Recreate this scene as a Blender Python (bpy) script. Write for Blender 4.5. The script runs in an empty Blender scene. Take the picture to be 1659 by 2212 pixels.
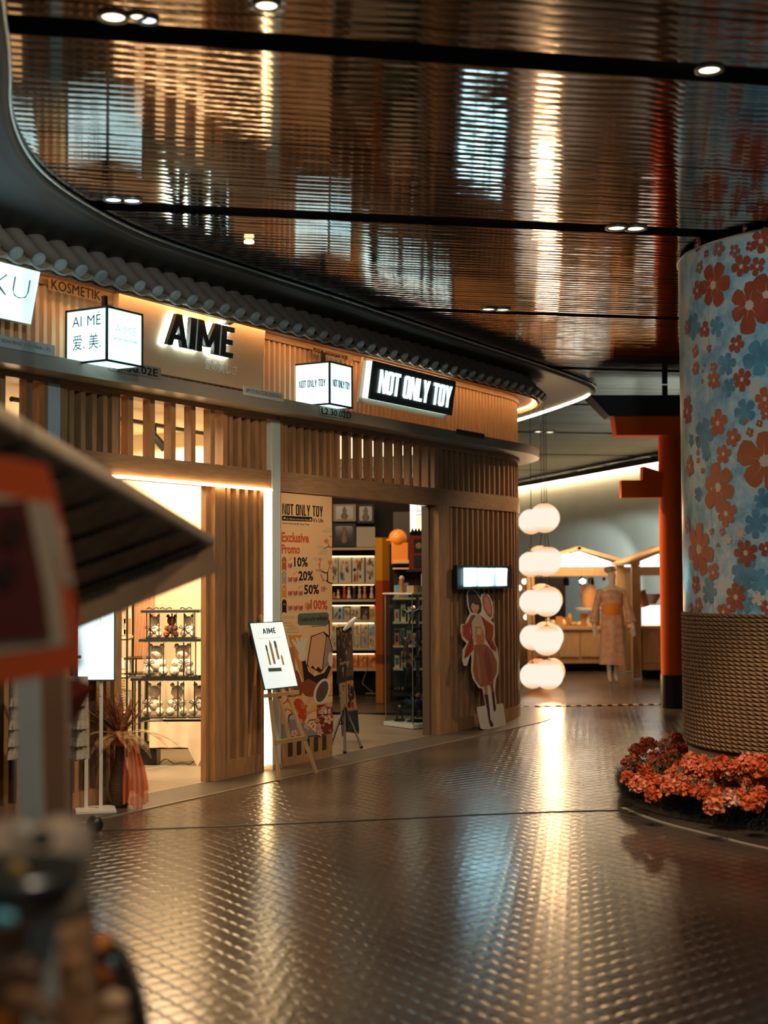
import bpy, bmesh, math, random
from math import sin, cos, pi, radians, sqrt, atan2, ceil
from mathutils import Vector, Matrix, noise
random.seed(7)
SC = bpy.context.scene
COL = SC.collection
V = Vector
F = 3072.0
# ------------------------------------------------------------------ camera
PITCH = radians(2.63); ROLL = radians(0.28)
CAM = V((0, 0, 1.6))
_f = V((0, cos(PITCH), sin(PITCH))); _u0 = V((0, -sin(PITCH), cos(PITCH))); _x = V((1, 0, 0))
_r = _x * cos(ROLL) - _u0 * sin(ROLL); _u = _x * sin(ROLL) + _u0 * cos(ROLL)
cd = bpy.data.cameras.new('camera'); cam = bpy.data.objects.new('camera', cd); COL.objects.link(cam)
cam.matrix_world = Matrix(((_r.x, _u.x, -_f.x, 0), (_r.y, _u.y, -_f.y, 0), (_r.z, _u.z, -_f.z, 1.6), (0, 0, 0, 1)))
cd.sensor_fit = 'VERTICAL'; cd.sensor_height = 36; cd.sensor_width = 27; cd.lens = 50; cd.clip_start = 0.05; cd.clip_end = 200
cd.dof.use_dof = True; cd.dof.focus_distance = 11.8; cd.dof.aperture_fstop = 1.5
SC.camera = cam
SC.cycles.transparent_max_bounces = 32; SC.cycles.max_bounces = 8; SC.cycles.caustics_reflective = False; SC.cycles.caustics_refractive = False; SC.cycles.sample_clamp_indirect = 6
def ray(px, py): return _f + _r * ((px - 829.5) / F) + _u * ((1106 - py) / F)
def at(px, py, Y):
    r = ray(px, py); return CAM + r * (Y / r.y)
def flo(px, py, z=0.0):
    r = ray(px, py); return CAM + r * ((z - 1.6) / r.z)
# ------------------------------------------------------------------ storefront coordinates: s along, d outward, z up
PA = V((-2.07, 10.1, 0)); UF = V((.505, .863, 0)).normalized(); NF = V((UF.y, -UF.x, 0))
A0 = atan2(UF.x, UF.y); S1 = 6.62; RC = 1.8
def fac(s, d, z):
    if s <= S1: p = PA + UF * s + NF * d
    else:
        a = A0 - (s - S1) / RC; c = PA + UF * S1 - NF * RC
        p = c + V((cos(a), -sin(a), 0)) * (RC + d)
    return V((p.x, p.y, z))
def facn(s):
    if s <= S1: return NF.copy(), UF.copy()
    a = A0 - (s - S1) / RC; return V((cos(a), -sin(a), 0)), V((sin(a), cos(a), 0))
def fpx(px, py=1247, d=0.0):
    r = ray(px, py); o = PA + NF * d
    t = (o - V((0, 0, 0))).dot(NF) / r.dot(NF); p = CAM + r * t
    return (p - PA).dot(UF), p.z
def sx(px, d=0.05, py=1247): return fpx(px, py, d)[0]
# ------------------------------------------------------------------ materials
MATS = {}
def nt(name):
    m = bpy.data.materials.new(name); m.use_nodes = True; t = m.node_tree; b = t.nodes['Principled BSDF']; return m, t, b
def mat(name, col, rough=.55, metal=0.0, emit=None, es=0.0, trans=0.0, var=0.0, vs=8.0, bump=0.0, bs=60.0, coat=0.0, sheen=0.0, alpha=1.0, stretch=None, col2=None):
    if name in MATS: return MATS[name]
    m, t, b = nt(name)
    b.inputs['Base Color'].default_value = (*col, 1); b.inputs['Roughness'].default_value = rough; b.inputs['Metallic'].default_value = metal
    b.inputs['Transmission Weight'].default_value = trans; b.inputs['Coat Weight'].default_value = coat; b.inputs['Sheen Weight'].default_value = sheen
    b.inputs['Alpha'].default_value = alpha
    if emit: b.inputs['Emission Color'].default_value = (*emit, 1); b.inputs['Emission Strength'].default_value = es
    if var or bump:
        tc = t.nodes.new('ShaderNodeTexCoord'); mp = t.nodes.new('ShaderNodeMapping'); t.links.new(tc.outputs['Object'], mp.inputs[0])
        if stretch: mp.inputs['Scale'].default_value = stretch
    if var:
        n = t.nodes.new('ShaderNodeTexNoise'); n.inputs['Scale'].default_value = vs; n.inputs['Detail'].default_value = 5
        t.links.new(mp.outputs[0], n.inputs['Vector'])
        r = t.nodes.new('ShaderNodeValToRGB'); c2 = col2 or tuple(c * (1 - var) for c in col)
        r.color_ramp.elements[0].position = .36; r.color_ramp.elements[1].position = .64
        r.color_ramp.elements[0].color = (*c2, 1); r.color_ramp.elements[1].color = (*col, 1)
        t.links.new(n.outputs['Fac'], r.inputs[0]); t.links.new(r.outputs[0], b.inputs['Base Color'])
    if bump:
        n = t.nodes.new('ShaderNodeTexNoise'); n.inputs['Scale'].default_value = bs; t.links.new(mp.outputs[0], n.inputs['Vector'])
        bp = t.nodes.new('ShaderNodeBump'); bp.inputs['Strength'].default_value = bump; bp.inputs['Distance'].default_value = .01
        t.links.new(n.outputs['Fac'], bp.inputs['Height']); t.links.new(bp.outputs[0], b.inputs['Normal'])
    MATS[name] = m; return m
def glow(name, col, st):
    return mat(name, (.8, .8, .8), .5, emit=col, es=st)
WOOD = mat('oak_wood', (.47, .25, .11), .5, var=.28, vs=6, stretch=(6, 6, .7), bump=.1, bs=40)
WOODL = mat('lintel_wood', (.38, .22, .11), .5, var=.25, vs=7, stretch=(.8, .8, 8), bump=.1, bs=40)
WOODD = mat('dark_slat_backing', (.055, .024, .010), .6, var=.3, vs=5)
PALE = mat('pale_post_paint', (.56, .66, .66), .5, var=.05, vs=3)
SHELF = mat('grey_ledge_paint', (.34, .30, .24), .45, var=.08, vs=3)
CREAM = mat('cream_plaster', (.82, .72, .55), .7)
PANEL = mat('brushed_sign_panel', (.62, .44, .27), .38, var=.08, vs=20, stretch=(1, 1, 8), metal=.25)
TILE = mat('clay_roof_tile', (.30, .225, .165), .65, bump=.25, bs=90)
CAP = mat('grey_tile_cap', (.50, .60, .58), .5)
BLACK = mat('black_metal', (.012, .014, .013), .4)
INK = mat('black_ink', (.012, .012, .012), .9); INK.node_tree.nodes['Principled BSDF'].inputs['Specular IOR Level'].default_value = .05
SOFF = mat('dark_soffit', (.035, .05, .052), .5)
STEEL = mat('brushed_steel', (.55, .56, .54), .25, metal=1)
COOL = glow('cool_lightbox', (.56, .88, .92), 1.55)
COOL2 = glow('cool_letters', (.70, .95, .93), 1.35)
HALO = glow('cool_halo_leds', (.7, 1.0, 1.0), 16)
WARMLED = glow('warm_led_strip', (1.0, .66, .32), 15)
WARMW = glow('warm_white_led', (1.0, .78, .48), 14)
WHITE = mat('white_paint', (.78, .76, .70), .5)
GREYT = mat('grey_print', (.42, .48, .47), .6)
def glass(name, tint, gl=.12, rough=.02):
    if name in MATS: return MATS[name]
    m = bpy.data.materials.new(name); m.use_nodes = True; t = m.node_tree; t.nodes.clear()
    o = t.nodes.new('ShaderNodeOutputMaterial'); a = t.nodes.new('ShaderNodeBsdfTransparent'); a.inputs[0].default_value = (*tint, 1)
    g = t.nodes.new('ShaderNodeBsdfGlossy'); g.inputs['Roughness'].default_value = rough
    fr = t.nodes.new('ShaderNodeLayerWeight'); fr.inputs[0].default_value = .5; pw = t.nodes.new('ShaderNodeMath'); pw.operation = 'POWER'; pw.inputs[1].default_value = 4.0
    mx = t.nodes.new('ShaderNodeMixShader'); ad = t.nodes.new('ShaderNodeMath'); ad.operation = 'MULTIPLY_ADD'; ad.inputs[1].default_value = .5; ad.inputs[2].default_value = gl * .25
    t.links.new(fr.outputs['Facing'], pw.inputs[0]); t.links.new(pw.outputs[0], ad.inputs[0]); t.links.new(ad.outputs[0], mx.inputs[0])
    t.links.new(a.outputs[0], mx.inputs[1]); t.links.new(g.outputs[0], mx.inputs[2]); t.links.new(mx.outputs[0], o.inputs[0])
    MATS[name] = m; return m
GLASS = glass('clear_glass', (.86, .92, .90)); ACRY = glass('clear_acrylic', (.95, .95, .93)); SMOKE = glass('smoked_plate', (.80, .72, .62), .06)
# ------------------------------------------------------------------ mesh builder
WL = {}
class MB:
    def __init__(self): self.v = []; self.f = []; self.k = []; self.sm = []
    def add(self, vs, fs, k=0, sm=False):
        o = len(self.v); self.v += [V(x) for x in vs]
        for f in fs: self.f.append([i + o for i in f]); self.k.append(k); self.sm.append(sm)
        return self
    def hexa(self, p, k=0):   # 0-3 bottom ring, 4-7 top ring
        return self.add(p, [(3, 2, 1, 0), (4, 5, 6, 7), (0, 1, 5, 4), (1, 2, 6, 5), (2, 3, 7, 6), (3, 0, 4, 7)], k)
    def box(self, c, size, rz=0.0, k=0, U=None, Vv=None, Ww=None):
        U = V((cos(rz), sin(rz), 0)) if U is None else U; Vv = V((-sin(rz), cos(rz), 0)) if Vv is None else Vv; Ww = V((0, 0, 1)) if Ww is None else Ww
        a, b, h = [x / 2 for x in size]; c = V(c)
        return self.hexa([c - U * a - Vv * b - Ww * h, c + U * a - Vv * b - Ww * h, c + U * a + Vv * b - Ww * h, c - U * a + Vv * b - Ww * h,
                          c - U * a - Vv * b + Ww * h, c + U * a - Vv * b + Ww * h, c + U * a + Vv * b + Ww * h, c - U * a + Vv * b + Ww * h], k)
    def fbox(self, s0, s1, d0, d1, z0, z1, k=0):
        n = 1 if s1 <= S1 else max(1, ceil((s1 - max(s0, S1)) / .1))
        if s0 < S1 < s1: self.fbox(s0, S1, d0, d1, z0, z1, k); s0 = S1
        for i in range(n):
            a = s0 + (s1 - s0) * i / n; b = s0 + (s1 - s0) * (i + 1) / n
            self.hexa([fac(a, d1, z0), fac(b, d1, z0), fac(b, d0, z0), fac(a, d0, z0), fac(a, d1, z1), fac(b, d1, z1), fac(b, d0, z1), fac(a, d0, z1)], k)
        return self
    def tube(self, pts, r, n=10, k=0, cap=True, sm=True, closed=False):
        pts = [V(p) for p in pts]; rs = r if isinstance(r, (list, tuple)) else [r] * len(pts); vs = []; N = len(pts); pu = None
        for i, p in enumerate(pts):
            a = pts[(i - 1) % N] if (closed or i) else pts[0]; b = pts[(i + 1) % N] if (closed or i < N - 1) else pts[-1]
            t = (b - a); t = t.normalized() if t.length > 1e-9 else V((0, 0, 1))
            if pu is None: pu = t.cross(V((0, 0, 1))); pu = pu.normalized() if pu.length > .05 else V((1, 0, 0))
            pu = (pu - t * pu.dot(t)).normalized(); w = t.cross(pu)
            for j in range(n): q = 2 * pi * j / n; vs.append(p + (pu * cos(q) + w * sin(q)) * rs[i])
        fs = [(i * n + j, i * n + (j + 1) % n, ((i + 1) % N) * n + (j + 1) % n, ((i + 1) % N) * n + j) for i in range(N if closed else N - 1) for j in range(n)]
        self.add(vs, fs, k, sm)
        if cap and not closed: self.add(vs[:n], [tuple(range(n))[::-1]], k); self.add(vs[-n:], [tuple(range(n))], k)
        return self
    def lathe(self, prof, c=(0, 0, 0), n=24, k=0, sm=True, axis=None, sq=(1, 1), cap=True):
        c = V(c); A = V(axis).normalized() if axis else V((0, 0, 1)); U = A.orthogonal().normalized() if axis else V((1, 0, 0)); W = A.cross(U)
        vs = [c + A * z + (U * cos(2 * pi * j / n) * sq[0] + W * sin(2 * pi * j / n) * sq[1]) * r for r, z in prof for j in range(n)]
        fs = [(i * n + j, i * n + (j + 1) % n, (i + 1) * n + (j + 1) % n, (i + 1) * n + j) for i in range(len(prof) - 1) for j in range(n)]
        self.add(vs, fs, k, sm)
        if not cap: return self
        if prof[0][0] > 1e-4: self.add(vs[:n], [tuple(range(n))[::-1]], k)
        if prof[-1][0] > 1e-4: self.add(vs[-n:], [tuple(range(n))], k)
        return self
    def ball(self, c, r, n=14, k=0, jit=0.0, sc=(1, 1, 1)):
        c = V(c); m = max(4, n // 2); vs = []
        for i in range(m + 1):
            th = pi * i / m
            for j in range(n):
                q = 2 * pi * j / n; d = V((sin(th) * cos(q), sin(th) * sin(q), cos(th)))
                rr = r * (1 + (jit * noise.noise(d * (5 if n < 30 else 11) + c * 31) if jit else 0)); vs.append(c + V((d.x * sc[0], d.y * sc[1], d.z * sc[2])) * rr)
        fs = [(i * n + j, (i + 1) * n + j, (i + 1) * n + (j + 1) % n, i * n + (j + 1) % n) for i in range(m) for j in range(n)]
        return self.add(vs, fs, k, True)
    def prism(self, poly, O, U, W, t, k=0):    # polygon in plane (U,W) at O, thickness t along U x W
        O = V(O); N = V(U).cross(V(W)).normalized(); n = len(poly)
        a = [O + U * x + W * y for x, y in poly]; b = [p + N * t for p in a]
        ar = sum(poly[i][0] * poly[(i + 1) % n][1] - poly[(i + 1) % n][0] * poly[i][1] for i in range(n))
        idx = list(range(n)) if ar > 0 else list(range(n))[::-1]
        fs = [tuple(i + n for i in idx), tuple(idx[::-1])]
        fs += [(idx[i], idx[(i + 1) % n], idx[(i + 1) % n] + n, idx[i] + n) for i in range(n)]
        return self.add(a + b, fs, k)
    def grid(self, fn, nu, nv, k=0, sm=True, t=0.0):
        vs = [V(fn(i / nu, j / nv)) for i in range(nu + 1) for j in range(nv + 1)]
        fs = [(i * (nv + 1) + j, (i + 1) * (nv + 1) + j, (i + 1) * (nv + 1) + j + 1, i * (nv + 1) + j + 1) for i in range(nu) for j in range(nv)]
        return self.add(vs, fs, k, sm)
    def build(self, name, mats, parent=None):
        mats = mats if isinstance(mats, (list, tuple)) else [mats]
        if parent is None:
            xs = [v.x for v in self.v]; ys = [v.y for v in self.v]; o = V(((min(xs) + max(xs)) / 2, (min(ys) + max(ys)) / 2, min(v.z for v in self.v)))
        else: o = WL[parent.name]
        me = bpy.data.meshes.new(name); me.from_pydata([tuple(v - o) for v in self.v], [], self.f)
        for m in mats: me.materials.append(m)
        me.polygons.foreach_set('material_index', self.k); me.polygons.foreach_set('use_smooth', self.sm); me.update()
        ob = bpy.data.objects.new(name, me); COL.objects.link(ob)
        if parent is None: ob.location = o
        else: ob.parent = parent
        WL[ob.name] = o; return ob
def tag(o, label, cat, group=None, kind=None):
    o['label'] = label; o['category'] = cat
    if group: o['group'] = group
    if kind: o['kind'] = kind
    return o
def thing(name, label, cat, loc=(0, 0, 0), group=None):
    o = bpy.data.objects.new(name, None); COL.objects.link(o); o.location = loc; o.empty_display_size = .1; WL[o.name] = V(loc)
    return tag(o, label, cat, group)
def struct(o): o['kind'] = 'structure'; return o
def copy_tree(o, loc=None, parent=None):
    c = o.copy(); COL.objects.link(c)
    if parent: c.parent = parent
    if loc is not None: c.location = loc; WL[c.name] = V(loc)
    else: WL[c.name] = WL[o.name]
    for ch in o.children: copy_tree(ch, None, c)
    return c
# ------------------------------------------------------------------ lettering
def text(m, s, O, U, W, h, w=None, t=.002, bold=0.0, k=0, align='L', shear=0):
    cu = bpy.data.curves.new('t', 'FONT'); cu.body = s; cu.size = 1; cu.offset = bold if 'M' not in s else min(bold, 0); cu.resolution_u = 2; cu.shear = shear
    ob = bpy.data.objects.new('t', cu); COL.objects.link(ob); dg = bpy.context.evaluated_depsgraph_get()
    me = bpy.data.meshes.new_from_object(ob.evaluated_get(dg))
    vs = [v.co.copy() for v in me.vertices]; fs = [tuple(p.vertices) for p in me.polygons]
    bpy.data.objects.remove(ob); bpy.data.curves.remove(cu); bpy.data.meshes.remove(me)
    if not vs: return m
    x0 = min(v.x for v in vs); x1 = max(v.x for v in vs); y0 = min(v.y for v in vs); y1 = max(v.y for v in vs)
    ky = h / (y1 - y0); kx = (w / (x1 - x0)) if w else ky
    N = V(U).cross(V(W)).normalized(); O = V(O); off = {'L': 0, 'C': -.5 * (x1 - x0) * kx, 'R': -(x1 - x0) * kx}[align]
    return m.add([O + U * ((v.x - x0) * kx + off) + W * ((v.y - y0) * ky) + N * t for v in vs], fs, k)
def qd(a, b, c, d): return [a, b, c, d]
def ring(w, h, tx, ty, ch):
    o = [(ch, 0), (w - ch, 0), (w, ch), (w, h - ch), (w - ch, h), (ch, h), (0, h - ch), (0, ch)]
    c2 = ch * .5; i = [(tx + c2, ty), (w - tx - c2, ty), (w - tx, ty + c2), (w - tx, h - ty - c2), (w - tx - c2, h - ty), (tx + c2, h - ty), (tx, h - ty - c2), (tx, ty + c2)]
    return [[o[a], o[(a + 1) % 8], i[(a + 1) % 8], i[a]] for a in range(8)]
def glyph(c, b=.17):   # condensed heavy block letters, height 1
    w = .46
    R = lambda x0, y0, x1, y1: [(x0, y0), (x1, y0), (x1, y1), (x0, y1)]
    if c == 'N': return .5, [R(0, 0, b * .85, 1), R(.5 - b * .85, 0, .5, 1), [(b * .5, 1), (b, 1), (.5 - b * .5, 0), (.5 - b, 0)]]
    if c == 'O': return w, ring(w, 1, b, .13, .1)
    if c == 'T': return .44, [R(0, .85, .44, 1), R(.22 - b / 2, 0, .22 + b / 2, .86)]
    if c == 'L': return .38, [R(0, 0, b, 1), R(b, 0, .38, .15)]
    if c == 'Y': return .5, [[(.25 - b / 2, 0), (.25 + b / 2, 0), (.25 + b / 2, .42), (.25 - b / 2, .42)], [(0, 1), (b, 1), (.25 + b / 2, .40), (.25 - b / 2, .40)], [(.5 - b, 1), (.5, 1), (.25 + b / 2, .40), (.25 - b / 2, .40)]]
    if c == 'A': return .62, [[(0, 0), (.16, 0), (.39, 1), (.23, 1)], [(.46, 0), (.62, 0), (.39, 1), (.23, 1)], R(.12, .2, .5, .36)]
    if c == 'I': return .19, [R(0, 0, .19, 1)]
    if c == 'M': return .72, [R(0, 0, .17, 1), R(.55, 0, .72, 1), [(0, 1), (.17, 1), (.43, .18), (.29, .18)], [(.55, 1), (.72, 1), (.43, .18), (.29, .18)]]
    if c == 'E': return .42, [R(0, 0, .17, 1), R(.17, .84, .42, 1), R(.17, .42, .38, .58), R(.17, 0, .42, .16)]
    if c == 'É': return .42, glyph('E')[1] + [[(.14, 1.05), (.26, 1.05), (.42, 1.19), (.24, 1.19)]]
    return .2, []
def block(m, s, O, U, W, h, w, t=.002, k=0, gap=.06, b=.17):
    gs = [glyph(c, b) for c in s]; tot = sum(g[0] for g in gs) + gap * (len(s) - 1); kx = w / tot; x = 0; n = 0
    N = V(U).cross(V(W)).normalized()
    for g in gs:
        for p in g[1]: n += 1; m.prism([((x + a) * kx, y * h) for a, y in p], V(O) + N * (n % 5) * min(.0002, t * .2), U, W, t, k)
        x += g[0] + gap
    return m
def light(kind, loc, e, col, target=None, size=.2, size_y=None, spot=60, blend=.6, name='lamp'):
    l = bpy.data.lights.new(name, kind); l.energy = e; l.color = col
    if kind == 'AREA':
        l.size = size
        if size_y: l.shape = 'RECTANGLE'; l.size_y = size_y
    elif kind == 'SPOT': l.spot_size = radians(spot); l.spot_blend = blend; l.shadow_soft_size = size
    else: l.shadow_soft_size = size
    o = bpy.data.objects.new(name, l); COL.objects.link(o); o.location = loc
    if target is not None: o.rotation_euler = (V(target) - V(loc)).to_track_quat('-Z', 'Y').to_euler()
    return o
ORD = ['leftmost', 'second from the left', 'third from the left', 'fourth from the left', 'fifth from the left', 'sixth from the left', 'seventh from the left', 'eighth from the left', 'ninth from the left', 'tenth from the left']
X = V((1, 0, 0)); Y = V((0, 1, 0)); Z = V((0, 0, 1))
# ================================================================== floor
def floor_mat():
    m, t, b = nt('stamped_fan_tile'); L = t.links.new
    def M(op, a, c=None, d=None):
        n = t.nodes.new('ShaderNodeMath'); n.operation = op
        for i, x in enumerate((a, c, d)):
            if x is None: continue
            if isinstance(x, (int, float)): n.inputs[i].default_value = x
            else: L(x, n.inputs[i])
        return n.outputs[0]
    tc = t.nodes.new('ShaderNodeTexCoord'); mp = t.nodes.new('ShaderNodeMapping'); L(tc.outputs['Object'], mp.inputs[0]); mp.inputs['Rotation'].default_value = (0, 0, radians(8))
    sp = t.nodes.new('ShaderNodeSeparateXYZ'); L(mp.outputs[0], sp.inputs[0])
    u = M('DIVIDE', sp.outputs[0], .13); v = M('DIVIDE', sp.outputs[1], .072)
    def fam(off, vo):
        fx = M('FRACT', M('ADD', u, off)); c = M('SUBTRACT', M('MULTIPLY', fx, 2.0), 1.0); c = M('SUBTRACT', 1.0, M('MULTIPLY', c, c))
        return M('FRACT', M('MULTIPLY', M('SUBTRACT', M('SUBTRACT', v, c), vo), .5))
    f1 = fam(0.0, 0.0); f2 = fam(.5, 1.0)
    g1 = M('ABSOLUTE', M('SUBTRACT', f1, .5)); g2 = M('ABSOLUTE', M('SUBTRACT', f2, .5))
    edge = M('MAXIMUM', g1, g2)                                   # .5 on a groove
    groove = M('SUBTRACT', 1.0, M('SMOOTH_MIN', M('MULTIPLY', M('MAXIMUM', M('SUBTRACT', edge, .43), 0.0), 14.0), 1.0, .1))
    dome = M('MULTIPLY', M('MINIMUM', f1, f2), .5)
    nz = t.nodes.new('ShaderNodeTexNoise'); nz.inputs['Scale'].default_value = 22; nz.inputs['Detail'].default_value = 4; L(tc.outputs['Object'], nz.inputs['Vector'])
    n2 = t.nodes.new('ShaderNodeTexNoise'); n2.inputs['Scale'].default_value = 1.1; n2.inputs['Detail'].default_value = 6; L(tc.outputs['Object'], n2.inputs['Vector'])
    h = M('ADD', M('MULTIPLY', groove, .9), M('ADD', dome, M('MULTIPLY', nz.outputs['Fac'], .6)))
    bp = t.nodes.new('ShaderNodeBump'); bp.inputs['Strength'].default_value = .3; bp.inputs['Distance'].default_value = .005; L(h, bp.inputs['Height']); L(bp.outputs[0], b.inputs['Normal'])
    r = t.nodes.new('ShaderNodeValToRGB'); r.color_ramp.elements[0].position = .35; r.color_ramp.elements[1].position = .7
    r.color_ramp.elements[0].color = (.066, .048, .033, 1); r.color_ramp.elements[1].color = (.125, .093, .065, 1); L(n2.outputs['Fac'], r.inputs[0])
    mx = t.nodes.new('ShaderNodeMix'); mx.data_type = 'RGBA'; L(groove, mx.inputs['Factor']); mx.inputs[6].default_value = (.03, .023, .016, 1); L(r.outputs[0], mx.inputs[7]); L(mx.outputs[2], b.inputs['Base Color'])
    rr = t.nodes.new('ShaderNodeMapRange'); L(n2.outputs['Fac'], rr.inputs[0]); rr.inputs[3].default_value = .15; rr.inputs[4].default_value = .27; L(rr.outputs[0], b.inputs['Roughness'])
    b.inputs['Specular IOR Level'].default_value = .65
    return m
def plane_poly(name, pts, z, m, th=.02):
    b = MB(); b.prism([(p[0], p[1]) for p in pts], V((0, 0, z - th)), X, Y, th); return b.build(name, m)
fl = struct(plane_poly('floor', [(-9, -1), (11, -1), (11, 42), (-9, 42)], 0, floor_mat(), .05))
APR = mat('grey_threshold_tile', (.105, .084, .062), .38, var=.15, vs=3)
INT = mat('interior_floor_tile', (.26, .21, .15), .33, var=.15, vs=2)
b = MB(); b.fbox(-3.2, 8.6, -.02, .42, 0.0005, .006)
struct(b.build('floor_threshold', APR))
b = MB()
b.fbox(-3.2, 8.0, -6.8, -.02, 0.0005, .005)
struct(b.build('floor_shop', INT))
b = MB()
for d in (-.01, .43): b.fbox(-3.2, 8.6, d - .006, d + .006, .001, .0075)
struct(b.build('trim_1', mat('brass_floor_line', (.7, .55, .34), .3, metal=.6)))
b = MB()      # interior tile joints
for d in (-.9, -1.8, -2.7, -3.6, -4.5): b.fbox(-3.2, 7.4, d - .005, d + .005, .001, .0062)
for i in range(9): s = -2.4 + i * 1.2; b.hexa([fac(s, -6, .001), fac(s + .01, -6, .001), fac(s + .01, -.03, .001), fac(s, -.03, .001), fac(s, -6, .0062), fac(s + .01, -6, .0062), fac(s + .01, -.03, .0062), fac(s, -.03, .0062)])
struct(b.build('trim_2', mat('pale_tile_joint', (.45, .38, .28), .5)))
def smooth_path(P, it=2):
    for _ in range(it):
        Q = [P[0]]
        for a, c in zip(P, P[1:]): Q += [(a[0] * .75 + c[0] * .25, a[1] * .75 + c[1] * .25), (a[0] * .25 + c[0] * .75, a[1] * .25 + c[1] * .75)]
        P = Q + [P[-1]]
    return P
def flr_line(name, pxs, w, m, z=.004):
    b = MB(); P = [flo(x, y) for x, y in pxs]; P = [V((*q, 0)) for q in smooth_path([(p.x, p.y) for p in P], 3)] if len(P) > 4 else P
    for a, c in zip(P, P[1:]):
        t = (c - a).normalized(); n = V((-t.y, t.x, 0)) * w / 2; e = [a - n, c - n, c + n, a + n]
        b.hexa([V((q.x, q.y, .0004)) for q in e] + [V((q.x, q.y, z)) for q in e])
    return struct(b.build(name, m))
JN = mat('dark_floor_joint', (.02, .016, .012), .6)
flr_line('trim_3', [(60, 1800), (420, 1788), (800, 1772), (1100, 1757), (1330, 1750), (1500, 1752)], .022, JN)
flr_line('trim_4', [(1345, 1745), (1420, 1775), (1520, 1800), (1659, 1835), (1760, 1850)], .03, mat('grey_edge_strip', (.35, .30, .24), .4))
b = MB()      # far hazard strip, alternating dashes
a = flo(1120, 1527); c = flo(1500, 1521); n = 34
for i in range(n):
    p = a + (c - a) * (i / n); q = a + (c - a) * ((i + 1) / n)
    b.hexa([V((p.x, p.y - .05, .001)), V((q.x, q.y - .05, .001)), V((q.x, q.y + .05, .001)), V((p.x, p.y + .05, .001)), V((p.x, p.y - .05, .007)), V((q.x, q.y - .05, .007)), V((q.x, q.y + .05, .007)), V((p.x, p.y + .05, .007))], i % 2)
tag(b.build('hazard_strip', [mat('hazard_yellow', (.75, .42, .12), .5), INK]), 'yellow and black dashed strip across the floor before the kiosks', 'floor strip')
# ================================================================== ceiling
CA = V((cos(radians(11.5)), sin(radians(11.5)), 0)); CB = V((-CA.y, CA.x, 0)); CZ = 3.95
TR = [y * CB.y for y in (3.2, 6.28, 9.26, 12.35, 15.56, 18.85, 22.6, 26.7, 30.7, 35.0)]
def ceil_mat():
    m, t, b = nt('bronze_ceiling_strip'); b.inputs['Metallic'].default_value = 1; b.inputs['Roughness'].default_value = .055
    tc = t.nodes.new('ShaderNodeTexCoord'); mp = t.nodes.new('ShaderNodeMapping'); t.links.new(tc.outputs['Object'], mp.inputs[0]); mp.inputs['Rotation'].default_value = (0, 0, -radians(11.5)); mp.inputs['Scale'].default_value = (.6, 26, 1)
    n = t.nodes.new('ShaderNodeTexNoise'); n.inputs['Scale'].default_value = 1.0; n.inputs['Detail'].default_value = 3; t.links.new(mp.outputs[0], n.inputs[0])
    r = t.nodes.new('ShaderNodeValToRGB'); r.color_ramp.elements[0].position = .3; r.color_ramp.elements[1].position = .7
    r.color_ramp.elements[0].color = (.13, .105, .09, 1); r.color_ramp.elements[1].color = (.44, .38, .34, 1); t.links.new(n.outputs[0], r.inputs[0]); t.links.new(r.outputs[0], b.inputs['Base Color'])
    bp = t.nodes.new('ShaderNodeBump'); bp.inputs['Strength'].default_value = .05; bp.inputs['Distance'].default_value = .01; t.links.new(n.outputs[0], bp.inputs['Height']); t.links.new(bp.outputs[0], b.inputs['Normal'])
    return m
rnd = random.Random(3)
b = MB(); y = 1.2; pitch = .085
while y < 40:
    near = [t for t in TR if y - .06 < t < y + pitch + .06]
    if near: y = near[0] + .075; continue
    w = pitch - (.008 if rnd.random() < .75 else .022); x0, x1 = -9, 13
    tl = rnd.gauss(0, .0045); N = 4; pr = []
    for j in range(N + 1):
        q = j / N; h = -.0007 * (1 - (2 * q - 1) ** 2); pr.append((y + w * q, CZ + h + tl * (q - .5) * w))
    vs = []
    for yy, zz in pr:
        for xx in (x0, x1): p = CA * xx + CB * yy; vs.append(V((p.x, p.y, zz)))
    b.add(vs, [(2 * j, 2 * j + 1, 2 * j + 3, 2 * j + 2) for j in range(N)], 0, True)
    y += pitch
struct(b.build('ceiling', ceil_mat()))
b = MB(); b.box((2, 20, CZ + .12), (26, 44, .1)); struct(b.build('ceiling_void', mat('void_black', (.004, .004, .004), .9)))
DLR = mat('downlight_ring', (.3, .28, .25), .4, metal=.6); DLE = glow('downlight_lens', (1.0, .86, .62), 3.0); DLC = glow('downlight_lens_cool', (.75, .95, 1), 3.0)
def downlight(px, py, lab, cool=False, r=.05, e=0):
    p = flo(px, py, CZ - .01)
    o = thing('downlight', lab, 'ceiling light', (p.x, p.y, CZ - .03), 'downlights in the ceiling tracks')
    MB().lathe([(r * 1.35, .012), (r * 1.35, 0), (r, 0), (r * .9, .012)], (p.x, p.y, CZ - .012), 18, cap=False).build('ring', DLR, o)
    MB().lathe([(0.0, 0), (r * .7, .002), (r, .006)], (p.x, p.y, CZ - .010), 18).build('lens', DLC if cool else DLE, o)
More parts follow.
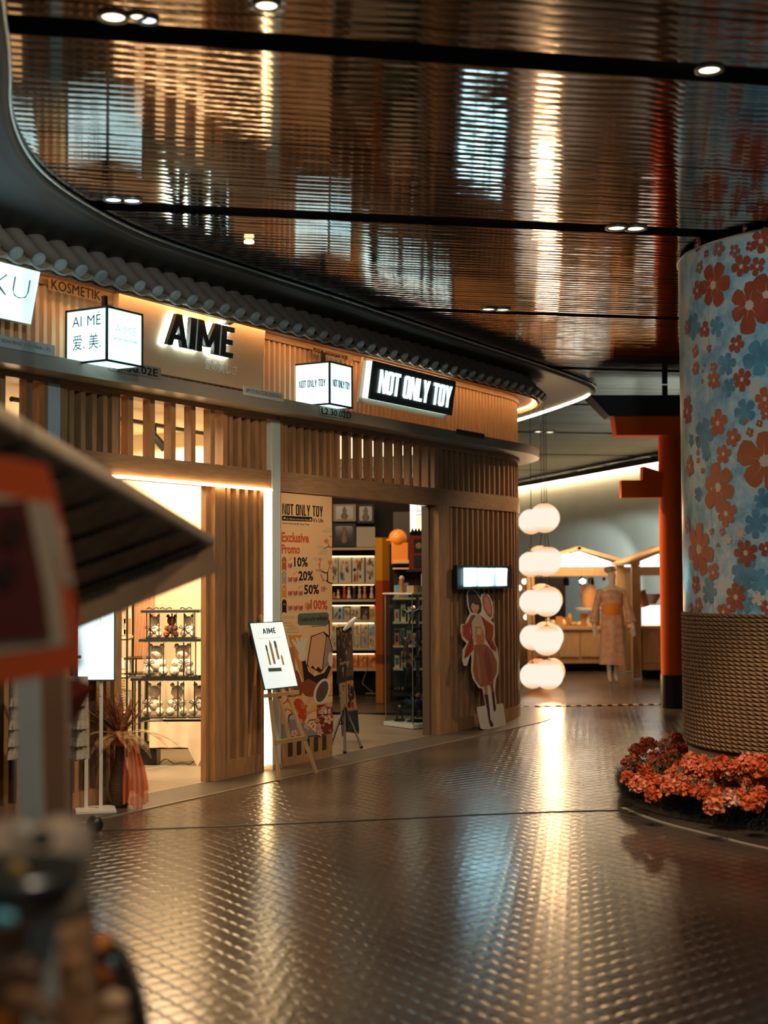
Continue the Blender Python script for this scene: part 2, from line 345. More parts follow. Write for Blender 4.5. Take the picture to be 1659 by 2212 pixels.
for px, py, lab, c, r in [(1332, 494, 'left round downlight of the bright pair in the ceiling track near the column', 0, .06), (1372, 495, 'right round downlight of the bright pair in the ceiling track near the column', 0, .06),
        (1055, 669, 'left small downlight of the pair in the third ceiling track', 0, .055), (1086, 670, 'right small downlight of the pair in the third ceiling track', 0, .055),
        (245, 433, 'left bluish downlight in the track above the first tiled roof', 1, .05), (285, 435, 'right bluish downlight in the track above the first tiled roof', 1, .05),
        (245, 39, 'broad dim downlight at the top left in the nearest track', 0, .05), (297, 38, 'small bright downlight at the top left in the nearest track', 0, .03), (320, 46, 'bluish downlight at the top left beside the small bright one', 1, .035),
        (1532, 153, 'pale blurred downlight at the upper right near the column top', 0, .05), (576, 14, 'blurred warm downlight at the top edge of the picture', 0, .045),
        (1163, 933, 'left far downlight behind the canopy tip', 0, .07), (1188, 934, 'right far downlight behind the canopy tip', 0, .07)]:
    downlight(px, py, lab, c, r)
p = flo(538, 517, CZ); tag(MB().lathe([(.0, 0), (.035, .004), (.035, .02)], (p.x, p.y, CZ - .03), 14).build('downlight', glow('amber_lens', (1, .6, .25), 5)), 'small amber light dot in the ceiling above the dark canopy', 'ceiling light')
# ------------------------------------------------------------------ dark canopy over the shops
edge = [(-1.2, 4.3), (-1.42, 5.2), (-1.58, 5.95), (-1.76, 6.6), (-1.85, 7.25), (-1.84, 7.8), (-1.70, 8.5), (-1.50, 9.1), (-1.08, 9.87), (-.39, 11.05), (.12, 12.0), (.95, 13.5), (1.80, 15.02), (2.22, 15.85), (2.44, 16.35), (2.52, 16.7), (2.50, 17.1), (2.38, 17.7), (2.2, 18.5), (1.95, 19.5), (1.5, 20.8)]; edge = [(x * 1.0586, y * 1.0586) for x, y in edge]
E = smooth_path(edge); n = len(E); CT = 3.945; CBZ = 3.89
def inn(i, q):   # inward offset of the edge
    a = V(E[max(0, i - 1)]); c = V(E[min(n - 1, i + 1)]); t = (c - a).normalized(); return V(E[i]) + V((-t.y, t.x)) * q
b = MB(); prof = [(0, CT), (0, CT - .03), (.012, CT - .06), (.05, CBZ + .008), (.12, CBZ)]
vs = [];
for i in range(n):
    for q, z in prof: p = inn(i, q); vs.append(V((p.x, p.y, z)))
k = len(prof); b.add(vs, [(i * k + j, (i + 1) * k + j, (i + 1) * k + j + 1, i * k + j + 1) for i in range(n - 1) for j in range(k - 1)], 0, True)
I = [inn(i, .12) for i in range(n)]
back = [V((-4.5, 22.0)), V((-4.5, 4.3))]
b.add([V((p.x, p.y, CBZ)) for p in I + back], [tuple(range(n + 2))], 1); b.add([V((p[0], p[1], CT)) for p in E + [tuple(q) for q in back]], [tuple(range(n + 2))[::-1]], 0)
cp = b.build('ceiling_canopy', [SOFF, SOFF]); struct(cp)
b = MB(); b.tube([V((E[i][0], E[i][1], CT - .012)) for i in range(n)], .011, 8); struct(b.build('trim_5', mat('canopy_rim_glint', (.6, .75, .78), .22, metal=.9)))  # cyan-tinted rim added for the light caught along the canopy edge
ids = [i for i in range(n) if E[i][1] > 17.75 and E[i][0] > 1.6]
b = MB(); b.tube([V((*inn(i, .075), CBZ + .0)) for i in ids], .022, 8)
tag(b.build('led_strip', WARMW), 'curved warm light strip under the pointed tip of the dark canopy', 'led strip')
ZL0, ZL1, ZT1, ZG0, ZG1 = 2.33, 2.50, 2.93, 2.97, 3.07     # lintel, transom top, ledge
P1a, P1b = sx(96), sx(128, .075); P2a, P2b = sx(583), sx(606, .075)
DA0, DA1 = sx(256), sx(447, 0)                                 # opening of the first shop
DB0, DB1 = sx(718), sx(919)                                 # opening of the second shop
SE = 9.2; SB = -2.6
def slat_panel(lab, s0, s1, z0, z1, pitch=.115, w=.042, dd=(.0, .05), back=True, rail=.0, stile=.04, bottom=0.0, name='slat_panel', slm=None):
    o = thing(name, lab, 'slatted panel', fac((s0 + s1) / 2, 0, z0))
    b = MB(); d0, d1 = dd
    b.fbox(s0, s0 + stile, d0 - (.11 if back else .03), d1 + .01, z0, z1); b.fbox(s1 - stile, s1, d0 - (.11 if back else .03), d1 + .01, z0, z1)
    if rail: b.fbox(s0 + stile, s1 - stile, d0 - .02, d1 + .004, z1 - rail, z1)
    if bottom: b.fbox(s0 + stile, s1 - stile, d0 - .02, d1 + .004, z0, z0 + bottom)
    b.build('frame', WOOD, o)
    b = MB(); n = max(1, round((s1 - s0 - 2 * stile) / pitch)); p = (s1 - s0 - 2 * stile) / n
    for i in range(n): c = s0 + stile + p * (i + .5); b.fbox(c - w / 2, c + w / 2, d0 - (.06 if back else .0), d1, z0 + bottom, z1 - rail)
    b.build('slats', slm or WOOD, o)
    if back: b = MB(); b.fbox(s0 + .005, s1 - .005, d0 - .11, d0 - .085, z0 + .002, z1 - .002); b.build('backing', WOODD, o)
    return o
# lower walls
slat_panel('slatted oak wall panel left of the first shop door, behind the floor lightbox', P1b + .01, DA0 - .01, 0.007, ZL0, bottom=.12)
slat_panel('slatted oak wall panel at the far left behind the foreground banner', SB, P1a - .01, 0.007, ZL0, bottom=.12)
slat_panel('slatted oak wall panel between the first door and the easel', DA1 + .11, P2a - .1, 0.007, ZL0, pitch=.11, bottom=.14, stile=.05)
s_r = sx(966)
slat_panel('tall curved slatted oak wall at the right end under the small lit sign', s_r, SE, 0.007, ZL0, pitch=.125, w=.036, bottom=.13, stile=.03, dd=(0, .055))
# door stiles
def fpost(name, lab, cat, s0, s1, d0, d1, z0, z1, m):
    b = MB(); b.fbox(s0, s1, d0, d1, z0, z1); return tag(b.build(name, m), lab, cat)
fpost('door_stile', 'wide oak door stile right of the first shop opening', 'door frame', DA1 + .02, DA1 + .105, -.06, .065, .007, ZL0, WOOD)
fpost('door_stile', 'narrow dark oak door stile at the inner edge of the first shop opening', 'door frame', DA1 - .012, DA1 + .018, -.05, .0, .007, ZL0, WOOD)
fpost('door_stile', 'oak door stile left of the first shop opening beside the floor lightbox', 'door frame', DA0 - .005, DA0 + .05, -.14, .04, .007, ZL0, WOOD)
fpost('door_stile', 'oak door stile between the glass cabinet doorway and the curved slats', 'door frame', sx(943), s_r - .01, -.06, .08, .007, ZL0, WOOD)
BR = mat('brown_aluminium', (.17, .12, .08), .4)
o = thing('sliding_door', 'folded dark brown sliding door leaves at the right of the second doorway', 'door', fac(sx(931), -.1, .007))
for i, (a, c) in enumerate(((919, 926), (928, 934), (936, 942))):
    b = MB(); b.fbox(sx(a, -.1 + .03 * i), sx(c, -.02 + .02 * i), -.1 + .03 * i, -.02 + .02 * i, .008, ZL0 - .005); b.build('door_leaf', BR, o)
# pale posts
for a, c, lab in ((P1a, P1b, 'pale grey square post between the two leftmost shop bays'), (P2a, P2b, 'pale grey square post between the two shops, behind the easel')):
    o = thing('square_post', lab, 'post', fac(a, 0, 0.007)); b = MB(); b.fbox(a, c, -.1, .075, .007, ZG0 - .002); b.build('shaft', PALE, o)
    b = MB(); b.fbox(a - .012, c + .012, -.1, .085, .007, .05); b.build('foot', SHELF, o)
b = MB(); b.fbox(P2a - .075, P2a - .045, .02, .05, .05, ZL0 + .01); tag(b.build('led_strip', WARMLED), 'vertical glowing warm light strip left of the pale post by the easel', 'led strip')
b = MB(); b.fbox(P2a - .095, P2a - .004, -.03, .015, .007, ZL0); tag(b.build('strip_backboard', CREAM), 'pale vertical board carrying the warm light strip beside the post', 'board')
b = MB(); b.fbox(sx(236), P2a - .02, .072, .092, ZL0 - .008, ZL0 + .014); tag(b.build('led_strip', WARMLED), 'horizontal glowing warm light strip under the first shop lintel', 'led strip')
# lintels
def lintel(lab, s0, s1):
    b = MB(); b.fbox(s0, s1, -.08, .07, ZL0, ZL1); tag(b.build('lintel_beam', WOODL), lab, 'beam')
lintel('oak lintel beam over the first shop door carrying the light strip', P1b, P2a - .005)
lintel('oak lintel beam over the far left bay', SB, P1a)
lintel('long oak lintel beam over the toy shop doorway, curving at the right end', P2b, SE)
# transoms
TRW = dict(dd=(.0, .07), w=.055)
slat_panel('slatted transom panel at the far left above the banner', SB, P1a - .005, ZL1, ZT1, pitch=.235, back=False, dd=(0, .07), w=.055)
q1, q2, q3 = sx(250), sx(477), sx(572)
slat_panel('closed slatted transom panel left over the first shop', P1b + .005, q1, ZL1, ZT1, pitch=.13, dd=(0, .06), w=.045, rail=.02, stile=.07)
slat_panel('see-through slatted transom over the first shop door, lit from inside', q1 + .003, q2, ZL1, ZT1, pitch=.235, back=False, dd=(0, .07), w=.055, stile=.01)
slat_panel('closed slatted transom panel right over the first shop, before the pale post', q2 + .003, q3, ZL1, ZT1, pitch=.12, dd=(0, .06), w=.045, rail=.02, stile=.06)
r1, r2, r3 = sx(714), sx(936), sx(962)
slat_panel('closed slatted transom panel over the promotion poster', P2b + .01, r1, ZL1, ZT1, pitch=.118, dd=(0, .06), w=.05, rail=.02)
slat_panel('see-through slatted transom over the toy shop door', r1 + .003, r2, ZL1, ZT1, pitch=.19, back=False, dd=(0, .07), w=.05, stile=.01)
slat_panel('closed curved slatted transom at the right end over the small lit sign', r2 + .003, SE, ZL1, ZT1, pitch=.125, dd=(0, .055), w=.036, rail=.02, stile=.12)
b = MB(); b.fbox(SB, SE, -.06, .075, ZT1, ZG0); tag(b.build('top_rail', WOODL), 'long oak rail running above all the slatted transoms', 'beam')
o = thing('ledge', 'long grey ledge running under the shop signs, rounded at the right end', 'ledge', fac(3, 0, ZG0))
b = MB(); b.fbox(SB, SE, -.05, .30, ZG0 + .001, ZG1); b.build('board', SHELF, o)
# sign band with fine ribs
o = thing('ribbed_fascia', 'long ribbed wooden fascia behind the signs, lit warm from the eaves', 'fascia', fac(3, 0, ZG1))
RIB = mat('ribbed_fascia_wood', (.62, .39, .20), .5, var=.15, vs=6, stretch=(5, 5, .7))
b = MB(); b.fbox(SB, SE, -.05, .03, ZG1, 3.89); b.build('board', RIB, o)
b = MB(); n = int((SE - SB) / .078)
for i in range(n):
    s = SB + .078 * i
    a = [fac(s, .03, 0), fac(s + .012, .055, 0), fac(s + .042, .055, 0), fac(s + .054, .03, 0)]
    b.hexa([V((p.x, p.y, ZG1)) for p in a] + [V((p.x, p.y, 3.66)) for p in a])
b.build('ribs', RIB, o)
b = MB(); b.fbox(SB, SE, .055, .072, 3.60, 3.65); b.build('top_board', WOODL, o)
# cove strips under the eaves
b = MB(); b.fbox(SB, SE, .285, .298, 3.608, 3.652); struct(b.build('trim_6', WOODL))
b = MB(); b.fbox(SB, SE, .235, .265, 3.642, 3.65); tag(b.build('led_strip', glow('eave_led', (1, .56, .22), 16)), 'long hidden warm light strip under the roof tiles washing the fascia', 'led strip')
# ------------------------------------------------------------------ tiled roof
ED, EZ = .36, 3.625
roof = thing('tiled_roof', 'long curved roof of brown clay barrel tiles with pale round end caps', 'roof', fac(3, .3, 3.55))
b = MB(); b.fbox(SB, SE, .05, ED - .02, 3.653, 3.663); b.fbox(SB, SE, ED - .045, ED - .02, 3.628, 3.652); b.build('eave_board', mat('eave_wood', (.5, .32, .18), .5), roof)
b = MB()
i = 0; s = SB
while s < SE - .1:       # pan tiles between the rows
    def fn(u, v, s=s):
        dd = ED - .02 - .28 * v; sag = -.030 * sin(pi * u) + .012 * (((v * 3) % 1))
        p = fac(s + .2 * u, dd, 0); return V((p.x, p.y, EZ + .025 + .26 * v + sag))
    b.grid(fn, 6, 9, 0)
    pts = []                                     # lip arc
    for j in range(7):
        p = fac(s + .2 * j / 6, ED - .012, 0); pts.append(V((p.x, p.y, EZ + .018 - .032 * sin(pi * j / 6))))
    b.tube(pts, .008, 6, 1); s += .2
b.build('pan_tiles', [TILE, CAP], roof)
s = SB
s0c = fpx(83, 551, ED)[0]; s = s0c - .2 * int((s0c - SB) / .2)
while s < SE - .05:
    nn, uu = facn(s); r = .048
    pts = []; rs = []
    for q, rr in ((0, 1), (.10, .93), (.101, 1.06), (.20, .93), (.201, 1.06), (.29, .93)):
        p = fac(s, ED - q * .92, 0); pts.append(V((p.x, p.y, EZ + .04 + q * .86))); rs.append(r * rr)
    t = MB().tube(pts, rs, 12).build('barrel_tile_row', TILE, roof)
    a = (pts[0] - pts[1]).normalized(); MB().lathe([(0, .012), (r * .75, .012), (r * 1.06, .006), (r * 1.06, -.004), (r * .9, -.006)], pts[0], 16, axis=a, sm=False).build('end_cap', CAP, t)
    s += .2
# ------------------------------------------------------------------ signs
def frame_from(px0, px1, pyt0, pyb0, d, lean=.06):
    "sign plane between two picture columns; returns origin, U, W, width, height"
    s0, zb = fpx(px0, pyb0, d); zt = fpx(px0, pyt0, d + lean)[1]; s1 = fpx(px1, pyb0, d)[0]
    O = fac(s0, d, zb); W = fac(s0, d + lean, zt) - O
    W.normalize(); return O, UF.copy(), W, s1 - s0, min((zt - zb) * 1.005, (3.635 - zb) / W.z)
# first shop panel
O, U, W, w, h = frame_from(247, 564, 606, 788, .13, .05); N = U.cross(W).normalized()
o = thing('shop_sign', 'large bronze coloured sign panel with black backlit AIMÉ letters', 'shop sign', O)
b = MB(); b.prism([(0, 0), (w, 0), (w, h), (0, h)], O - N * .05, U, W, .05); b.build('panel', PANEL, o)
s0, z0 = fpx(357, 734, .2); lw = fpx(499, 770, .2)[0] - s0
def on(O, U, W, d, px, py):      # point on a sign plane hit by a picture ray
    Nn = U.cross(W).normalized(); r = ray(px, py); t = ((O + Nn * d) - CAM).dot(Nn) / r.dot(Nn); return CAM + r * t
p0 = on(O, U, W, .05, 357, 737); p1 = on(O, U, W, .05, 499, 770); lw = (p1 - p0).dot(U)
p0 = O + U * (p0 - O).dot(U) + W * (.5 * (p0 - O).dot(W) + .5 * (p1 - O).dot(W)) + N * .035
b = MB(); block(b, 'AIMÉ', p0 - W * .018, U, W, .24, lw, .035, gap=.05); b.build('letters', BLACK, o)
b = MB(); block(b, 'AIMÉ', p0 - N * .02 - W * .018, U, W, .24, lw, .008, gap=.05); b.build('letter_backlight', HALO, o)
b = MB(); q = on(O, U, W, .0, 441, 800); text(b, '愛の美しさ', q + N * .002 + W * .01, U, W, .085, .42); b.build('small_lettering', mat('pale_grey_letter', (.75, .82, .8), .5), o)
# left white lightbox (HARAJUKU)
O, U, W, w, h = frame_from(-330, 66, 470, 590, .20, .07); O2 = on(O, U, W, 0, 68, 704); N = U.cross(W).normalized()
zb = (O2 - O).dot(W); O = O + W * (zb - .0); w = (O2 - O).dot(U); h = .43
o = thing('lightbox_sign', 'white lightbox sign at the far left edge with thin serif letters ending in KU', 'shop sign', O)
b = MB(); b.prism([(0, 0), (w, 0), (w, h), (0, h)], O - N * .06, U, W, .055); b.build('casing', STEEL, o)
b = MB(); b.prism([(.01, .01), (w - .01, .01), (w - .01, h - .01), (.01, h - .01)], O - N * .004, U, W, .006); b.build('diffuser', COOL, o)
b = MB(); q = on(O, U, W, .004, 56, 664); text(b, 'HARAJUKU', q, U, W, .18, 1.3, bold=-.022, align='R'); b.build('lettering', GREYT, o)
# NOT ONLY TOY sign
O, U, W, w, h = frame_from(797, 976, 776, 861, .29, .05); N = U.cross(W).normalized()
o = thing('shop_sign', 'black toy shop sign box with glowing white NOT ONLY TOY letters', 'shop sign', O)
b = MB(); b.prism([(0, 0), (w, 0), (w, h), (0, h)], O - N * .012, U, W, .012); b.build('face', mat('sign_face_black', (.018, .03, .03), .35), o)
b = MB(); b.prism([(.004, .004), (w - .004, .004), (w - .004, h - .004), (.004, h - .004)], O - N * .075, U, W, .062); b.build('glowing_body', COOL, o)
b = MB(); b.prism([(-.05, -.045), (w + .03, -.045), (w + .03, h + .02), (-.05, h + .02)], O - N * .10, U, W, .024); b.build('backboard', PANEL, o)
p0 = on(O, U, W, .003, 816, 848); p1 = on(O, U, W, .003, 970, 886)
b = MB(); block(b, 'NOT ONLY TOY', O + U * (p0 - O).dot(U) + W * (h * .2) + N * .001, U, W, h * .62, (p1 - p0).dot(U), .012, gap=.07, b=.15); b.build('lettering', COOL2, o)
# thin plates
PLATE = mat('smoked_plate_sheet', (.30, .20, .11), .9, alpha=.4)
def plate(lab, txt, px0, px1, py_t, py_b, d, m=PLATE, th=.6, tm=INK, tx=(.05, .95), name='name_plate', bold=.0):
    s0, zb = fpx(px0, py_b, d); s1 = fpx(px1, py_b, d)[0]; zt = fpx(px0, py_t, d)[1]; h = zt - zb; w = s1 - s0
    o = thing(name, lab, 'name plate', fac(s0, d, zb)); O = fac(s0, d, zb)
    b = MB(); b.prism([(0, 0), (w, 0), (w, h), (0, h)], O, UF, Z, .004); b.build('plate', m, o)
    b = MB(); text(b, txt, O + UF * (w * tx[0]) + Z * (h * (1 - th) / 2) + NF * .005, UF, Z, h * th, w * (tx[1] - tx[0]), bold=bold); b.build('lettering', tm, o)
plate('smoked plate reading KOSMETIK under the first roof tiles', 'KOSMETIK', 104, 244, 598, 626, .12, th=.78, tx=(.04, .79), bold=.015)
plate('small dark plate reading PENJUAL BARANGAN HOBI above the second cube sign', 'PENJUAL BARANGAN HOBI', 674, 762, 748, 764, .12, th=.75, tx=(.02, .85), bold=.02)
LP = mat('ledge_plate', (.30, .27, .22), .3)
plate('unit number plate reading L2.30.02E on the ledge under the first cube sign', 'L2.30.02E', 236, 347, 774, 799, .302, LP, th=.7, tx=(.05, .93), bold=.01)
plate('unit number plate reading L2.30.02D on the ledge under the second cube sign', 'L2.30.02D', 690, 760, 876, 896, .302, LP, th=.7, tx=(.05, .96), bold=.01)
plate('pale plate on the ledge at the far left reading HARAJUKU SHOP SDN BHD', 'HARAJUKU SHOP SDN BHD (1517466 - X)', -100, 118, 704, 730, .303, mat('pale_plate', (.55, .6, .58), .3), th=.42, tm=mat('grey_ink', (.12, .14, .14), .6))
plate('pale plate on the ledge between the cube signs reading AIME BLP BEAUTECARE', 'AIME BLP BEAUTECARE (002856596-Q)', 525, 612, 833, 853, .303, mat('pale_plate', (.55, .6, .58), .3), th=.6, tm=mat('grey_ink', (.12, .14, .14), .6), bold=.02)
plate('small dark plate on the ledge right of the black toy sign', 'NOT ONLY TOY (M) SDN BHD', 985, 1046, 926, 938, .303, mat('dark_plate', (.1, .085, .07), .4), th=.7, bold=.02)
# cube signs
def cube(lab, s, d, z, side=.36):
    o = thing('cube_lightbox', lab, 'lightbox sign', fac(s + side / 2, d + side / 2, z), 'cube lightboxes over the shop fronts'); t = .014
    c = lambda a, e, h: fac(s + side * a, d + side * e, z + side * h)
    b = MB(); P = [(0, 0), (1, 0), (1, 1), (0, 1)]
    for h in (0, 1):
        for i in range(4):
            a, e = P[i], P[(i + 1) % 4]; p, q = c(*a, h), c(*e, h); dr = (q - p).normalized(); b.box((p + q) / 2, ((q - p).length + t, t, t), U=dr, Vv=Z.cross(dr), Ww=Z)
    for a in P: p = c(*a, .5); b.box(p, (t, t, side), U=UF, Vv=NF, Ww=Z)
    b.build('frame', BLACK, o); g = .006
    for nm, (Oc, Ua, Wa) in (('side_panel', (c(0, 0, 0) - UF * 0, NF, Z)), ('front_panel', (c(0, 1, 0), UF, Z)), ('back_panel', (c(1, 0, 0), -UF, Z)), ('side_panel', (c(1, 1, 0), -NF, Z)), ('bottom_panel', (c(0, 0, 0), UF, NF)), ('top_panel', (c(0, 1, 1), UF, -NF))):
        b = MB(); b.prism([(g, g), (side - g, g), (side - g, side - g), (g, side - g)], Oc + Ua.cross(Wa) * -.004, Ua, Wa, .003); pn = b.build(nm, COOL if nm != 'top_panel' else BLACK, o)
    b = MB(); b.box(c(.5, .5, 1) + Z * .06 , (.03, .03, .12), U=UF, Vv=NF, Ww=Z); b.build('hanger', BLACK, o)
    return o, c(0, 0, 0), c(0, 1, 0)
DT = mat('dark_teal_print', (.02, .07, .08), .5)
FT = mat('faint_grey_print', (.42, .50, .49), .5, emit=(.55, .72, .70), es=.9)
o, Ol, Or = cube('left cube lightbox with dark frame and Chinese characters, before the first shop sign', -.45, .16, 3.06)
b = MB(); N = -UF
text(b, 'AI', Ol + NF * .055 + Z * .245 + N * .002, NF, Z, .072, .085); text(b, 'MÉ', Ol + NF * .19 + Z * .245 + N * .002, NF, Z, .09, .12)
text(b, '爱. 美.', Ol + NF * .06 + Z * .085 + N * .002, NF, Z, .105, .25); b.build('dark_lettering', DT, o)
b = MB(); text(b, 'LOVE    BEAUTY', Ol + NF * .06 + Z * .035 + N * .002, NF, Z, .016, .24)
text(b, 'AIMÉ', Or + UF * .075 + Z * .2 + NF * .002, UF, Z, .07, .22); b.fbox
text(b, '愛の美しさ', Or + UF * .1 + Z * .095 + NF * .002, UF, Z, .036, .17); b.build('faint_lettering', FT, o)
b = MB(); text(b, 'NATURAL BEAUTÉCARE', Or + UF * .06 + Z * .15 + NF * .002, UF, Z, .02, .25); b.build('small_lettering', DT, o)
s2 = fpx(712, 850, .40)[0]
o, Ol, Or = cube('right cube lightbox with NOT ONLY TOY on its faces, left of the black toy sign', s2, .04, 3.08)
b = MB(); block(b, 'NOT ONLY TOY', Ol + NF * .05 + Z * .155 + N * .002, NF, Z, .062, .27, .002, gap=.1, b=.13); block(b, 'NOT ONLY TOY', Or + UF * .05 + Z * .155 + NF * .002, UF, Z, .062, .27, .002, gap=.1, b=.13); b.build('lettering', DT, o)
# small lit sign on curved slats
c0, c1 = fpx(980, 1240, .1)[0], fpx(1099, 1240, .1)[0]
zt = fpx(980, 1221, .1)[1]; zb = fpx(980, 1273, .1)[1]
A = fac(c0, .09, zb); B = fac(c1 + .0, .09, zb); U = (B - A).normalized(); w = (B - A).length; h = zt - zb; N = U.cross(Z)
o = thing('lightbox_sign', 'small wide glowing NOT ONLY TOY sign on the curved slats above the cutout', 'shop sign', A)
b = MB(); b.prism([(0, 0), (w, 0), (w, h), (0, h)], A, U, Z, .05); b.build('casing', BLACK, o)
b = MB(); b.prism([(w * .1, h * .1), (w * .9, h * .1), (w * .9, h * .9), (w * .1, h * .9)], A + N * .05, U, Z, .004); b.build('glowing_panel', glow('cool_panel_glow', (.25, .7, .75), .35), o)
b = MB(); block(b, 'NOT ONLY TOY', A + U * w * .12 + Z * h * .15 + N * .056, U, Z, h * .7, w * .76, .012, gap=.10, b=.12); b.build('lettering', glow('cool_letters_bright', (.45, .88, 1), 13), o)
# ================================================================== rooms
def wall(name, a, c, z0, z1, m, th=.06):
    a, c = V((a[0], a[1], 0)), V((c[0], c[1], 0)); t = (c - a).normalized(); nn = V((-t.y, t.x, 0)) * th / 2
    q = [a - nn, c - nn, c + nn, a + nn]; b = MB(); b.hexa([V((p.x, p.y, z0)) for p in q] + [V((p.x, p.y, z1)) for p in q]); return struct(b.build(name, m))
sp = sx(714)
DARKW = mat('dark_shop_wall', (.03, .022, .018), .7)
wall('wall_partition_left', fac(sp - .05, -.08, 0), fac(sp - .05, -3.0, 0), .006, 3.0, CREAM)
wall('wall_partition_right', fac(sp + .02, -.08, 0), fac(sp + .02, -3.0, 0), .006, 3.0, DARKW)
wall('wall_back_left', fac(-2.6, -3.0, 0), fac(sp, -3.0, 0), .006, 3.0, CREAM)
wall('wall_side_left', fac(-2.6, -.1, 0), fac(-2.6, -3.0, 0), .006, 3.0, CREAM)
wall('wall_back_right', (-4, 20.05), (.9, 20.05), .006, 3.0, DARKW)
wall('wall_side_right', (.86, 18.1), (.86, 20.0), .006, 3.0, DARKW)
b = MB(); b.fbox(-2.6, sp, -3.0, -.06, 2.985, 3.03); struct(b.build('ceiling_shop', CREAM))
b = MB(); b.fbox(sp, 6.6, -4.2, -.06, 3.0, 3.05); struct(b.build('ceiling_toyshop', mat('dark_ceiling', (.05, .04, .03), .6)))
LUM = glow('luminous_ceiling_panel', (1, .80, .52), 1.1)
for i in range(5):
    for j in range(7):
        s0 = 3.35 + .62 * i; d0 = -.55 - .48 * j
        if i * .62 + 3.35 > 6.2: continue
        b = MB(); b.fbox(s0, s0 + .56, d0 - .42, d0, 2.985, 2.998)
        tag(b.build('luminous_panel', LUM), 'cream luminous ceiling panel behind the toy shop transom slats', 'light panel', 'luminous panels of the toy shop ceiling')
b = MB(); b.tube([fac(-.2, -.6, 2.9), fac(2.8, -1.0, 2.9)], .02, 8); tr = tag(b.build('track_rail', BLACK), 'thin black lighting track under the first shop ceiling', 'light track')
for s_ in (.75, 1.6):
    o = thing('track_spotlight', 'black track spotlight seen through the transom, ' + ('left one' if s_ < 1 else 'right one'), 'spotlight', fac(s_, -.75, 2.7), 'track spotlights')
    MB().tube([fac(s_, -.75, 2.88), fac(s_, -.75, 2.78)], .008, 6).build('stem', BLACK, o); MB().tube([fac(s_ - .04, -.75, 2.8), fac(s_ + .04, -.68, 2.68)], .035, 12).build('head', BLACK, o)
# ------------------------------------------------------------------ poster wall
PD = .055
s0p, s1p = sx(607, PD), sx(717.5, PD)
b = MB(); b.fbox(s0p, s1p, -.06, PD - .004, .007, ZL0 - .002)
tag(b.build('side_panel_wall', WOOD), 'oak wall bay carrying the promotion poster left of the toy shop door', 'wall bay')
VIN = mat('poster_vinyl', (.80, .50, .26), .5)
def tracer(O, U, W, x0, y0, sc):
    N = U.cross(W).normalized()
    def pt(zx, zy):
        r = ray(x0 + zx * sc, y0 + zy * sc); t = (O - CAM).dot(N) / r.dot(N); p = CAM + r * t - O; return (p.dot(U), p.dot(W))
    return pt, N
CM = {}
def colm(h, rough=.55):
    if h not in CM:
        c = [int(h[i:i + 2], 16) / 255 for i in (0, 2, 4)]; c = tuple(((x + .055) / 1.055) ** 2.4 if x > .04 else x / 12.92 for x in c)
        CM[h] = mat('print_' + h, c, rough)
    return CM[h]
class Art:
    "layered flat print traced on one real surface"
    def __init__(s, O, U, W, x0, y0, sc): s.O, s.U, s.W = V(O), U, W; s.pt, s.N = tracer(s.O, U, W, x0, y0, sc); s.m = {}; s.k = 1
    def lay(s, col): return s.m.setdefault(col, MB())
    def poly(s, col, pts, e=0): s.k += 1; P = [s.pt(*p) for p in pts]; s.lay(col).prism(P, s.O + s.N * (.0006 + s.k * .00003), s.U, s.W, .0001)
    def ell(s, col, x, y, rx, ry, n=20, rot=0): s.poly(col, [(x + rx * cos(a) * cos(rot) - ry * sin(a) * sin(rot), y + rx * cos(a) * sin(rot) + ry * sin(a) * cos(rot)) for a in [2 * pi * i / n for i in range(n)]])
    def rect(s, col, x0, y0, x1, y1, sk=0.0, dy=0.0): s.poly(col, [(x0, y0), (x1, y0 + dy), (x1, y1 + dy), (x0, y1)])
    def line(s, col, pts, w):
        for (a, c) in zip(pts, pts[1:]):
            dx, dy = c[0] - a[0], c[1] - a[1]; L = sqrt(dx * dx + dy * dy) or 1; nx, ny = -dy / L * w / 2, dx / L * w / 2
            s.poly(col, [(a[0] + nx, a[1] + ny), (c[0] + nx, c[1] + ny), (c[0] - nx, c[1] - ny), (a[0] - nx, a[1] - ny)])
    def flower(s, col, x, y, r, n=5, core=None, rot=0, ar=1.0):
        s.poly(col, [(x + r * ar * (.55 + .45 * abs(cos(n * a / 2))) * cos(a + rot), y + r * (.55 + .45 * abs(cos(n * a / 2))) * sin(a + rot)) for a in [2 * pi * i / (n * 6) for i in range(n * 6)]])
        if core: s.ell(core, x, y, r * .22 * ar, r * .22, 8)
    def text(s, col, t, a, c, h, block_=False, bold=.02, b=.15, gap=.07):
        s.k += 1; (x0, y0), (x1, y1) = s.pt(*a), s.pt(*c); w = x1 - x0; hh = abs(s.pt(a[0], a[1] - h)[1] - y0)
        U = V(s.U * (x1 - x0) + s.W * (y1 - y0)).normalized() if abs(y1 - y0) > .012 else s.U
        O = s.O + s.U * x0 + s.W * y0 + s.N * (.0006 + s.k * .00003 + .0001)
        if block_: block(s.lay(col), t, O, U, s.W, hh, w, .0001, b=b, gap=gap)
        else: text(s.lay(col), t, O, U, s.W, hh, w, bold=bold, t=0)
    def done(s, parent, base='print', names={}):
        for c, m in s.m.items(): m.build(names.get(c, base), colm(c), parent)
po = thing('promotion_poster', 'tall orange NOT ONLY TOY promotion poster with percentages and blossom print', 'poster', fac(s0p, PD, .22))
zb = fpx(607, 1596, PD)[1]
O = fac(s0p, PD, 0); b = MB(); W_ = s1p - s0p; b.prism([(0, zb), (W_, zb - .02), (W_, ZL0 - .006), (0, ZL0 - .006)], O, UF, Z, .0005); b.build('sheet', VIN, po)
A = Art(O, UF, Z, 600, 1060, .26205)
OR, RD, BK, CR, GR, PK, DKB = 'e09040', 'c8552a', '1d1712', 'd8c49a', '5d6a58', 'cf8368', '3a1d12'
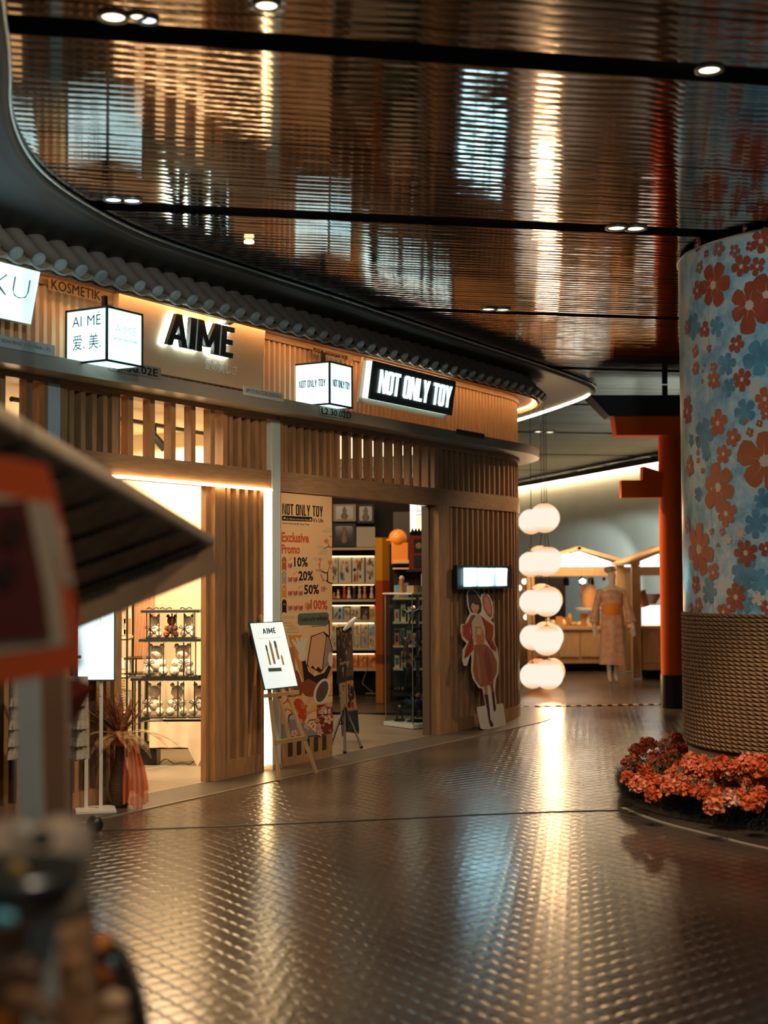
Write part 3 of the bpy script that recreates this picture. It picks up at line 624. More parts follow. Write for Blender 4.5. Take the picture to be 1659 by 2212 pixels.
A.text(BK, 'NOT ONLY TOY', (37, 196), (372, 210), 92, True, b=.16)
A.poly(BK, [(36, 206), (282, 216), (286, 238), (280, 256), (36, 246), (33, 226)]); A.text(CR, 'An Official Collectible Shop', (68, 240), (255, 248), 16, bold=.01)
A.flower(CR, 55, 226, 10, 5); A.flower(CR, 268, 240, 10, 5)
A.text(BK, "it's Life", (291, 258), (375, 264), 34); A.text(BK, 'Pavilion Bukit Jalil @ Tokyo Town', (37, 279), (258, 288), 20)
A.text(RD, 'Exclusive', (31, 424), (256, 430), 84, bold=.035); A.text(RD, 'Promo', (31, 520), (182, 524), 80, bold=.035)
for y, n, tx, t, wd, cc, tk in [(600, 0, 134, '10%', 247, BK, 'b4582c'), (715, 1, 170, '20%', 292, BK, '9c9488'), (828, 2, 216, '50%', 339, BK, 'd0883e'), (950, 3, 268, '100%', 409, RD, '1d1712')]:
    A.rect('c9bda4', 75, y + 30, tx + 40, y + 48)
    A.text(cc, t, (tx, y + 28), (wd, y + 34), 82, bold=.03)
    A.ell(tk, 52, y - 18, 20, 38, 14); A.poly(tk, [(34, y + 5), (70, y + 8), (70, y + 62), (52, y + 48), (34, y + 60)]); A.ell(CR, 46, y - 14, 4, 6, 6); A.ell(CR, 58, y - 14, 4, 6, 6)
    for i in range(n + 1):
        x = 82 + 43 * i
        if n == 3 and i == 3: A.poly(OR, [(220, y - 18), (243, y - 34), (267, y - 18), (265, y + 24), (243, y + 38), (220, y + 22)]); A.poly('b86a26', [(243, y - 6), (267, y - 18), (265, y + 24), (243, y + 38)]); continue
        A.poly('c4705a', [(x, y - 5), (x + 18, y + 4), (x + 36, y - 5), (x + 36, y + 28), (x + 18, y + 40), (x, y + 30)]); A.poly('a84e3c', [(x + 18, y + 4), (x + 36, y - 5), (x + 36, y + 28), (x + 18, y + 40)])
        if i == n and n < 3:
            for q in (0, 12, 24): A.flower('d8a070', x + 6 + q, y - 28 - (q % 5) * 4, 8, 4)
A.poly(GR, [(178, 1012), (405, 1002), (418, 1020), (418, 1092), (404, 1106), (180, 1108), (163, 1092), (163, 1028)]); A.text('1c241c', 'Contact us for verification', (178, 1080), (413, 1068), 40, bold=.03)
A.text(BK, '*terms and conditions apply', (274, 1126), (398, 1124), 14)
for x0, y0, x1 in [(368, 330, 445), (400, 312, 445), (318, 460, 382), (345, 490, 420), (325, 515, 410), (285, 560, 380), (30, 1040, 142), (30, 1080, 118), (60, 1105, 135), (80, 1130, 165), (68, 1158, 178)]: A.poly('d2b48a', [(x0 + 8, y0 - 11), (x1 - 8, y0 - 11), (x1, y0), (x1 - 8, y0 + 11), (x0 + 8, y0 + 11), (x0, y0)])
A.line(BK, [(448, 765), (415, 755), (398, 738)], 8); A.line(BK, [(410, 750), (408, 675), (384, 676), (362, 660)], 8); A.line(BK, [(408, 680), (420, 640), (430, 605)], 4); A.line(BK, [(350, 655), (320, 655)], 3); A.line(BK, [(450, 472), (430, 462), (400, 464), (375, 482)], 4); A.line(BK, [(420, 462), (412, 430)], 3); A.line(BK, [(345, 650), (343, 600), (350, 570)], 3); A.line(BK, [(352, 700), (380, 740)], 3)
for x, y, r in [(398, 415, 22), (433, 378, 10), (430, 592, 22), (346, 565, 14), (340, 608, 12), (318, 655, 10), (348, 657, 14), (356, 698, 12), (375, 740, 13), (376, 808, 26), (440, 640, 10)]: A.flower(PK, x, y, r, 5, 'a84a34')
# sunburst, generic paper-bag figure without a face, fan, temple, mountain, blossoms
for i in range(7):
    a = -2.2 + i * .33; A.poly('d98a3a' if i % 2 else 'dc9c55', [(250, 1700), (min(448, max(31, 250 + 560 * cos(a))), max(1190, 1700 + 560 * sin(a))), (min(448, max(31, 250 + 560 * cos(a + .2))), max(1190, 1700 + 560 * sin(a + .2)))])
A.line(BK, [(420, 1070), (424, 1200)], 7)
A.poly('b8763e', [(95, 1290), (135, 1290), (150, 1700), (110, 1700)])
A.poly('221a18', [(195, 1410), (225, 1400), (250, 1490), (300, 1530), (380, 1500), (420, 1430), (440, 1450), (400, 1550), (300, 1620), (215, 1580), (205, 1490)])
A.poly('8c4322', [(190, 1580), (250, 1550), (330, 1590), (330, 1690), (240, 1700), (190, 1650)])
A.poly('221a18', [(272, 1200), (375, 1160), (420, 1195), (450, 1300), (420, 1420), (350, 1500), (235, 1440)]); A.poly('d9a478', [(278, 1206), (370, 1168), (395, 1200), (360, 1480), (330, 1450), (310, 1475), (285, 1440), (262, 1462), (242, 1432)]); A.poly('a08478', [(399, 1202), (416, 1210), (442, 1300), (418, 1410), (368, 1478)])
for a in (-.55, -.25, .05, .35): A.poly('d8d0be', [(190 - 14, 1350), (190 + 16, 1350), (185 + 130 * sin(a) + 14, 1340 - 130 * cos(a)), (185 + 130 * sin(a) - 10, 1335 - 130 * cos(a))])
A.ell('d8d0be', 200, 1350, 34, 55, 16, .2); A.ell('d8d0be', 432, 1390, 20, 60, 14)
A.ell('d8cbb4', 360, 1655, 62, 112, 22, .35); A.ell('5d4540', 362, 1655, 44, 92, 22, .35); A.ell('8c3a20', 160, 1610, 34, 130, 20, -.1); A.ell('7d5a4a', 152, 1610, 22, 110, 18, -.1)
for i in range(8):
    a = -2.7 + i * .29; A.poly('e0a25a' if i % 2 else 'd9b484', [(195, 1860), (195 + 150 * cos(a), 1860 + 175 * sin(a)), (195 + 150 * cos(a + .29), 1860 + 175 * sin(a + .29))])
A.ell('c2421c', 180, 1810, 52, 100, 20, -.25)
A.poly('6e2c18', [(320, 1770), (452, 1745), (452, 1985), (320, 2010)]);
for y in (1790, 1860): A.poly('b2482a', [(320, y), (452, y - 22), (452, y - 2), (320, y + 20)])
for x in (352, 380, 412): A.rect('d8d0b8', x, 1800, x + 20, 1840, dy=-4)
A.poly('7d8488', [(31, 1930), (110, 1840), (180, 1880), (330, 2010), (200, 2030), (31, 2042)]); A.poly('aeb0a8', [(60, 1900), (110, 1842), (150, 1870), (120, 1890), (100, 1880), (85, 1910)])
A.line(BK, [(85, 1960), (88, 1850), (140, 1830), (135, 1870)], 8); A.line(BK, [(31, 1770), (70, 1730), (90, 1680)], 5); A.line(BK, [(215, 1945), (260, 1890), (330, 1880), (400, 1860)], 5)
rr = random.Random(5)
for i in range(46): A.flower(rr.choice(['d09080', 'c87860', 'd8a890', 'b86048']), rr.uniform(45, 435), rr.uniform(1730, 1990), rr.uniform(8, 24), 5, 'a04a38')
for x, y, r in [(410, 1885, 42), (340, 1995, 30), (130, 2000, 32), (420, 1760, 26), (60, 1790, 20)]: A.flower('d8a890', x, y, r, 5, 'b05a40')
A.done(po)
b = MB()
for i in range(5): c = s0p + .07 + (W_ - .14) * (i + .5) / 5; b.fbox(c - .03, c + .03, PD - .003, PD + .002, .09, zb - .035)
b.build('grille_slots', WOODD, po)
# ------------------------------------------------------------------ easel
OAK2 = mat('easel_pine', (.66, .42, .20), .5, var=.15, vs=10)
fl_, fr_ = flo(603, 1687), flo(684, 1671); U = (fr_ - fl_).normalized(); Nn = V((U.y, -U.x, 0)); midp = (fl_ + fr_) / 2
rear = flo(533, 1672); apex = V((*(midp - Nn * .37).xy, 1.24)); 
eo = thing('easel', 'light pine easel standing before the pale post', 'easel', (midp.x, midp.y, 0))
def bar(a, c, w, t, nm, m, par, up=Nn):
    a, c = V(a), V(c); d = (c - a).normalized(); s = d.cross(up).normalized(); q = s.cross(d); b = MB(); b.box((a + c) / 2, ((c - a).length, w, t), U=d, Vv=s, Ww=q); return b.build(nm, m, par)
legpt = lambda f: f * .86 + V((apex.x, apex.y, 1.24)) * .0
bar(fl_ + Z * .002, fl_.lerp(apex, .80), .032, .016, 'leg', OAK2, eo); bar(fr_ + Z * .002, fr_.lerp(apex, .80), .032, .016, 'leg', OAK2, eo); bar(rear + Z * .002, rear.lerp(apex - Nn * .03, .90), .03, .016, 'leg', OAK2, eo)
lo = .27; ca, cb = fl_.lerp(apex, .235), fr_.lerp(apex, .235); bar(ca + (ca - cb) * .06 + Nn * .012, cb + (cb - ca) * .06 + Nn * .012, .035, .016, 'crossbar', OAK2, eo)
mc = (ca + cb) / 2; bar(mc - Nn * .0, apex + (apex - mc).normalized() * .06, .03, .018, 'mast', OAK2, eo)
sm_ = (apex - V((midp.x, midp.y, 0))).normalized(); Wb = sm_ - U * .0
tl = midp.lerp(apex, .53); bar(tl - U * .21 + Nn * .02, tl + U * .23 + Nn * .02, .03, .03, 'tray', OAK2, eo)
bo = thing('easel_sign', 'tilted white AIMÉ advertising board with lipsticks resting on the pine easel', 'sign board', tl)
W2 = (Wb + Nn * 0).normalized(); N2 = U.cross(W2).normalized(); Ob = tl - U * .225 + W2 * .035 + N2 * .035; bw, bh = .44, .56
b = MB(); b.prism([(0, 0), (bw, 0), (bw, bh), (0, bh)], Ob, U, W2, .012); b.build('frame', mat('teal_black_frame', (.03, .10, .11), .4), bo)
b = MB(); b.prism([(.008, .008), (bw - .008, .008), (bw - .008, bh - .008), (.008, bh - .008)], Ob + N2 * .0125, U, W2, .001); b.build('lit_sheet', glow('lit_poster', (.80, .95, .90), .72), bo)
B = lambda x, y: Ob + U * x + W2 * y + N2 * .0145
b = MB(); block(b, 'AIMÉ', B(.14, .46), U, W2, .045, .17, .0005, gap=.12); text(b, 'INTRODUCING OUR NEW BEAUTÉ', B(.06, .42), U, W2, .006, .3); b.build('lettering', DT, bo)
b = MB()
for x, y, w_, h_ in ((.13, .2, .022, .16), (.185, .21, .03, .20), (.25, .24, .03, .13), (.30, .19, .022, .09)): b.prism([(0, 0), (w_, 0), (w_, h_ * .8), (w_ * .5, h_), (0, h_ * .8)], B(x, y), U, W2, .0005)
b.build('lipstick_print', colm('c9b48c'), bo)
b = MB()
for x, y, w_, h_ in ((.13, .32, .022, .05), (.25, .34, .03, .06), (.19, .205, .02, .005)): b.prism([(0, 0), (w_, 0), (w_, h_ * .8), (w_ * .3, h_), (0, h_ * .8)], B(x, y) + N2 * .0006, U, W2, .0005)
b.prism([(0, 0), (.17, -.005), (.17, .025), (0, .03)], B(.1, .145), U, W2, .0004); b.build('dark_print', colm('6a7f7c'), bo)
# ------------------------------------------------------------------ cardboard cutout
cs, _ = fpx(1062, 1573, .3); base = flo(1066, 1574)
nn, uu = facn(6.3); Oc = V((base.x, base.y, .002)); Wc = (Z * 1.0 - nn * .11).normalized()
co = thing('cardboard_cutout', 'flat cardboard cutout of a dark-haired woman in a red jacket and long skirt', 'cutout', Oc)
A = Art(Oc, uu, Wc, 880, 1040, .2652); N3 = A.N
def slab(col, pts, nm, th, off=0.0): b = MB(); b.prism([A.pt(*p) for p in pts], Oc + N3 * off, uu, Wc, th); b.build(nm, colm(col), co)
slab('d9d2c2', [(483, 930), (490, 890), (520, 874), (560, 890), (595, 950), (603, 915), (630, 905), (665, 925), (695, 985), (703, 1060), (695, 1115), (680, 1128), (708, 1160), (712, 1250), (702, 1290), (735, 1370), (745, 1450), (742, 1560), (722, 1612), (718, 1660), (712, 1700), (726, 1790), (724, 1813), (780, 1808), (806, 1990), (700, 2015), (620, 2020), (596, 2010), (566, 1838), (636, 1825), (612, 1690), (580, 1680), (535, 1610), (520, 1540), (524, 1430), (516, 1400), (486, 1500), (462, 1503), (448, 1460), (452, 1370), (484, 1320), (446, 1280), (434, 1220), (436, 1165), (470, 1160), (490, 1110), (510, 1075), (490, 1010)], 'board', .004, -.0038)
A.poly('a8563a', [(612, 930), (640, 918), (672, 950), (690, 1020), (690, 1090), (676, 1112), (650, 1090), (622, 1040), (608, 970)])
A.poly('c98a6a', [(625, 940), (650, 940), (680, 1010), (680, 1080), (660, 1080), (630, 1020)])
A.poly('241512', [(492, 930), (500, 895), (525, 884), (560, 905), (592, 955), (606, 1010), (600, 1060), (580, 1080), (520, 1065), (500, 1020)])
A.poly('d99a72', [(515, 990), (575, 1000), (585, 1030), (565, 1070), (545, 1076), (522, 1040)]); A.poly('241512', [(497, 960), (545, 965), (580, 1000), (560, 1008), (530, 985), (518, 1020), (508, 1040)])
A.ell('8a3526', 556, 1052, 8, 6, 8); A.line('2a1512', [(525, 1018), (540, 1024)], 3); A.line('2a1512', [(556, 1024), (572, 1024)], 3)
A.poly('c9b294', [(535, 1080), (590, 1085), (625, 1140), (640, 1250), (625, 1330), (560, 1320), (520, 1240), (515, 1150)])
A.poly('a83a16', [(545, 1085), (520, 1090), (490, 1150), (445, 1175), (448, 1260), (500, 1305), (470, 1370), (462, 1440), (500, 1420), (540, 1370), (540, 1300), (510, 1230), (515, 1140)])
A.poly('a83a16', [(590, 1085), (640, 1130), (698, 1170), (700, 1240), (690, 1290), (722, 1350), (725, 1390), (680, 1360), (650, 1300), (640, 1220), (615, 1130)])
A.line('5a160c', [(548, 1090), (515, 1150), (525, 1250), (510, 1350), (470, 1440)], 9); A.line('5a160c', [(610, 1110), (640, 1200), (640, 1280), (700, 1370)], 9)
A.line('d8a050', [(452, 1185), (450, 1250), (480, 1290)], 4)
A.poly('c87a48', [(555, 1180), (600, 1185), (625, 1260), (620, 1330), (565, 1335), (555, 1260)]); A.rect('d8b488', 565, 1195, 600, 1250); A.rect('caa06c', 562, 1345, 630, 1388)
A.poly('a05f44', [(545, 1330), (640, 1330), (690, 1380), (728, 1470), (728, 1560), (700, 1620), (700, 1650), (650, 1662), (600, 1675), (555, 1620), (533, 1540), (540, 1430)])
A.poly('8a4a34', [(640, 1340), (690, 1500), (690, 1620), (660, 1640), (620, 1420)]); A.poly('b87a58', [(560, 1400), (580, 1400), (600, 1640), (580, 1640)])
A.poly('c08860', [(622, 1668), (652, 1664), (655, 1740), (628, 1740)]); A.poly('8a4a34', [(672, 1650), (696, 1650), (705, 1720), (690, 1740)])
A.poly('43190f', [(625, 1735), (656, 1735), (668, 1850), (676, 1940), (700, 1975), (694, 2000), (676, 1995), (664, 1960), (648, 1850)]); A.poly('43190f', [(685, 1720), (708, 1715), (714, 1800), (722, 1850), (712, 1877), (700, 1860), (694, 1790)])
A.done(co, 'printed_layer')
b = MB(); b.prism([(.012, 0), (.16, 0), (.05, .5), (.06, .5)], Oc - N3 * .03, -nn, Z, .01); b.build('stand', colm('a08a68'), co)
# ------------------------------------------------------------------ magazine stand
mp_ = flo(745, 1600); mo = thing('display_stand', 'black tripod stand hung with folded film posters in the toy shop doorway', 'display stand', (mp_.x, mp_.y, 0))
MB().tube([V((mp_.x, mp_.y, .16)), V((mp_.x, mp_.y, 1.12))], .013, 8).build('pole', BLACK, mo)
hub = V((mp_.x, mp_.y, .34))
for f in ((716, 1610), (745, 1629), (781, 1618)):
    q = flo(*f); t = MB().tube([hub, V((q.x, q.y, .02))], .011, 8).build('leg', BLACK, mo); MB().ball(V((q.x, q.y, .018)), .017, 8).build('rubber_foot', BLACK, t)
    MB().tube([V((mp_.x, mp_.y, .17)), hub.lerp(V((q.x, q.y, .02)), .5)], .006, 6).build('brace', BLACK, mo)
Up = V((.95, .3, 0)).normalized(); Op = V((mp_.x, mp_.y, 0)) + V((0, -.05, 0)); PH = glass('plastic_sleeve', (.8, .8, .78))
A = Art(Op, Up, Z, 560, 1040, .28944)
def pan(pts, nm, col, off): b = MB(); b.prism([A.pt(*p) for p in pts], Op + A.N * off, Up, Z, .003); b.build(nm, colm(col), mo)
pan([(574, 1090), (690, 1075), (706, 1470), (580, 1510)], 'upper_sheet', '2a1c16', -.004); pan([(592, 1495), (702, 1480), (748, 1850), (745, 1885), (650, 1870), (618, 1910)], 'lower_sheet', '7a5a3c', -.010)
rr = random.Random(11)
A.poly('4a2c1c', [(640, 1095), (690, 1078), (697, 1220), (645, 1225)]); A.poly('5a4632', [(646, 1232), (697, 1226), (704, 1440), (648, 1460)]); A.poly('b07c3c', [(650, 1490), (702, 1484), (730, 1700), (655, 1715)]); A.poly('1c2426', [(652, 1722), (735, 1708), (745, 1870), (655, 1862)]); A.poly('9a8060', [(596, 1510), (645, 1500), (650, 1700), (645, 1890), (622, 1900), (605, 1700)])
for i in range(46):
    x, y = rr.uniform(585, 692), rr.uniform(1100, 1440); A.ell(rr.choice(['7a5434', '120c0a', '9c8468', '4a2a18', '3a3a34']), x, y, rr.uniform(3, 8), rr.uniform(8, 28), 8)
for i in range(26): x, y = rr.uniform(662, 705), rr.uniform(1520, 1680); A.ell(rr.choice(['2a160c', '8a4a1c', '140c08']), x, y, 6, rr.uniform(14, 40), 8)
for i in range(26): x, y = rr.uniform(602, 640), rr.uniform(1520, 1860); A.ell(rr.choice(['6a4a34', 'b09a78', '8a3a24']), x, y, 5, rr.uniform(6, 20), 8)
for i in range(14): x, y = rr.uniform(662, 730), rr.uniform(1740, 1850); A.ell(rr.choice(['5a3a24', '3a4a4c', '0c0c0c']), x, y, 7, rr.uniform(5, 14), 8)
A.text('c8b890', 'NEW FILM', (602, 1372), (672, 1360), 22, bold=.03)
A.done(mo, 'printed_layer')
b = MB(); a = Op + Up * A.pt(632, 1110)[0] + Z * A.pt(632, 1110)[1]; c = Op + Up * A.pt(722, 1020)[0] + Z * A.pt(722, 1020)[1] ; b.tube([a - Y * .02, a.lerp(c, .5) - Y * .06, c - Y * .03], [.014, .03, .02], 8); b.build('ribbon_bow', WHITE, mo)
# ================================================================== first shop interior
def pxm(Yd): return F / Yd
TY = 12.35
rk = thing('tiered_rack', 'black metal tiered rack with a draped cloth inside the first shop', 'rack', (-1.75, TY, .005))
def bd(x0, x1, z, nm, d=.34, t=.022): b = MB(); b.box(((x0 + x1) / 2, TY + .04, z), (x1 - x0, d, t)); b.build(nm, BLACK, rk)
zr = lambda py, Yd=TY: at(370, py, Yd).z
xr = lambda px, Yd=TY: at(px, 1400, Yd).x
Zs = [zr(1320), zr(1382), zr(1465), zr(1553)]
bd(xr(309), xr(435), Zs[0], 'shelf_board'); bd(xr(305), xr(441), Zs[1], 'shelf_board'); bd(xr(288), xr(462), Zs[2], 'shelf_board', .36); bd(xr(305), xr(480), Zs[3], 'shelf_board', .36)
b = MB()
for x in (307, 478):
    for dy in (-.12, .2): b.box((xr(x), TY + dy, Zs[2] / 2), (.022, .022, Zs[2]))
b.build('upright', BLACK, rk)
b = MB(); b.box(((xr(307) + xr(478)) / 2, TY - .12, .16), (xr(478) - xr(307), .02, .03)); b.box(((xr(307) + xr(478)) / 2, TY + .2, .16), (xr(478) - xr(307), .02, .03)); b.build('lower_rail', BLACK, rk)
for x0, x1, a_, c_ in ((321, 424, 0, 1), (326, 426, 1, 2)):
    b = MB()
    for x in (x0, x1): b.box((xr(x), TY - .1, (Zs[a_] + Zs[c_]) / 2), (.008, .008, Zs[a_] - Zs[c_]))
    b.build('rod', BLACK, rk)
LIN = mat('linen_cloth', (.74, .58, .40), .8, var=.1, vs=8)
x0, x1 = xr(330), xr(480)
def cf(u, v):
    x = x0 + (x1 - x0) * u; L = Zs[3] - .17
    if u > .55: L += max(0, .17 * (1 - abs(u - .68) / .13)) * 1.0
    return V((x, TY - .155 - .012 * sin(u * 26) * v - .02 * v, Zs[3] - .008 - L * v))
MBc = MB().grid(cf, 60, 10, 0); MBc.grid(lambda u, v: V((x0 + (x1 - x0) * u, TY - .155 + .3 * v, Zs[3] + .0125)), 2, 2, 0)
tag(MBc.build('table_cloth', LIN), 'cream linen cloth with a hanging corner draped over the lowest rack board', 'cloth')
PUF = mat('white_foam_roses', (.96, .87, .72), 1.0, bump=.5, bs=90); PUFB = mat('brown_foam_roses', (.28, .07, .02), .7, bump=.9, bs=70); RIBN = mat('black_ribbon', (.02, .015, .012), .5)
def bearbox(lab, px0, px1, zb, zt, m, k):
    x0, x1 = xr(px0), xr(px1); w = x1 - x0; h = zt - zb; cx = (x0 + x1) / 2; cy = TY - .02; dp = min(.2, w)
    o = thing('gift_box', lab, 'gift box', (cx, cy, zb), 'clear gift boxes with foam rose bears on the tiered rack')
    b = MB(); b.box((cx, cy, zb + h / 2), (w * .94, dp, h * .96)); b.build('clear_case', ACRY, o)
    b = MB(); b.box((cx, cy, zb + .006), (w * .97, dp * 1.03, .012)); b.build('base', BLACK, o)
    b = MB(); c = V((cx, cy, zb)); r = w * .235; sc_ = h / (w * 1.5)
    b.ball(c + V((0, 0, h * .68)), r * 1.15, 36, 0, .22); b.ball(c + V((0, 0, h * .36)), r * 1.25, 36, 0, .22, (1, .8, 1))
    for sx_ in (-1, 1):
        b.ball(c + V((sx_ * r * .95, 0, h * .86)), r * .42, 30, 0, .2)
        b.ball(c + V((sx_ * w * .29, -dp * .18, h * .17)), r * .78, 32, 0, .24); b.ball(c + V((sx_ * w * .27, -dp * .14, h * .40)), r * .62, 30, 0, .24)
    b.build('foam_bear', m, o)
    b = MB(); fx = cx + w * (.1 if k % 2 else -.2); b.box((fx, cy - dp / 2 - .003, zb + h / 2), (.012, .003, h * .96)); b.box((cx + w * .36, cy - dp / 2 - .003, zb + h / 2), (.008, .003, h * .96))
    b.build('ribbon', RIBN, o)
    b = MB(); q = V((fx, cy - dp / 2 - .01, zb + h * .42))
    for sg in (-1, 1): b.tube([q, q + V((sg * .03, -.006, .02)), q + V((sg * .045, 0, .0)), q + V((sg * .01, 0, -.004))], .005, 6); b.tube([q, q + V((sg * .02, 0, -.03)), q + V((sg * .03, 0, -.055))], .004, 6)
    b.build('bow', RIBN, o)
bearbox('small clear box with a white foam rose bear, top tier left', 318, 352, Zs[1] + .012, Zs[0] - .012, PUF, 0)
bearbox('small clear box with a brown foam rose bear, top tier middle', 354, 389, Zs[1] + .012, Zs[0] - .012, PUFB, 1)
bearbox('small clear box with a white foam rose bear, top tier right', 391, 425, Zs[1] + .012, Zs[0] - .012, PUF, 2)
bearbox('large clear box with a white foam rose bear, middle tier left', 311, 366, Zs[2] + .012, Zs[1] - .012, PUF, 0)
bearbox('large clear box with a white foam rose bear, middle tier right', 367, 424, Zs[2] + .012, Zs[1] - .012, PUF, 1)
bearbox('clear box with a white foam rose bear, lowest tier left behind the ferns', 310, 358, Zs[3] + .014, Zs[2] - .012, PUF, 0)
bearbox('clear box with a white foam rose bear, lowest tier middle', 360, 408, Zs[3] + .014, Zs[2] - .012, PUF, 1)
bearbox('clear box with a white foam rose bear, lowest tier right against the door stile', 410, 458, Zs[3] + .014, Zs[2] - .012, PUF, 2)
for i, px in enumerate((333, 361, 404)):
    b = MB(); q = V((xr(px), TY - .08, Zs[0] + .018))
    for sg in (-1, 1): b.tube([q, q + V((sg * .03, 0, .016)), q + V((sg * .05, .01, .004))], .006, 6)
    tag(b.build('ribbon_bow', RIBN), 'black ribbon bow lying on the top board of the rack, ' + ORD[i], 'bow', 'black ribbon bows on the rack top')
b = MB(); q = V((xr(425), TY - .1, Zs[2] + .02)); b.tube([q + V((.05 * cos(a), .03 * sin(a * 1.3), .008 * sin(a * 3))) for a in [i * .5 for i in range(22)]], .006, 6); tag(b.build('ribbon_bow', RIBN), 'crumpled black ribbon at the right end of the second rack board', 'bow')
b = MB(); b.box((xr(325), TY + .02, .085), (.14, .22, .15)); b.box((xr(325), TY - .1, .12), (.1, .02, .03)); tag(b.build('speaker_box', BLACK), 'black box on the floor under the tiered rack', 'box')
b = MB(); b.tube([V((xr(345) + .02 * i, TY - .05 + .05 * sin(i * .8), .012 + .035 * max(0, sin(i * .45)))) for i in range(24)], .0035, 6); tag(b.build('power_cable', BLACK), 'black cables looping on the floor under the rack', 'cable')
# tall shelf at left
EY = 12.95; xe = lambda px: at(px, 1400, EY).x; ze = lambda py: at(280, py, EY).z
eo2 = thing('open_shelf', 'tall thin black metal shelf with cream boards behind the ferns in the first shop', 'shelf unit', (xe(262), EY, .005))
b = MB()
for x in (231, 281):
    for dy in (-.15, .15): b.box((xe(x), EY + dy, .9), (.016, .016, 1.79))
b.build('upright', BLACK, eo2)
for y in (1249, 1303, 1380, 1462, 1540):
    b = MB(); b.box(((xe(228) + xe(284)) / 2, EY, ze(y)), (xe(284) - xe(228), .32, .012)); b.build('shelf_board', BLACK, eo2); b = MB(); b.box(((xe(230) + xe(282)) / 2, EY, ze(y) + .0165), (xe(282) - xe(230), .3, .02)); b.build('shelf_top', CREAM, eo2)
GOLD = mat('rose_gold_card', (.8, .55, .36), .35, metal=.3)
for y, x, w_, h_, m, lab in ((1300, 265, .2, .1, GOLD, 'folded orange cloth stack on the upper shelf'), (1376, 258, .14, .24, CREAM, 'cream product box on the middle shelf'), (1376, 276, .04, .14, GOLD, 'narrow gold product box on the middle shelf'), (1458, 262, .18, .13, PUF, 'white gift bag with silver bow on the lower shelf'), (1536, 262, .18, .16, CREAM, 'cream carton on the bottom shelf')):
    b = MB(); zb_ = ze(y) + .028; b.box((xe(x), EY - .02, zb_ + h_ / 2), (w_, .14, h_)); b.box((xe(x), EY - .1, zb_ + h_ * .5), (w_ * .6, .012, h_ * .4), k=1); tag(b.build('product_box', [m, WHITE]), lab + ' in the first shop', 'box')
# small tray table right of it
b = MB(); b.box((xe(305), EY + .05, ze(1421)), (.28, .3, .01)); b.box((xe(305), EY + .05, ze(1455)), (.28, .3, .01)); b.box((xe(292), EY, ze(1455) / 2), (.012, .012, ze(1455))); b.box((xe(318), EY, ze(1455) / 2), (.012, .012, ze(1455))); b.box((xe(292), EY + .05, ze(1438)), (.012, .012, .15));
tag(b.build('side_shelf', BLACK), 'small thin shelf between the tall shelf and the tiered rack', 'shelf')
# drape
ORG = bpy.data.materials.new('peach_chiffon'); ORG.use_nodes = True; t_ = ORG.node_tree; b_ = t_.nodes['Principled BSDF']; b_.inputs['Base Color'].default_value = (.85, .36, .12, 1); b_.inputs['Roughness'].default_value = .6; b_.inputs['Alpha'].default_value = .72; b_.inputs['Subsurface Weight'].default_value = 0
DY = 13.15; xd = lambda px: at(px, 1350, DY).x; zd = lambda py: at(300, py, DY).z
def df(u, v):
    w0 = .5; sp_ = xd(283) + (xd(335 if v < .5 else 335 - 30 * (v - .5)) - xd(283)) * u
    top = zd(1240) - .12 * (abs(u - .6) * 1.5) ** 2
    return V((sp_, DY + .03 * sin(u * 40 + v * 3) * (.4 + v), top + (zd(1425) - top) * v))
tag(MB().grid(df, 60, 14, 0).build('chiffon_drape', ORG), 'sheer peach chiffon drape hanging in the first shop', 'drape')
MB_ = MB().tube([V((xd(255), DY, zd(1232))), V((xd(345), DY, zd(1232)))], .012, 8); tag(MB_.build('drape_rail', BLACK), 'thin rail carrying the peach drape', 'rail')
# ================================================================== toy shop interior
SY = 19.55; xs_ = lambda px, Yd=SY: at(px, 1300, Yd).x; zs_ = lambda py, Yd=SY: at(765, py, Yd).z
sh = thing('wall_shelving', 'black wall shelving with lit tan shelf edges at the back of the toy shop', 'shelf unit', (xs_(760), SY, .006))
TAN = mat('tan_shelf_board', (.70, .50, .30), .5)
x0, x1 = xs_(690), xs_(813); rows = [1184, 1259, 1295, 1339, 1399, 1443]
b = MB(); b.box(((x0 + x1) / 2, SY + .25, zs_(1440) / 2 + 1.0), (x1 - x0, .03, 2.9 - zs_(1440))); b.build('back_panel', DARKW, sh)
for y in rows: b = MB(); b.box(((x0 + x1) / 2, SY + .02, zs_(y) - .012), (x1 - x0, .42, .03)); b.build('shelf_board', TAN, sh)
b = MB(); b.box(((x0 + x1) / 2, SY + .1, zs_(1443) / 2 - .02), (x1 - x0, .3, zs_(1443) - .05)); b.build('plinth', INK, sh)
WLED = glow('shelf_led', (1, .66, .34), 5)
for y in rows[1:]: b = MB(); b.box(((x0 + x1) / 2, SY - .16, zs_(y) + (.36 if y == 1259 else .2 if y in (1295, 1339, 1443) else .34)), (x1 - x0 - .06, .012, .006)); b.build('shelf_light', WLED, sh)
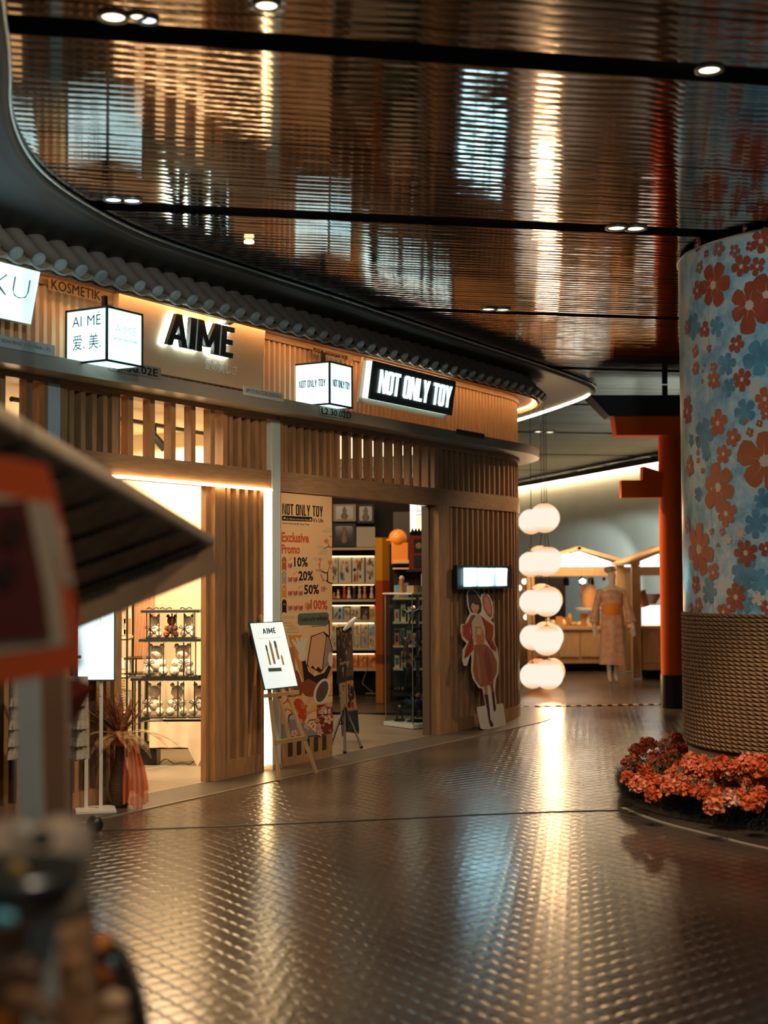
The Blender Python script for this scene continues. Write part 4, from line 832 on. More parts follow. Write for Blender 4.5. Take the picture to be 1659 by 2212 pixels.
def pbox(lab, px0, px1, py_t, zb, cols, cat='figure box', Yd=SY, grp=None, dep=.14, dy=-.08, fig=True, seed=1, base='d8cdb8', name='figure_box', dk=None):
    x0, x1 = at(px0, 1300, Yd).x, at(px1, 1300, Yd).x; zt = at(765, py_t, Yd).z; o = thing(name, lab, cat, ((x0 + x1) / 2, Yd + dy, zb), grp); w = x1 - x0; h = zt - zb
    b = MB(); b.box(((x0 + x1) / 2, Yd + dy, zb + h / 2), (w * .96, dep, h)); b.build('carton', colm(base), o)
    if fig:
        rr = random.Random(seed); O = V((x0, Yd + dy - dep / 2 - .001, zb)); m = {}
        for i in range(10):
            c = cols[i % len(cols)]; x = w * rr.uniform(.2, .8); z = h * rr.uniform(.12, .85); rx, rz = w * rr.uniform(.05, .16), h * rr.uniform(.05, .2)
            m.setdefault(c, MB()).prism([(max(.05 * w, min(.95 * w, x + rx * cos(a) * rr.uniform(.6, 1.2))), max(.03 * h, min(.97 * h, z + rz * sin(a) * rr.uniform(.7, 1.2)))) for a in [j * .7 for j in range(9)]], O - Y * (.0004 * i), X, Z, .0003)
        for c, mm in m.items(): mm.build('front_print', colm(c), o)
    return o
G1 = 'figure boxes on the back shelves of the toy shop'
R1 = [(716, 731, ['2a2420', '5a5048', '8a6a4c']), (732, 760, ['4a8aa8', 'c88050', '8a7460', '3a2a22']), (761, 788, ['c87840', '241a16', 'b86a34', '6a3a20']), (790, 811, ['7a4a34', '1c1614', 'b08868'])]
for i, (a, c, cc) in enumerate(R1): pbox('tall white figure box on the second lit toy shelf, ' + ORD[i], a, c, 1201, zs_(1259) + .004, cc, grp=G1, seed=i + 3, base='dccfb6')
R3 = [(720, 742, '9ab4c0', ['1c3448', '5a3a28', 'd8c8a0']), (743, 757, 'c0a890', ['7a5a44', 'd0b89a']), (758, 779, 'c8b8a0', ['7a4a34', '9a7a60', 'e0d0b8']), (780, 797, '3a2a24', ['b87844', '8aa0a8']), (798, 812, 'e0b480', ['c07a40', 'd8a060'])]
for i, (a, c, bs, cc) in enumerate(R3): pbox('small figure box on the fourth toy shelf, ' + ORD[i], a, c, 1307 + (i * 5) % 9, zs_(1339) + .004, cc, grp=G1, seed=i + 13, base=bs)
for i in range(6):
    for j in range(2):
        a = 716 + 16 * i; pbox('pastel figure box on the fifth shelf, %s, %s row' % (ORD[i], ('lower', 'upper')[j]), a, a + 15.4, 1372 - 26 * j + (0 if j else 0), zs_(1399) + .004 + .165 * j, [['a8705a', 'd8a878', '7a98a4'], ['c08850', '6a4a3c', 'd8c8b0']][(i + j) % 2], grp=G1, seed=i * 3 + j, base=['d8c0a0', 'a8c4cc', 'dcc8a8', 'c8b090', 'b0a8a8', 'e0c8a0'][(i + 2 * j) % 6])
for i in range(5): a = 716 + 19.4 * i; pbox('orange figure box on the lowest toy shelf, ' + ORD[i], a, a + 18.8, 1411, zs_(1443) + .004, ['c8602a', 'e8b070', '5a2a18', 'd88848'], grp=G1, seed=i + 40, base='c87838')
rr = random.Random(4)
for i, (px, h, c) in enumerate([(722, .1, 'b07050'), (731, .14, 'd8b48c'), (744, .2, 'a83c1c'), (754, .17, 'dcc8a8'), (765, .2, '3c2a24'), (777, .2, 'b0a490'), (788, .19, 'c88840'), (803, .22, 'd8ccb4')]):
    x = xs_(px); z = zs_(1295) + .004; o = thing('figurine', 'small standing figurine on the third toy shelf, ' + ORD[i], 'figurine', (x, SY - .08, z), 'small figurines on the third shelf')
    MB().lathe([(.032, 0), (.032, .012), (.03, .014)], (x, SY - .08, z), 12).build('base', INK, o)
    MB().lathe([(.03, .014), (.024, h * .3), (.012, h * .5), (.02, h * .66), (.01, h * .76), (.008, h * .8)], (x, SY - .08, z), 10).build('body', colm(c), o); MB().ball((x, SY - .08, z + h * .88), h * .11, 10).build('head', colm('c89870'), o)
# top row
def fr(lab, px0, px1, yt, yb, bc, ic, rad, name='display_case', dep=.16):
    x0, x1 = xs_(px0), xs_(px1); z0, z1 = zs_(yb), zs_(yt); w, h = x1 - x0, z1 - z0; o = thing(name, lab, 'display case', ((x0 + x1) / 2, SY - .05, z0))
    b = MB(); b.box(((x0 + x1) / 2, SY - .05, (z0 + z1) / 2), (w, dep, h)); b.build('case', colm(bc), o)
    if ic: b = MB(); m = .12; b.prism([(w * m, h * (m + .06)), (w * (m + .05), h * m), (w * (1 - m - .05), h * m), (w * (1 - m), h * (m + .06)), (w * (1 - m), h * (1 - m - .06)), (w * (1 - m - .05), h * (1 - m)), (w * (m + .05), h * (1 - m)), (w * m, h * (1 - m - .06))], V((x0, SY - .05 - dep / 2 - .002, z0)), X, Z, .001); b.build('window', mat('win_' + ic, colm(ic).node_tree.nodes['Principled BSDF'].inputs['Base Color'].default_value[:3], .15), o)
    b = MB(); cx = (x0 + x1) / 2; b.lathe([(.03, 0), (.05, h * .15), (.02, h * .4), (.035, h * .5), (.015, h * .6)], (cx, SY - .05 - dep / 2 - .02, z0 + h * .14), 10, sq=(1, .25)); b.ball((cx, SY - .05 - dep / 2 - .02, z0 + h * .78), h * .07, 8, sc=(1, .4, 1)) ; b.build('inner_figure', colm('8c7a5c'), o) if ic else None
fr('cream framed display case like an old screen, top left of the toy shelves', 721, 770, 1090, 1127, 'b49c78', '3a2a20', 1)
fr('dark display case with a pale figure, top right of the toy shelves', 773, 809, 1090, 1131, '14201e', '26332e', 0)
fr('large dark display case with figures, lower left above the toy shelves', 720, 769, 1131, 1181, '1c2422', '3a302a', 0)
fr('plain cream carton box standing right of the large dark case', 771, 811, 1139, 1182, 'c8bca4', None, 0, 'carton_box')
# shelf filler strip under the first case so it stands on the lower one
# orange standee pillar
PY = 18.1; o = thing('standee_pillar', 'tall square orange printed pillar standing beside the toy shelves', 'standee', (at(826, 1300, PY).x, PY, .006))
xa, xb, xc = at(811, 1300, PY + .1).x, at(826, 1300, PY).x, at(842, 1300, PY + .12).x; zt = at(826, 1161, PY).z
pts = [(xa, PY + .1), (xb, PY), (xc, PY + .12), (xa + (xc - xb), PY + .22)]
for i, (z0, z1, c) in enumerate(((.006, .5, 'b86a20'), (.5, .62, '7a3c10'), (.62, 1.18, 'a85010'), (1.18, 1.56, 'b04a0c'), (1.56, zt, 'd08a1c'))):
    b = MB(); b.hexa([V((x, y, z0)) for x, y in pts] + [V((x, y, z1)) for x, y in pts]); b.build('printed_block', colm(c), o)
# right display shelf with boxes
RY = 17.3; xq = lambda px, Yd=RY: at(px, 1300, Yd).x; zq = lambda py, Yd=RY: at(880, py, Yd).z
o = thing('display_shelf', 'dark shelf with tan boards behind the glass cabinet', 'shelf unit', (xq(880), RY + .1, .006))
b = MB(); b.box((xq(890), RY + .25, .006 + 1.2), (xq(925) - xq(846), .02, 2.4)); b.build('back_panel', DARKW, o)
for y in (1228, 1293, 1345, 1396, 1445, 1500): b = MB(); b.box((xq(886), RY + .05, zq(y)), (xq(925) - xq(850), .3, .02)); b.build('shelf_board', TAN if y != 1500 else DARKW, o)
for i, (y, xs2) in enumerate(((1293, (852, 862, 872)), (1345, (852, 866, 881, 895)), (1396, (852, 864, 878, 892)), (1445, (852, 866, 880, 895)))):
    for j, px in enumerate(xs2):
        x = xq(px + 5); z = zq(y) + .011; h = .15 + .06 * ((i * 3 + j * 5) % 3) / 2; o = tag(MB().box((x, RY + .02, z + h / 2), (.058, .1, h)).box((x, RY - .032, z + h * .55), (.035, .006, h * .5), k=1).build('figure_box', [colm(['d8b080', 'b0b8b0', 'c87838', 'd8c8a8', '6a8a98'][(i + 2 * j) % 5]), colm(['6a4030', 'b05a28', '2a2420', '3a5a68'][(i + j) % 4])]), 'small box on the dark right shelf, row %s, %s' % (('one', 'two', 'three', 'four')[i], ORD[j]), 'figure box', 'small boxes behind the glass cabinet')
# orange bust on a bracket
x, z = xq(862), zq(1218); o = thing('orange_bust', 'glossy orange helmeted bust standing above the glass cabinet', 'bust', (x, RY, z))
OM = mat('orange_plastic', (.85, .27, .04), .35, emit=(.9, .25, .03), es=.0)
h = zq(1142) - z
b = MB(); b.box((x + .01, RY, z + h * .3), (.2, .16, h * .6)); b.build('chest', OM, o); MB().ball((x - .01, RY, z + h * .72), h * .27, 18, sc=(1, 1, 1.0)).build('helmet', OM, o)
b = MB(); b.box((x - .1, RY - .02, z + h * .68), (.1, .1, .02)); b.build('visor', OM, o); MB().ball((x - .04, RY - h * .24, z + h * .82), .016, 8).build('lamp_dot', WHITE, o); b = MB(); b.box((x + .03, RY - .09, z + h * .06), (.2, .03, .04)); b.build('plinth_lip', colm('e8b878'), o)
b = MB(); b.box((x + .02, RY + .12, z - .012), (.24, .26, .02)); tag(b.build('bracket_shelf', DARKW), 'small dark shelf carrying the orange bust', 'shelf')
o = thing('red_frame_box', 'red framed window box with dark insert right of the orange bust', 'figure box', (xq(901, 16.2), 16.2, zq(1231, 16.2)))
x0, x1, z0, z1 = xq(884, 16.2), xq(918, 16.2), zq(1231, 16.2), zq(1157, 16.2)
b = MB(); b.box(((x0 + x1) / 2, 16.2, (z0 + z1) / 2), (x1 - x0, .12, z1 - z0)); b.build('frame', colm('8c3018'), o)
b = MB(); b.box(((x0 + x1) / 2 + .02, 16.135, z0 + (z1 - z0) * .7), (.11, .006, .15)); b.box(((x0 + x1) / 2 + .02, 16.135, z0 + (z1 - z0) * .24), (.11, .006, .14)); b.build('window', colm('2c2420'), o)
b = MB(); b.lathe([(.02, 0), (.035, .003)], ((x0 + x1) / 2 + .02, 16.128, z0 + (z1 - z0) * .7), 12, axis=(0, 1, 0)); b.build('round_print', colm('b08858'), o)
b = MB(); b.box(((x0 + x1) / 2, 16.2, z0 - .012), (x1 - x0 + .06, .2, .02)); b.box(((x0 + x1) / 2, 16.28, z0 / 2 - .01), (.03, .03, z0 - .03)); tag(b.build('box_stand', DARKW), 'dark stand under the red framed box', 'stand')
o = tag(MB().box((xq(903, 16.2), 16.2, z1 + .02), (.17, .1, .036)).build('black_box', INK), 'flat black box on top of the red framed box', 'box')
b = MB()
for i in range(4): b.lathe([(.022, 0), (0, .05)], (xq(892 + 7 * i, 16.2), 16.2, z1 + .04), 8)
tag(b.build('spiky_ornament', INK), 'black spiky ornament on the flat black box', 'ornament')
# lit Go sign
gx0, gx1, gz0, gz1 = xq(887, 17.2), xq(926, 17.2), zq(1165, 17.2), zq(1086, 17.2)
o = thing('lit_sign', 'bright illuminated sign with the orange word Go, partly hidden by the door frame', 'sign', ((gx0 + gx1) / 2, 18.9, gz0))
b = MB(); b.box(((gx0 + gx1) / 2, 17.23, (gz0 + gz1) / 2), (gx1 - gx0, .04, gz1 - gz0)); b.build('panel', glow('cream_light', (1, .86, .64), 1.0), o)
w = gx1 - gx0; hh = gz1 - gz0
b = MB(); b.prism([(w * .3, hh * .62), (w, hh * .66), (w, hh * .74), (w * .3, hh * .70)], V((gx0, 17.205, gz0)), X, Z, .002); b.prism([(w * .32, hh * .72), (w, hh * .77), (w, hh), (w * .3, hh)], V((gx0, 17.204, gz0)), X, Z, .002); b.build('blue_band', glow('blue_print_lit', (.06, .26, .4), .8), o)
b = MB(); b.prism([(w * .36, hh * .15), (w, hh * .2), (w, hh * .62), (w * .33, hh * .6)], V((gx0, 17.204, gz0)), X, Z, .002); b.build('orange_field', glow('orange_print_lit', (1, .55, .18), 1.0), o)
b = MB(); text(b, 'Go', V((gx0 + w * .5, 17.198, gz0 + hh * .28)), X, Z, hh * .24, w * .42, bold=.02); text(b, 'C', V((gx0 + w * .42, 17.198, gz0 + hh * .80)), X, Z, hh * .22, bold=.04); b.build('lettering', glow('white_print_lit', (.75, .85, .85), .9), o)
# ------------------------------------------------------------------ glass cabinet
CABL = .50; P0 = flo(892, 1577, .0); P1 = flo(823, 1568, .0); ua = (P1 - P0); L = .50; ua = ua.normalized(); ub = V((ua.y, -ua.x, 0)); 
if ub.x < 0: ub = -ub
go = thing('glass_cabinet', 'tall square glass display cabinet on a white base in the toy shop doorway', 'display cabinet', P0 + (ua + ub) * L / 2)
def gb(a0, a1, b0, b1, z0, z1, nm, m):
    b = MB(); q = [P0 + ua * a + ub * c for a, c in ((a0, b0), (a1, b0), (a1, b1), (a0, b1))]; b.hexa([V((p.x, p.y, z0)) for p in q] + [V((p.x, p.y, z1)) for p in q]); return b.build(nm, m, go)
ZC = at(870, 1281, 14.9).z
gb(0, L, 0, L, .012, .055, 'base', WHITE); gb(.05, L - .05, .05, L - .05, .0065, .0115, 'plinth', INK); gb(-.005, L + .005, -.005, L + .005, ZC - .018, ZC, 'top', WHITE)
e = .012
for z in (.40, .72, 1.04): gb(.03, L - .03, .03, L - .03, z, z + .008, 'glass_shelf', GLASS)
for a0, a1, b0, b1 in ((.02, L - .02, .018, .022), (.02, L - .02, L - .022, L - .018), (.018, .022, .024, L - .024), (L - .022, L - .018, .024, L - .024)): gb(a0, a1, b0, b1, .056, ZC - .019, 'glass_pane', GLASS)
PIL = mat('grey_corner_strip', (.25, .25, .22), .4, metal=.4)
for a_, c_ in ((.01, .01), (L - .02, .01), (.01, L - .02), (L - .02, L - .02)): gb(a_, a_ + .009, c_, c_ + .009, .056, ZC - .019, 'corner_post', PIL)
rr = random.Random(9)
def statuette(lab, a, c, z, h, cols, spread=.05, stocky=1):
    p = P0 + ua * a + ub * c; o = thing('statuette', lab, 'statuette', (p.x, p.y, z), 'statuettes inside the glass cabinet')
    MB().lathe([(spread * 1.0, 0), (spread * 1.05, .01), (spread * .8, .02)], (p.x, p.y, z), 12).build('base', INK, o)
    b = MB(); q = V((p.x, p.y, z + .02))
    for s_ in (-1, 1): b.tube([q + V((s_ * spread * .5, 0, 0)), q + V((s_ * spread * .45, -.01, h * .25)), q + V((s_ * spread * .15, 0, h * .45))], [h * .05, h * .05, h * .07], 8)
    b.tube([q + Z * h * .4, q + Z * h * .6, q + Z * h * .75], [h * .10 * stocky, h * .13 * stocky, h * .06], 10)
    for s_ in (-1, 1): b.tube([q + V((s_ * spread * .2, 0, h * .7)), q + V((s_ * spread * .9, -.02, h * .6)), q + V((s_ * spread * 1.1, -.04, h * .75))], [h * .05, h * .04, h * .03], 8)
    b.build('body', colm(cols[0]), o)
    MB().ball(q + Z * h * .85, h * .1, 10).build('head', colm(cols[1]), o)
    b = MB(); n_ = rr.randint(5, 8)
    for i in range(n_):
        an = rr.uniform(0, 6.28); d = V((cos(an), sin(an) * .5, rr.uniform(-.2, .9))); b.tube([q + Z * h * .6, q + Z * h * .6 + d * spread * 1.0, q + Z * h * .62 + d * spread * 1.5 + V((0, 0, .02))], [h * .07, h * .05, .002], 7)
    b.build('cape', colm(cols[2]), o)
statuette('large dark statuette with blue top on the cabinet floor', .22, .25, .056, .30, ('1c2628', 'b88858', '28606c'), .12, 1.5)
statuette('low dark sculpture left of the large one on the cabinet floor', .40, .14, .056, .16, ('1a1412', 'c0a070', '2a1c16'), .06, 1.4)
statuette('slim black statuette on the lowest glass shelf, left', .33, .2, .408, .27, ('14100e', '14100e', '1c1614'), .045)
statuette('spiky grey statuette on the lowest glass shelf, right', .12, .28, .408, .22, ('3a4244', '8ca0a0', '5a6a6c'), .07)
statuette('red and tan statuette on the middle glass shelf, left', .36, .2, .728, .22, ('6a3820', 'c08850', '2c1c14'), .05)
statuette('cream and brown statuette group on the middle glass shelf, right', .16, .25, .728, .18, ('8a6a4a', 'c8b08a', '3a2c20'), .07)
statuette('dark winged statuette on the top glass shelf', .28, .24, 1.048, .24, ('241c18', 'c89050', '1a1614'), .09)
p = lambda a, c: P0 + ua * a + ub * c
def smallbox(lab, a, c, w_, d_, h_, m, z=None, nm='carton_box', k2=None):
    q = p(a, c); zz = ZC + .001 if z is None else z; b = MB(); b.box((q.x, q.y, zz + h_ / 2), (w_, d_, h_), 0, U=-ua, Vv=ub); return tag(b.build(nm, m), lab, 'box')
smallbox('small tan carton on the glass cabinet top', .17, .16, .12, .1, .075, colm('b89468'))
smallbox('small dark brown carton on the glass cabinet top, right', .04, .2, .09, .1, .075, colm('3a2c22'))
smallbox('white box with black print standing on the glass cabinet', .20, .34, .06, .06, .2, colm('b8bab0'))
b = MB(); q = p(.06, .36); b.prism([(-.1, 0), (.12, 0), (.12, .26), (.02, .24), (-.08, .1)], V((q.x, q.y, ZC + .001)), X, Z, .1); tag(b.build('grey_box', colm('4a443c')), 'dark grey angular box on the glass cabinet beside the door frame', 'box')
b = MB(); q = p(.42, .2); b.grid(lambda u, v: V((q.x + (u - .5) * .14 * (1 + .15 * v), q.y - .03 * sin(pi * u), ZC + .002 + .07 * v + .012 * sin(u * 6.28) * v)), 12, 5); b.grid(lambda u, v: V((q.x + (u - .5) * .14 * (1 + .15 * v), q.y + .03 * sin(pi * u), ZC + .002 + .07 * v + .012 * sin(u * 6.28) * v)), 12, 5); tag(b.build('blue_pouch', colm('5a98b8')), 'small light blue pouch on the left of the glass cabinet top', 'pouch')
q = p(.30, .1); o = thing('figurine', 'orange and white figurine on the glass cabinet top beside the blue pouch', 'figurine', (q.x, q.y, ZC + .001)); MB().lathe([(.035, 0), (.03, .02), (.02, .06), (.03, .1), (.012, .13)], (q.x, q.y, ZC + .001), 12).build('body', colm('b86a34'), o); MB().ball((q.x, q.y, ZC + .155), .03, 10).build('head', colm('d8bc94'), o)
b = MB(); c = V((xs_(790), SY - .25, .02)); b.tube([c + V((.02 * i, .03 * sin(i), .01 + .002 * (i % 3))) for i in range(12)], .01, 6); b.tube([c + V((.1, 0, .02)), c + V((-.05, 0, .15)), c + V((.02, .0, .35))], .006, 6); tag(b.build('power_cable', colm('8a7a60')), 'tangled pale power cable on the floor before the toy shelves', 'cable')
# ================================================================== floral column
KX, KY, KR = 3.345, 10.29, 1.164
ko = thing('round_column', 'thick round column wrapped in blue floral print above coiled rope', 'column', (KX, KY, 0))
def cylhit(px, py, R=KR):
    r = ray(px, py); dx, dy = -KX, -KY; a = r.x ** 2 + r.y ** 2; bq = 2 * (dx * r.x + dy * r.y); c = dx * dx + dy * dy - R * R; D = bq * bq - 4 * a * c
    if D < 0: return None
    t = (-bq - sqrt(D)) / (2 * a); p = CAM + r * t; return atan2(p.y - KY, p.x - KX), p.z
ZW0, ZW1, ZRB = 1.34, 3.91, .40
mm, t, bs = nt('floral_wrap_paper'); L = t.links.new
tc = t.nodes.new('ShaderNodeTexCoord'); n1 = t.nodes.new('ShaderNodeTexNoise'); n1.inputs['Scale'].default_value = 4.2; n1.inputs['Detail'].default_value = 10; n1.inputs['Roughness'].default_value = .72; L(tc.outputs['Object'], n1.inputs[0])
r1 = t.nodes.new('ShaderNodeValToRGB'); els = r1.color_ramp.elements; els[0].position = .36; els[0].color = (.16, .33, .42, 1); els[1].position = .60; els[1].color = (.66, .58, .42, 1)
e_ = els.new(.46); e_.color = (.30, .48, .54, 1); e_ = els.new(.54); e_.color = (.50, .62, .62, 1); e_ = els.new(.72); e_.color = (.74, .52, .22, 1); L(n1.outputs[0], r1.inputs[0]); L(r1.outputs[0], bs.inputs['Base Color'])
bs.inputs['Roughness'].default_value = .32
b = MB(); b.lathe([(KR, ZW0), (KR, ZW1)], (KX, KY, 0), 128); b.build('floral_wrap', mm, ko)
MB().lathe([(KR + .004, ZW1), (KR + .012, ZW1), (KR + .012, ZW1 + .012), (KR - .02, ZW1 + .012)], (KX, KY, 0), 96).build('top_rim', mat('rim_metal', (.35, .32, .28), .3, metal=.8), ko)
b = MB(); b.lathe([(KR - .022, .0), (KR - .022, ZRB - .02)], (KX, KY, 0), 96); b.build('foot_ring', mat('column_stone', (.42, .36, .28), .5, var=.1), ko); b = MB(); b.lathe([(KR - .008, ZRB - .02), (KR - .008, ZW0)], (KX, KY, 0), 96); b.build('rope_gap_shade', mat('rope_gap_shade', (.03, .018, .01), .9), ko)  # dark colour painted behind the rope coils for the shade between them
def wrapped(m, pts, off, a0, z0):    # polygon fan on the cylinder, pts as (arc metres, height metres) about a centre
    R = KR + off; rings = (.33, .66, 1) if max(abs(x) for x, z in pts) > .03 else (1,); n = len(pts)
    vs = [V((KX + R * cos(a0), KY + R * sin(a0), z0))] + [V((KX + R * cos(a0 + x * f / KR), KY + R * sin(a0 + x * f / KR), z0 + z * f)) for f in rings for x, z in pts]
    m.add(vs, [(0, 1 + i, 1 + (i + 1) % n) for i in range(n)] + [(1 + r * n + i, 1 + r * n + n + i, 1 + r * n + n + (i + 1) % n, 1 + r * n + (i + 1) % n) for r in range(len(rings) - 1) for i in range(n)], 0, False)
rr = random.Random(21)
def petals(n, r, w, rot, full=.5):
    out = []
    for i in range(n):
        a = rot + 2 * pi * i / n; rl = r * rr.uniform(.85, 1.1)
        for q in (-.9, -.55, -.2, .2, .55, .9):
            ph = a + q * pi / n * w * 1.04; rad = rl * (1 - .16 * abs(q) ** 3) * (1 if abs(q) < .8 else .84); out.append((rad * cos(ph), rad * sin(ph)))
        out.append((rl * .42 * cos(a + pi / n), rl * .42 * sin(a + pi / n)))
    return out
FRD = mat('red_flower_print', (.44, .070, .025), .5, var=.25, vs=6); FRO = mat('orange_flower_print', (.58, .12, .03), .5, var=.15, vs=6); FBL = mat('blue_flower_print', (.12, .31, .40), .45, var=.35, vs=9); FCR = mat('cream_line_print', (.72, .52, .36), .4); FMV = mat('mauve_flower_print', (.30, .12, .09), .4)
LY = {}
def kflower(px, py, rpx, kind, n=5, at_=None):
    h = at_ or cylhit(px, py)
    if not h: return
    a, z = h; dist = (V((KX + KR * cos(a), KY + KR * sin(a), z)) - CAM).length; r = rpx if at_ else rpx / F * dist; 
    layer = LY.setdefault(kind, MB()); k = len(layer.v); off = .0012 + (k % 7) * .0003 + (0 if kind == 'blue' else .003)
    wrapped(layer, petals(n, r, .95 if r > .1 else .9, rr.uniform(0, 6)), off, a, z)
    cc = LY.setdefault('centre', MB())
    if kind != 'blue':
        for i in range(n):
            q = rr.uniform(0, .4) + 2 * pi * i / n; wrapped(cc, [(r * .1 * cos(q), r * .1 * sin(q)), (r * .62 * cos(q + .05), r * .62 * sin(q + .05)), (r * .1 * cos(q + .25), r * .1 * sin(q + .25))], off + .0004, a, z)
        wrapped(cc, [(r * .17 * cos(q) * (1 + .25 * (j % 2)), r * .17 * sin(q) * (1 + .25 * (j % 2))) for j, q in enumerate([2 * pi * i / 18 for i in range(18)])], off + .0006, a, z)
T1 = lambda x, y: (1320 + x / 3.457, 460 + y / 3.457); T2 = lambda x, y: (1320 + x / 3.071, 1100 + y / 3.071)
for x, y, r, k, n in [(765, 540, 165, 'red', 6), (1035, 690, 190, 'red', 6), (1160, 610, 150, 'red', 5), (1150, 1850, 235, 'org', 5), (800, 2050, 175, 'org', 6), (650, 245, 48, 'red', 5), (808, 268, 62, 'mauve', 5), (925, 282, 50, 'mauve', 5), (665, 408, 50, 'mauve', 5), (648, 580, 78, 'red', 5), (975, 400, 85, 'red', 5), (1095, 398, 68, 'red', 5), (1120, 210, 95, 'red', 5), (1040, 250, 40, 'red', 4), (715, 305, 30, 'red', 4), (1000, 115, 25, 'red', 4), (940, 980, 70, 'red', 5), (980, 1245, 84, 'red', 6), (1150, 1390, 85, 'org', 5), (703, 870, 70, 'red', 3), (632, 1035, 52, 'org', 4), (635, 1160, 50, 'org', 6), (768, 1150, 40, 'org', 5), (772, 1250, 70, 'org', 6), (800, 1570, 100, 'org', 5), (912, 1678, 78, 'org', 5), (842, 1800, 78, 'org', 5), (572, 1480, 110, 'red', 6), (590, 1890, 80, 'org', 6), (755, 2060, 55, 'org', 6), (640, 1690, 24, 'org', 4), (650, 1790, 24, 'org', 4), (652, 1850, 26, 'org', 4), (688, 1925, 24, 'org', 4), (572, 850, 60, 'mauve', 5), (1010, 1555, 20, 'org', 4), (1110, 1570, 30, 'org', 4), (1038, 1635, 38, 'org', 4), (735, 1010, 30, 'red', 3), (1160, 1500, 50, 'org', 5), (690, 1180, 14, 'org', 4), (685, 1255, 20, 'org', 4), (700, 1140, 12, 'org', 4)]: kflower(*T1(x, y), r / 3.457, k, n)
for x, y, r, k, n in [(585, 265, 165, 'org', 7), (895, 290, 92, 'red', 7), (830, 583, 92, 'red', 7), (1030, 262, 55, 'red', 4), (765, 30, 90, 'org', 6), (748, 680, 62, 'red', 5), (580, 640, 55, 'org', 5), (563, 500, 60, 'red', 5), (1040, 650, 50, 'red', 5), (512, 110, 60, 'org', 5), (530, 660, 40, 'red', 5), (670, 150, 24, 'org', 4), (741, 150, 28, 'org', 4), (680, 420, 60, 'org', 4), (710, 240, 14, 'mauve', 3)]: kflower(*T2(x, y), r / 3.071, k, n)
for x, y, r in [(612, 850, 110), (690, 1660, 120), (1115, 1075, 135), (865, 1130, 95), (790, 850, 80), (1000, 1480, 100), (710, 1800, 60), (880, 1300, 70), (600, 1700, 50), (1130, 2140, 80), (650, 2100, 60)]: kflower(*T1(x, y), r / 3.457, 'blue', 5)
for x, y, r in [(650, 540, 85), (880, 420, 110), (870, 620, 90), (960, 100, 90), (1000, 480, 80)]: kflower(*T2(x, y), r / 3.071, 'blue', 6)
aR = cylhit(1659, 1000)[0]
for i in range(150):    # the print carries on round the rest of the column
    r_ = rr.choice([.05, .06, .07, .08, .16, .2]); kflower(0, 0, r_, rr.choice(['red', 'org', 'blue', 'blue', 'org']), 5, (rr.uniform(aR + .14 + r_ * .9, aR + 4.6), rr.uniform(ZW0 + r_, ZW1 - r_)))
for q, px, py, n, r in [(1, 860, 160, 9, 50), (1, 975, 590, 5, 55), (1, 780, 200, 6, 40)]:
    h = cylhit(*T2(px, py)); wrapped(LY['centre'], petals(n, r / 3.071 / F * 9, .8, 0), .0045, *h)
for k, m_, nm in (('blue', FBL, 'blue_flowers'), ('red', FRD, 'red_flowers'), ('org', FRO, 'orange_flowers'), ('mauve', FMV, 'mauve_flowers'), ('centre', FCR, 'flower_centres')): LY[k].build(nm, m_, ko)
b = MB()
for px in (1534,):
    a = cylhit(px, 900)[0]; b.hexa([V((KX + R * cos(a + d), KY + R * sin(a + d), z)) for z in (ZW0, ZW1) for R, d in ((KR, -.002), (KR, .002), (KR + .001, .002), (KR + .001, -.002))])
b.build('paper_seam', mat('seam', (.30, .32, .30), .5), ko)
mr, t, bs = nt('twisted_rope'); L = t.links.new; tc = t.nodes.new('ShaderNodeTexCoord'); sp_ = t.nodes.new('ShaderNodeSeparateXYZ'); L(tc.outputs['Object'], sp_.inputs[0])
def mth(op, *a):
    n = t.nodes.new('ShaderNodeMath'); n.operation = op
    for i, x in enumerate(a):
        if isinstance(x, (int, float)): n.inputs[i].default_value = x
        else: L(x, n.inputs[i])
    return n.outputs[0]
an = mth('ARCTAN2', sp_.outputs[1], sp_.outputs[0]); ph = mth('SINE', mth('ADD', mth('MULTIPLY', an, 130), mth('MULTIPLY', sp_.outputs[2], 230)))
bp = t.nodes.new('ShaderNodeBump'); bp.inputs['Strength'].default_value = 1; bp.inputs['Distance'].default_value = .007; nn_ = t.nodes.new('ShaderNodeTexNoise'); nn_.inputs['Scale'].default_value = 120; L(tc.outputs['Object'], nn_.inputs[0])
L(mth('ADD', ph, mth('MULTIPLY', nn_.outputs[0], .8)), bp.inputs['Height']); L(bp.outputs[0], bs.inputs['Normal']); bs.inputs['Roughness'].default_value = .8
rm = t.nodes.new('ShaderNodeValToRGB'); rm.color_ramp.elements[0].color = (.15, .075, .03, 1); rm.color_ramp.elements[1].color = (.44, .25, .115, 1); L(mth('ADD', mth('MULTIPLY', ph, .35), .5), rm.inputs[0]); L(rm.outputs[0], bs.inputs['Base Color'])
turns = 32; pts = [V((KX + (KR + .004) * cos(a), KY + (KR + .004) * sin(a), ZRB + (ZW0 - ZRB) * i / (turns * 72))) for i, a in enumerate([2 * pi * j / 72 for j in range(turns * 72)])]
MB().tube(pts, .0138, 8).build('rope_coil', mr, ko)
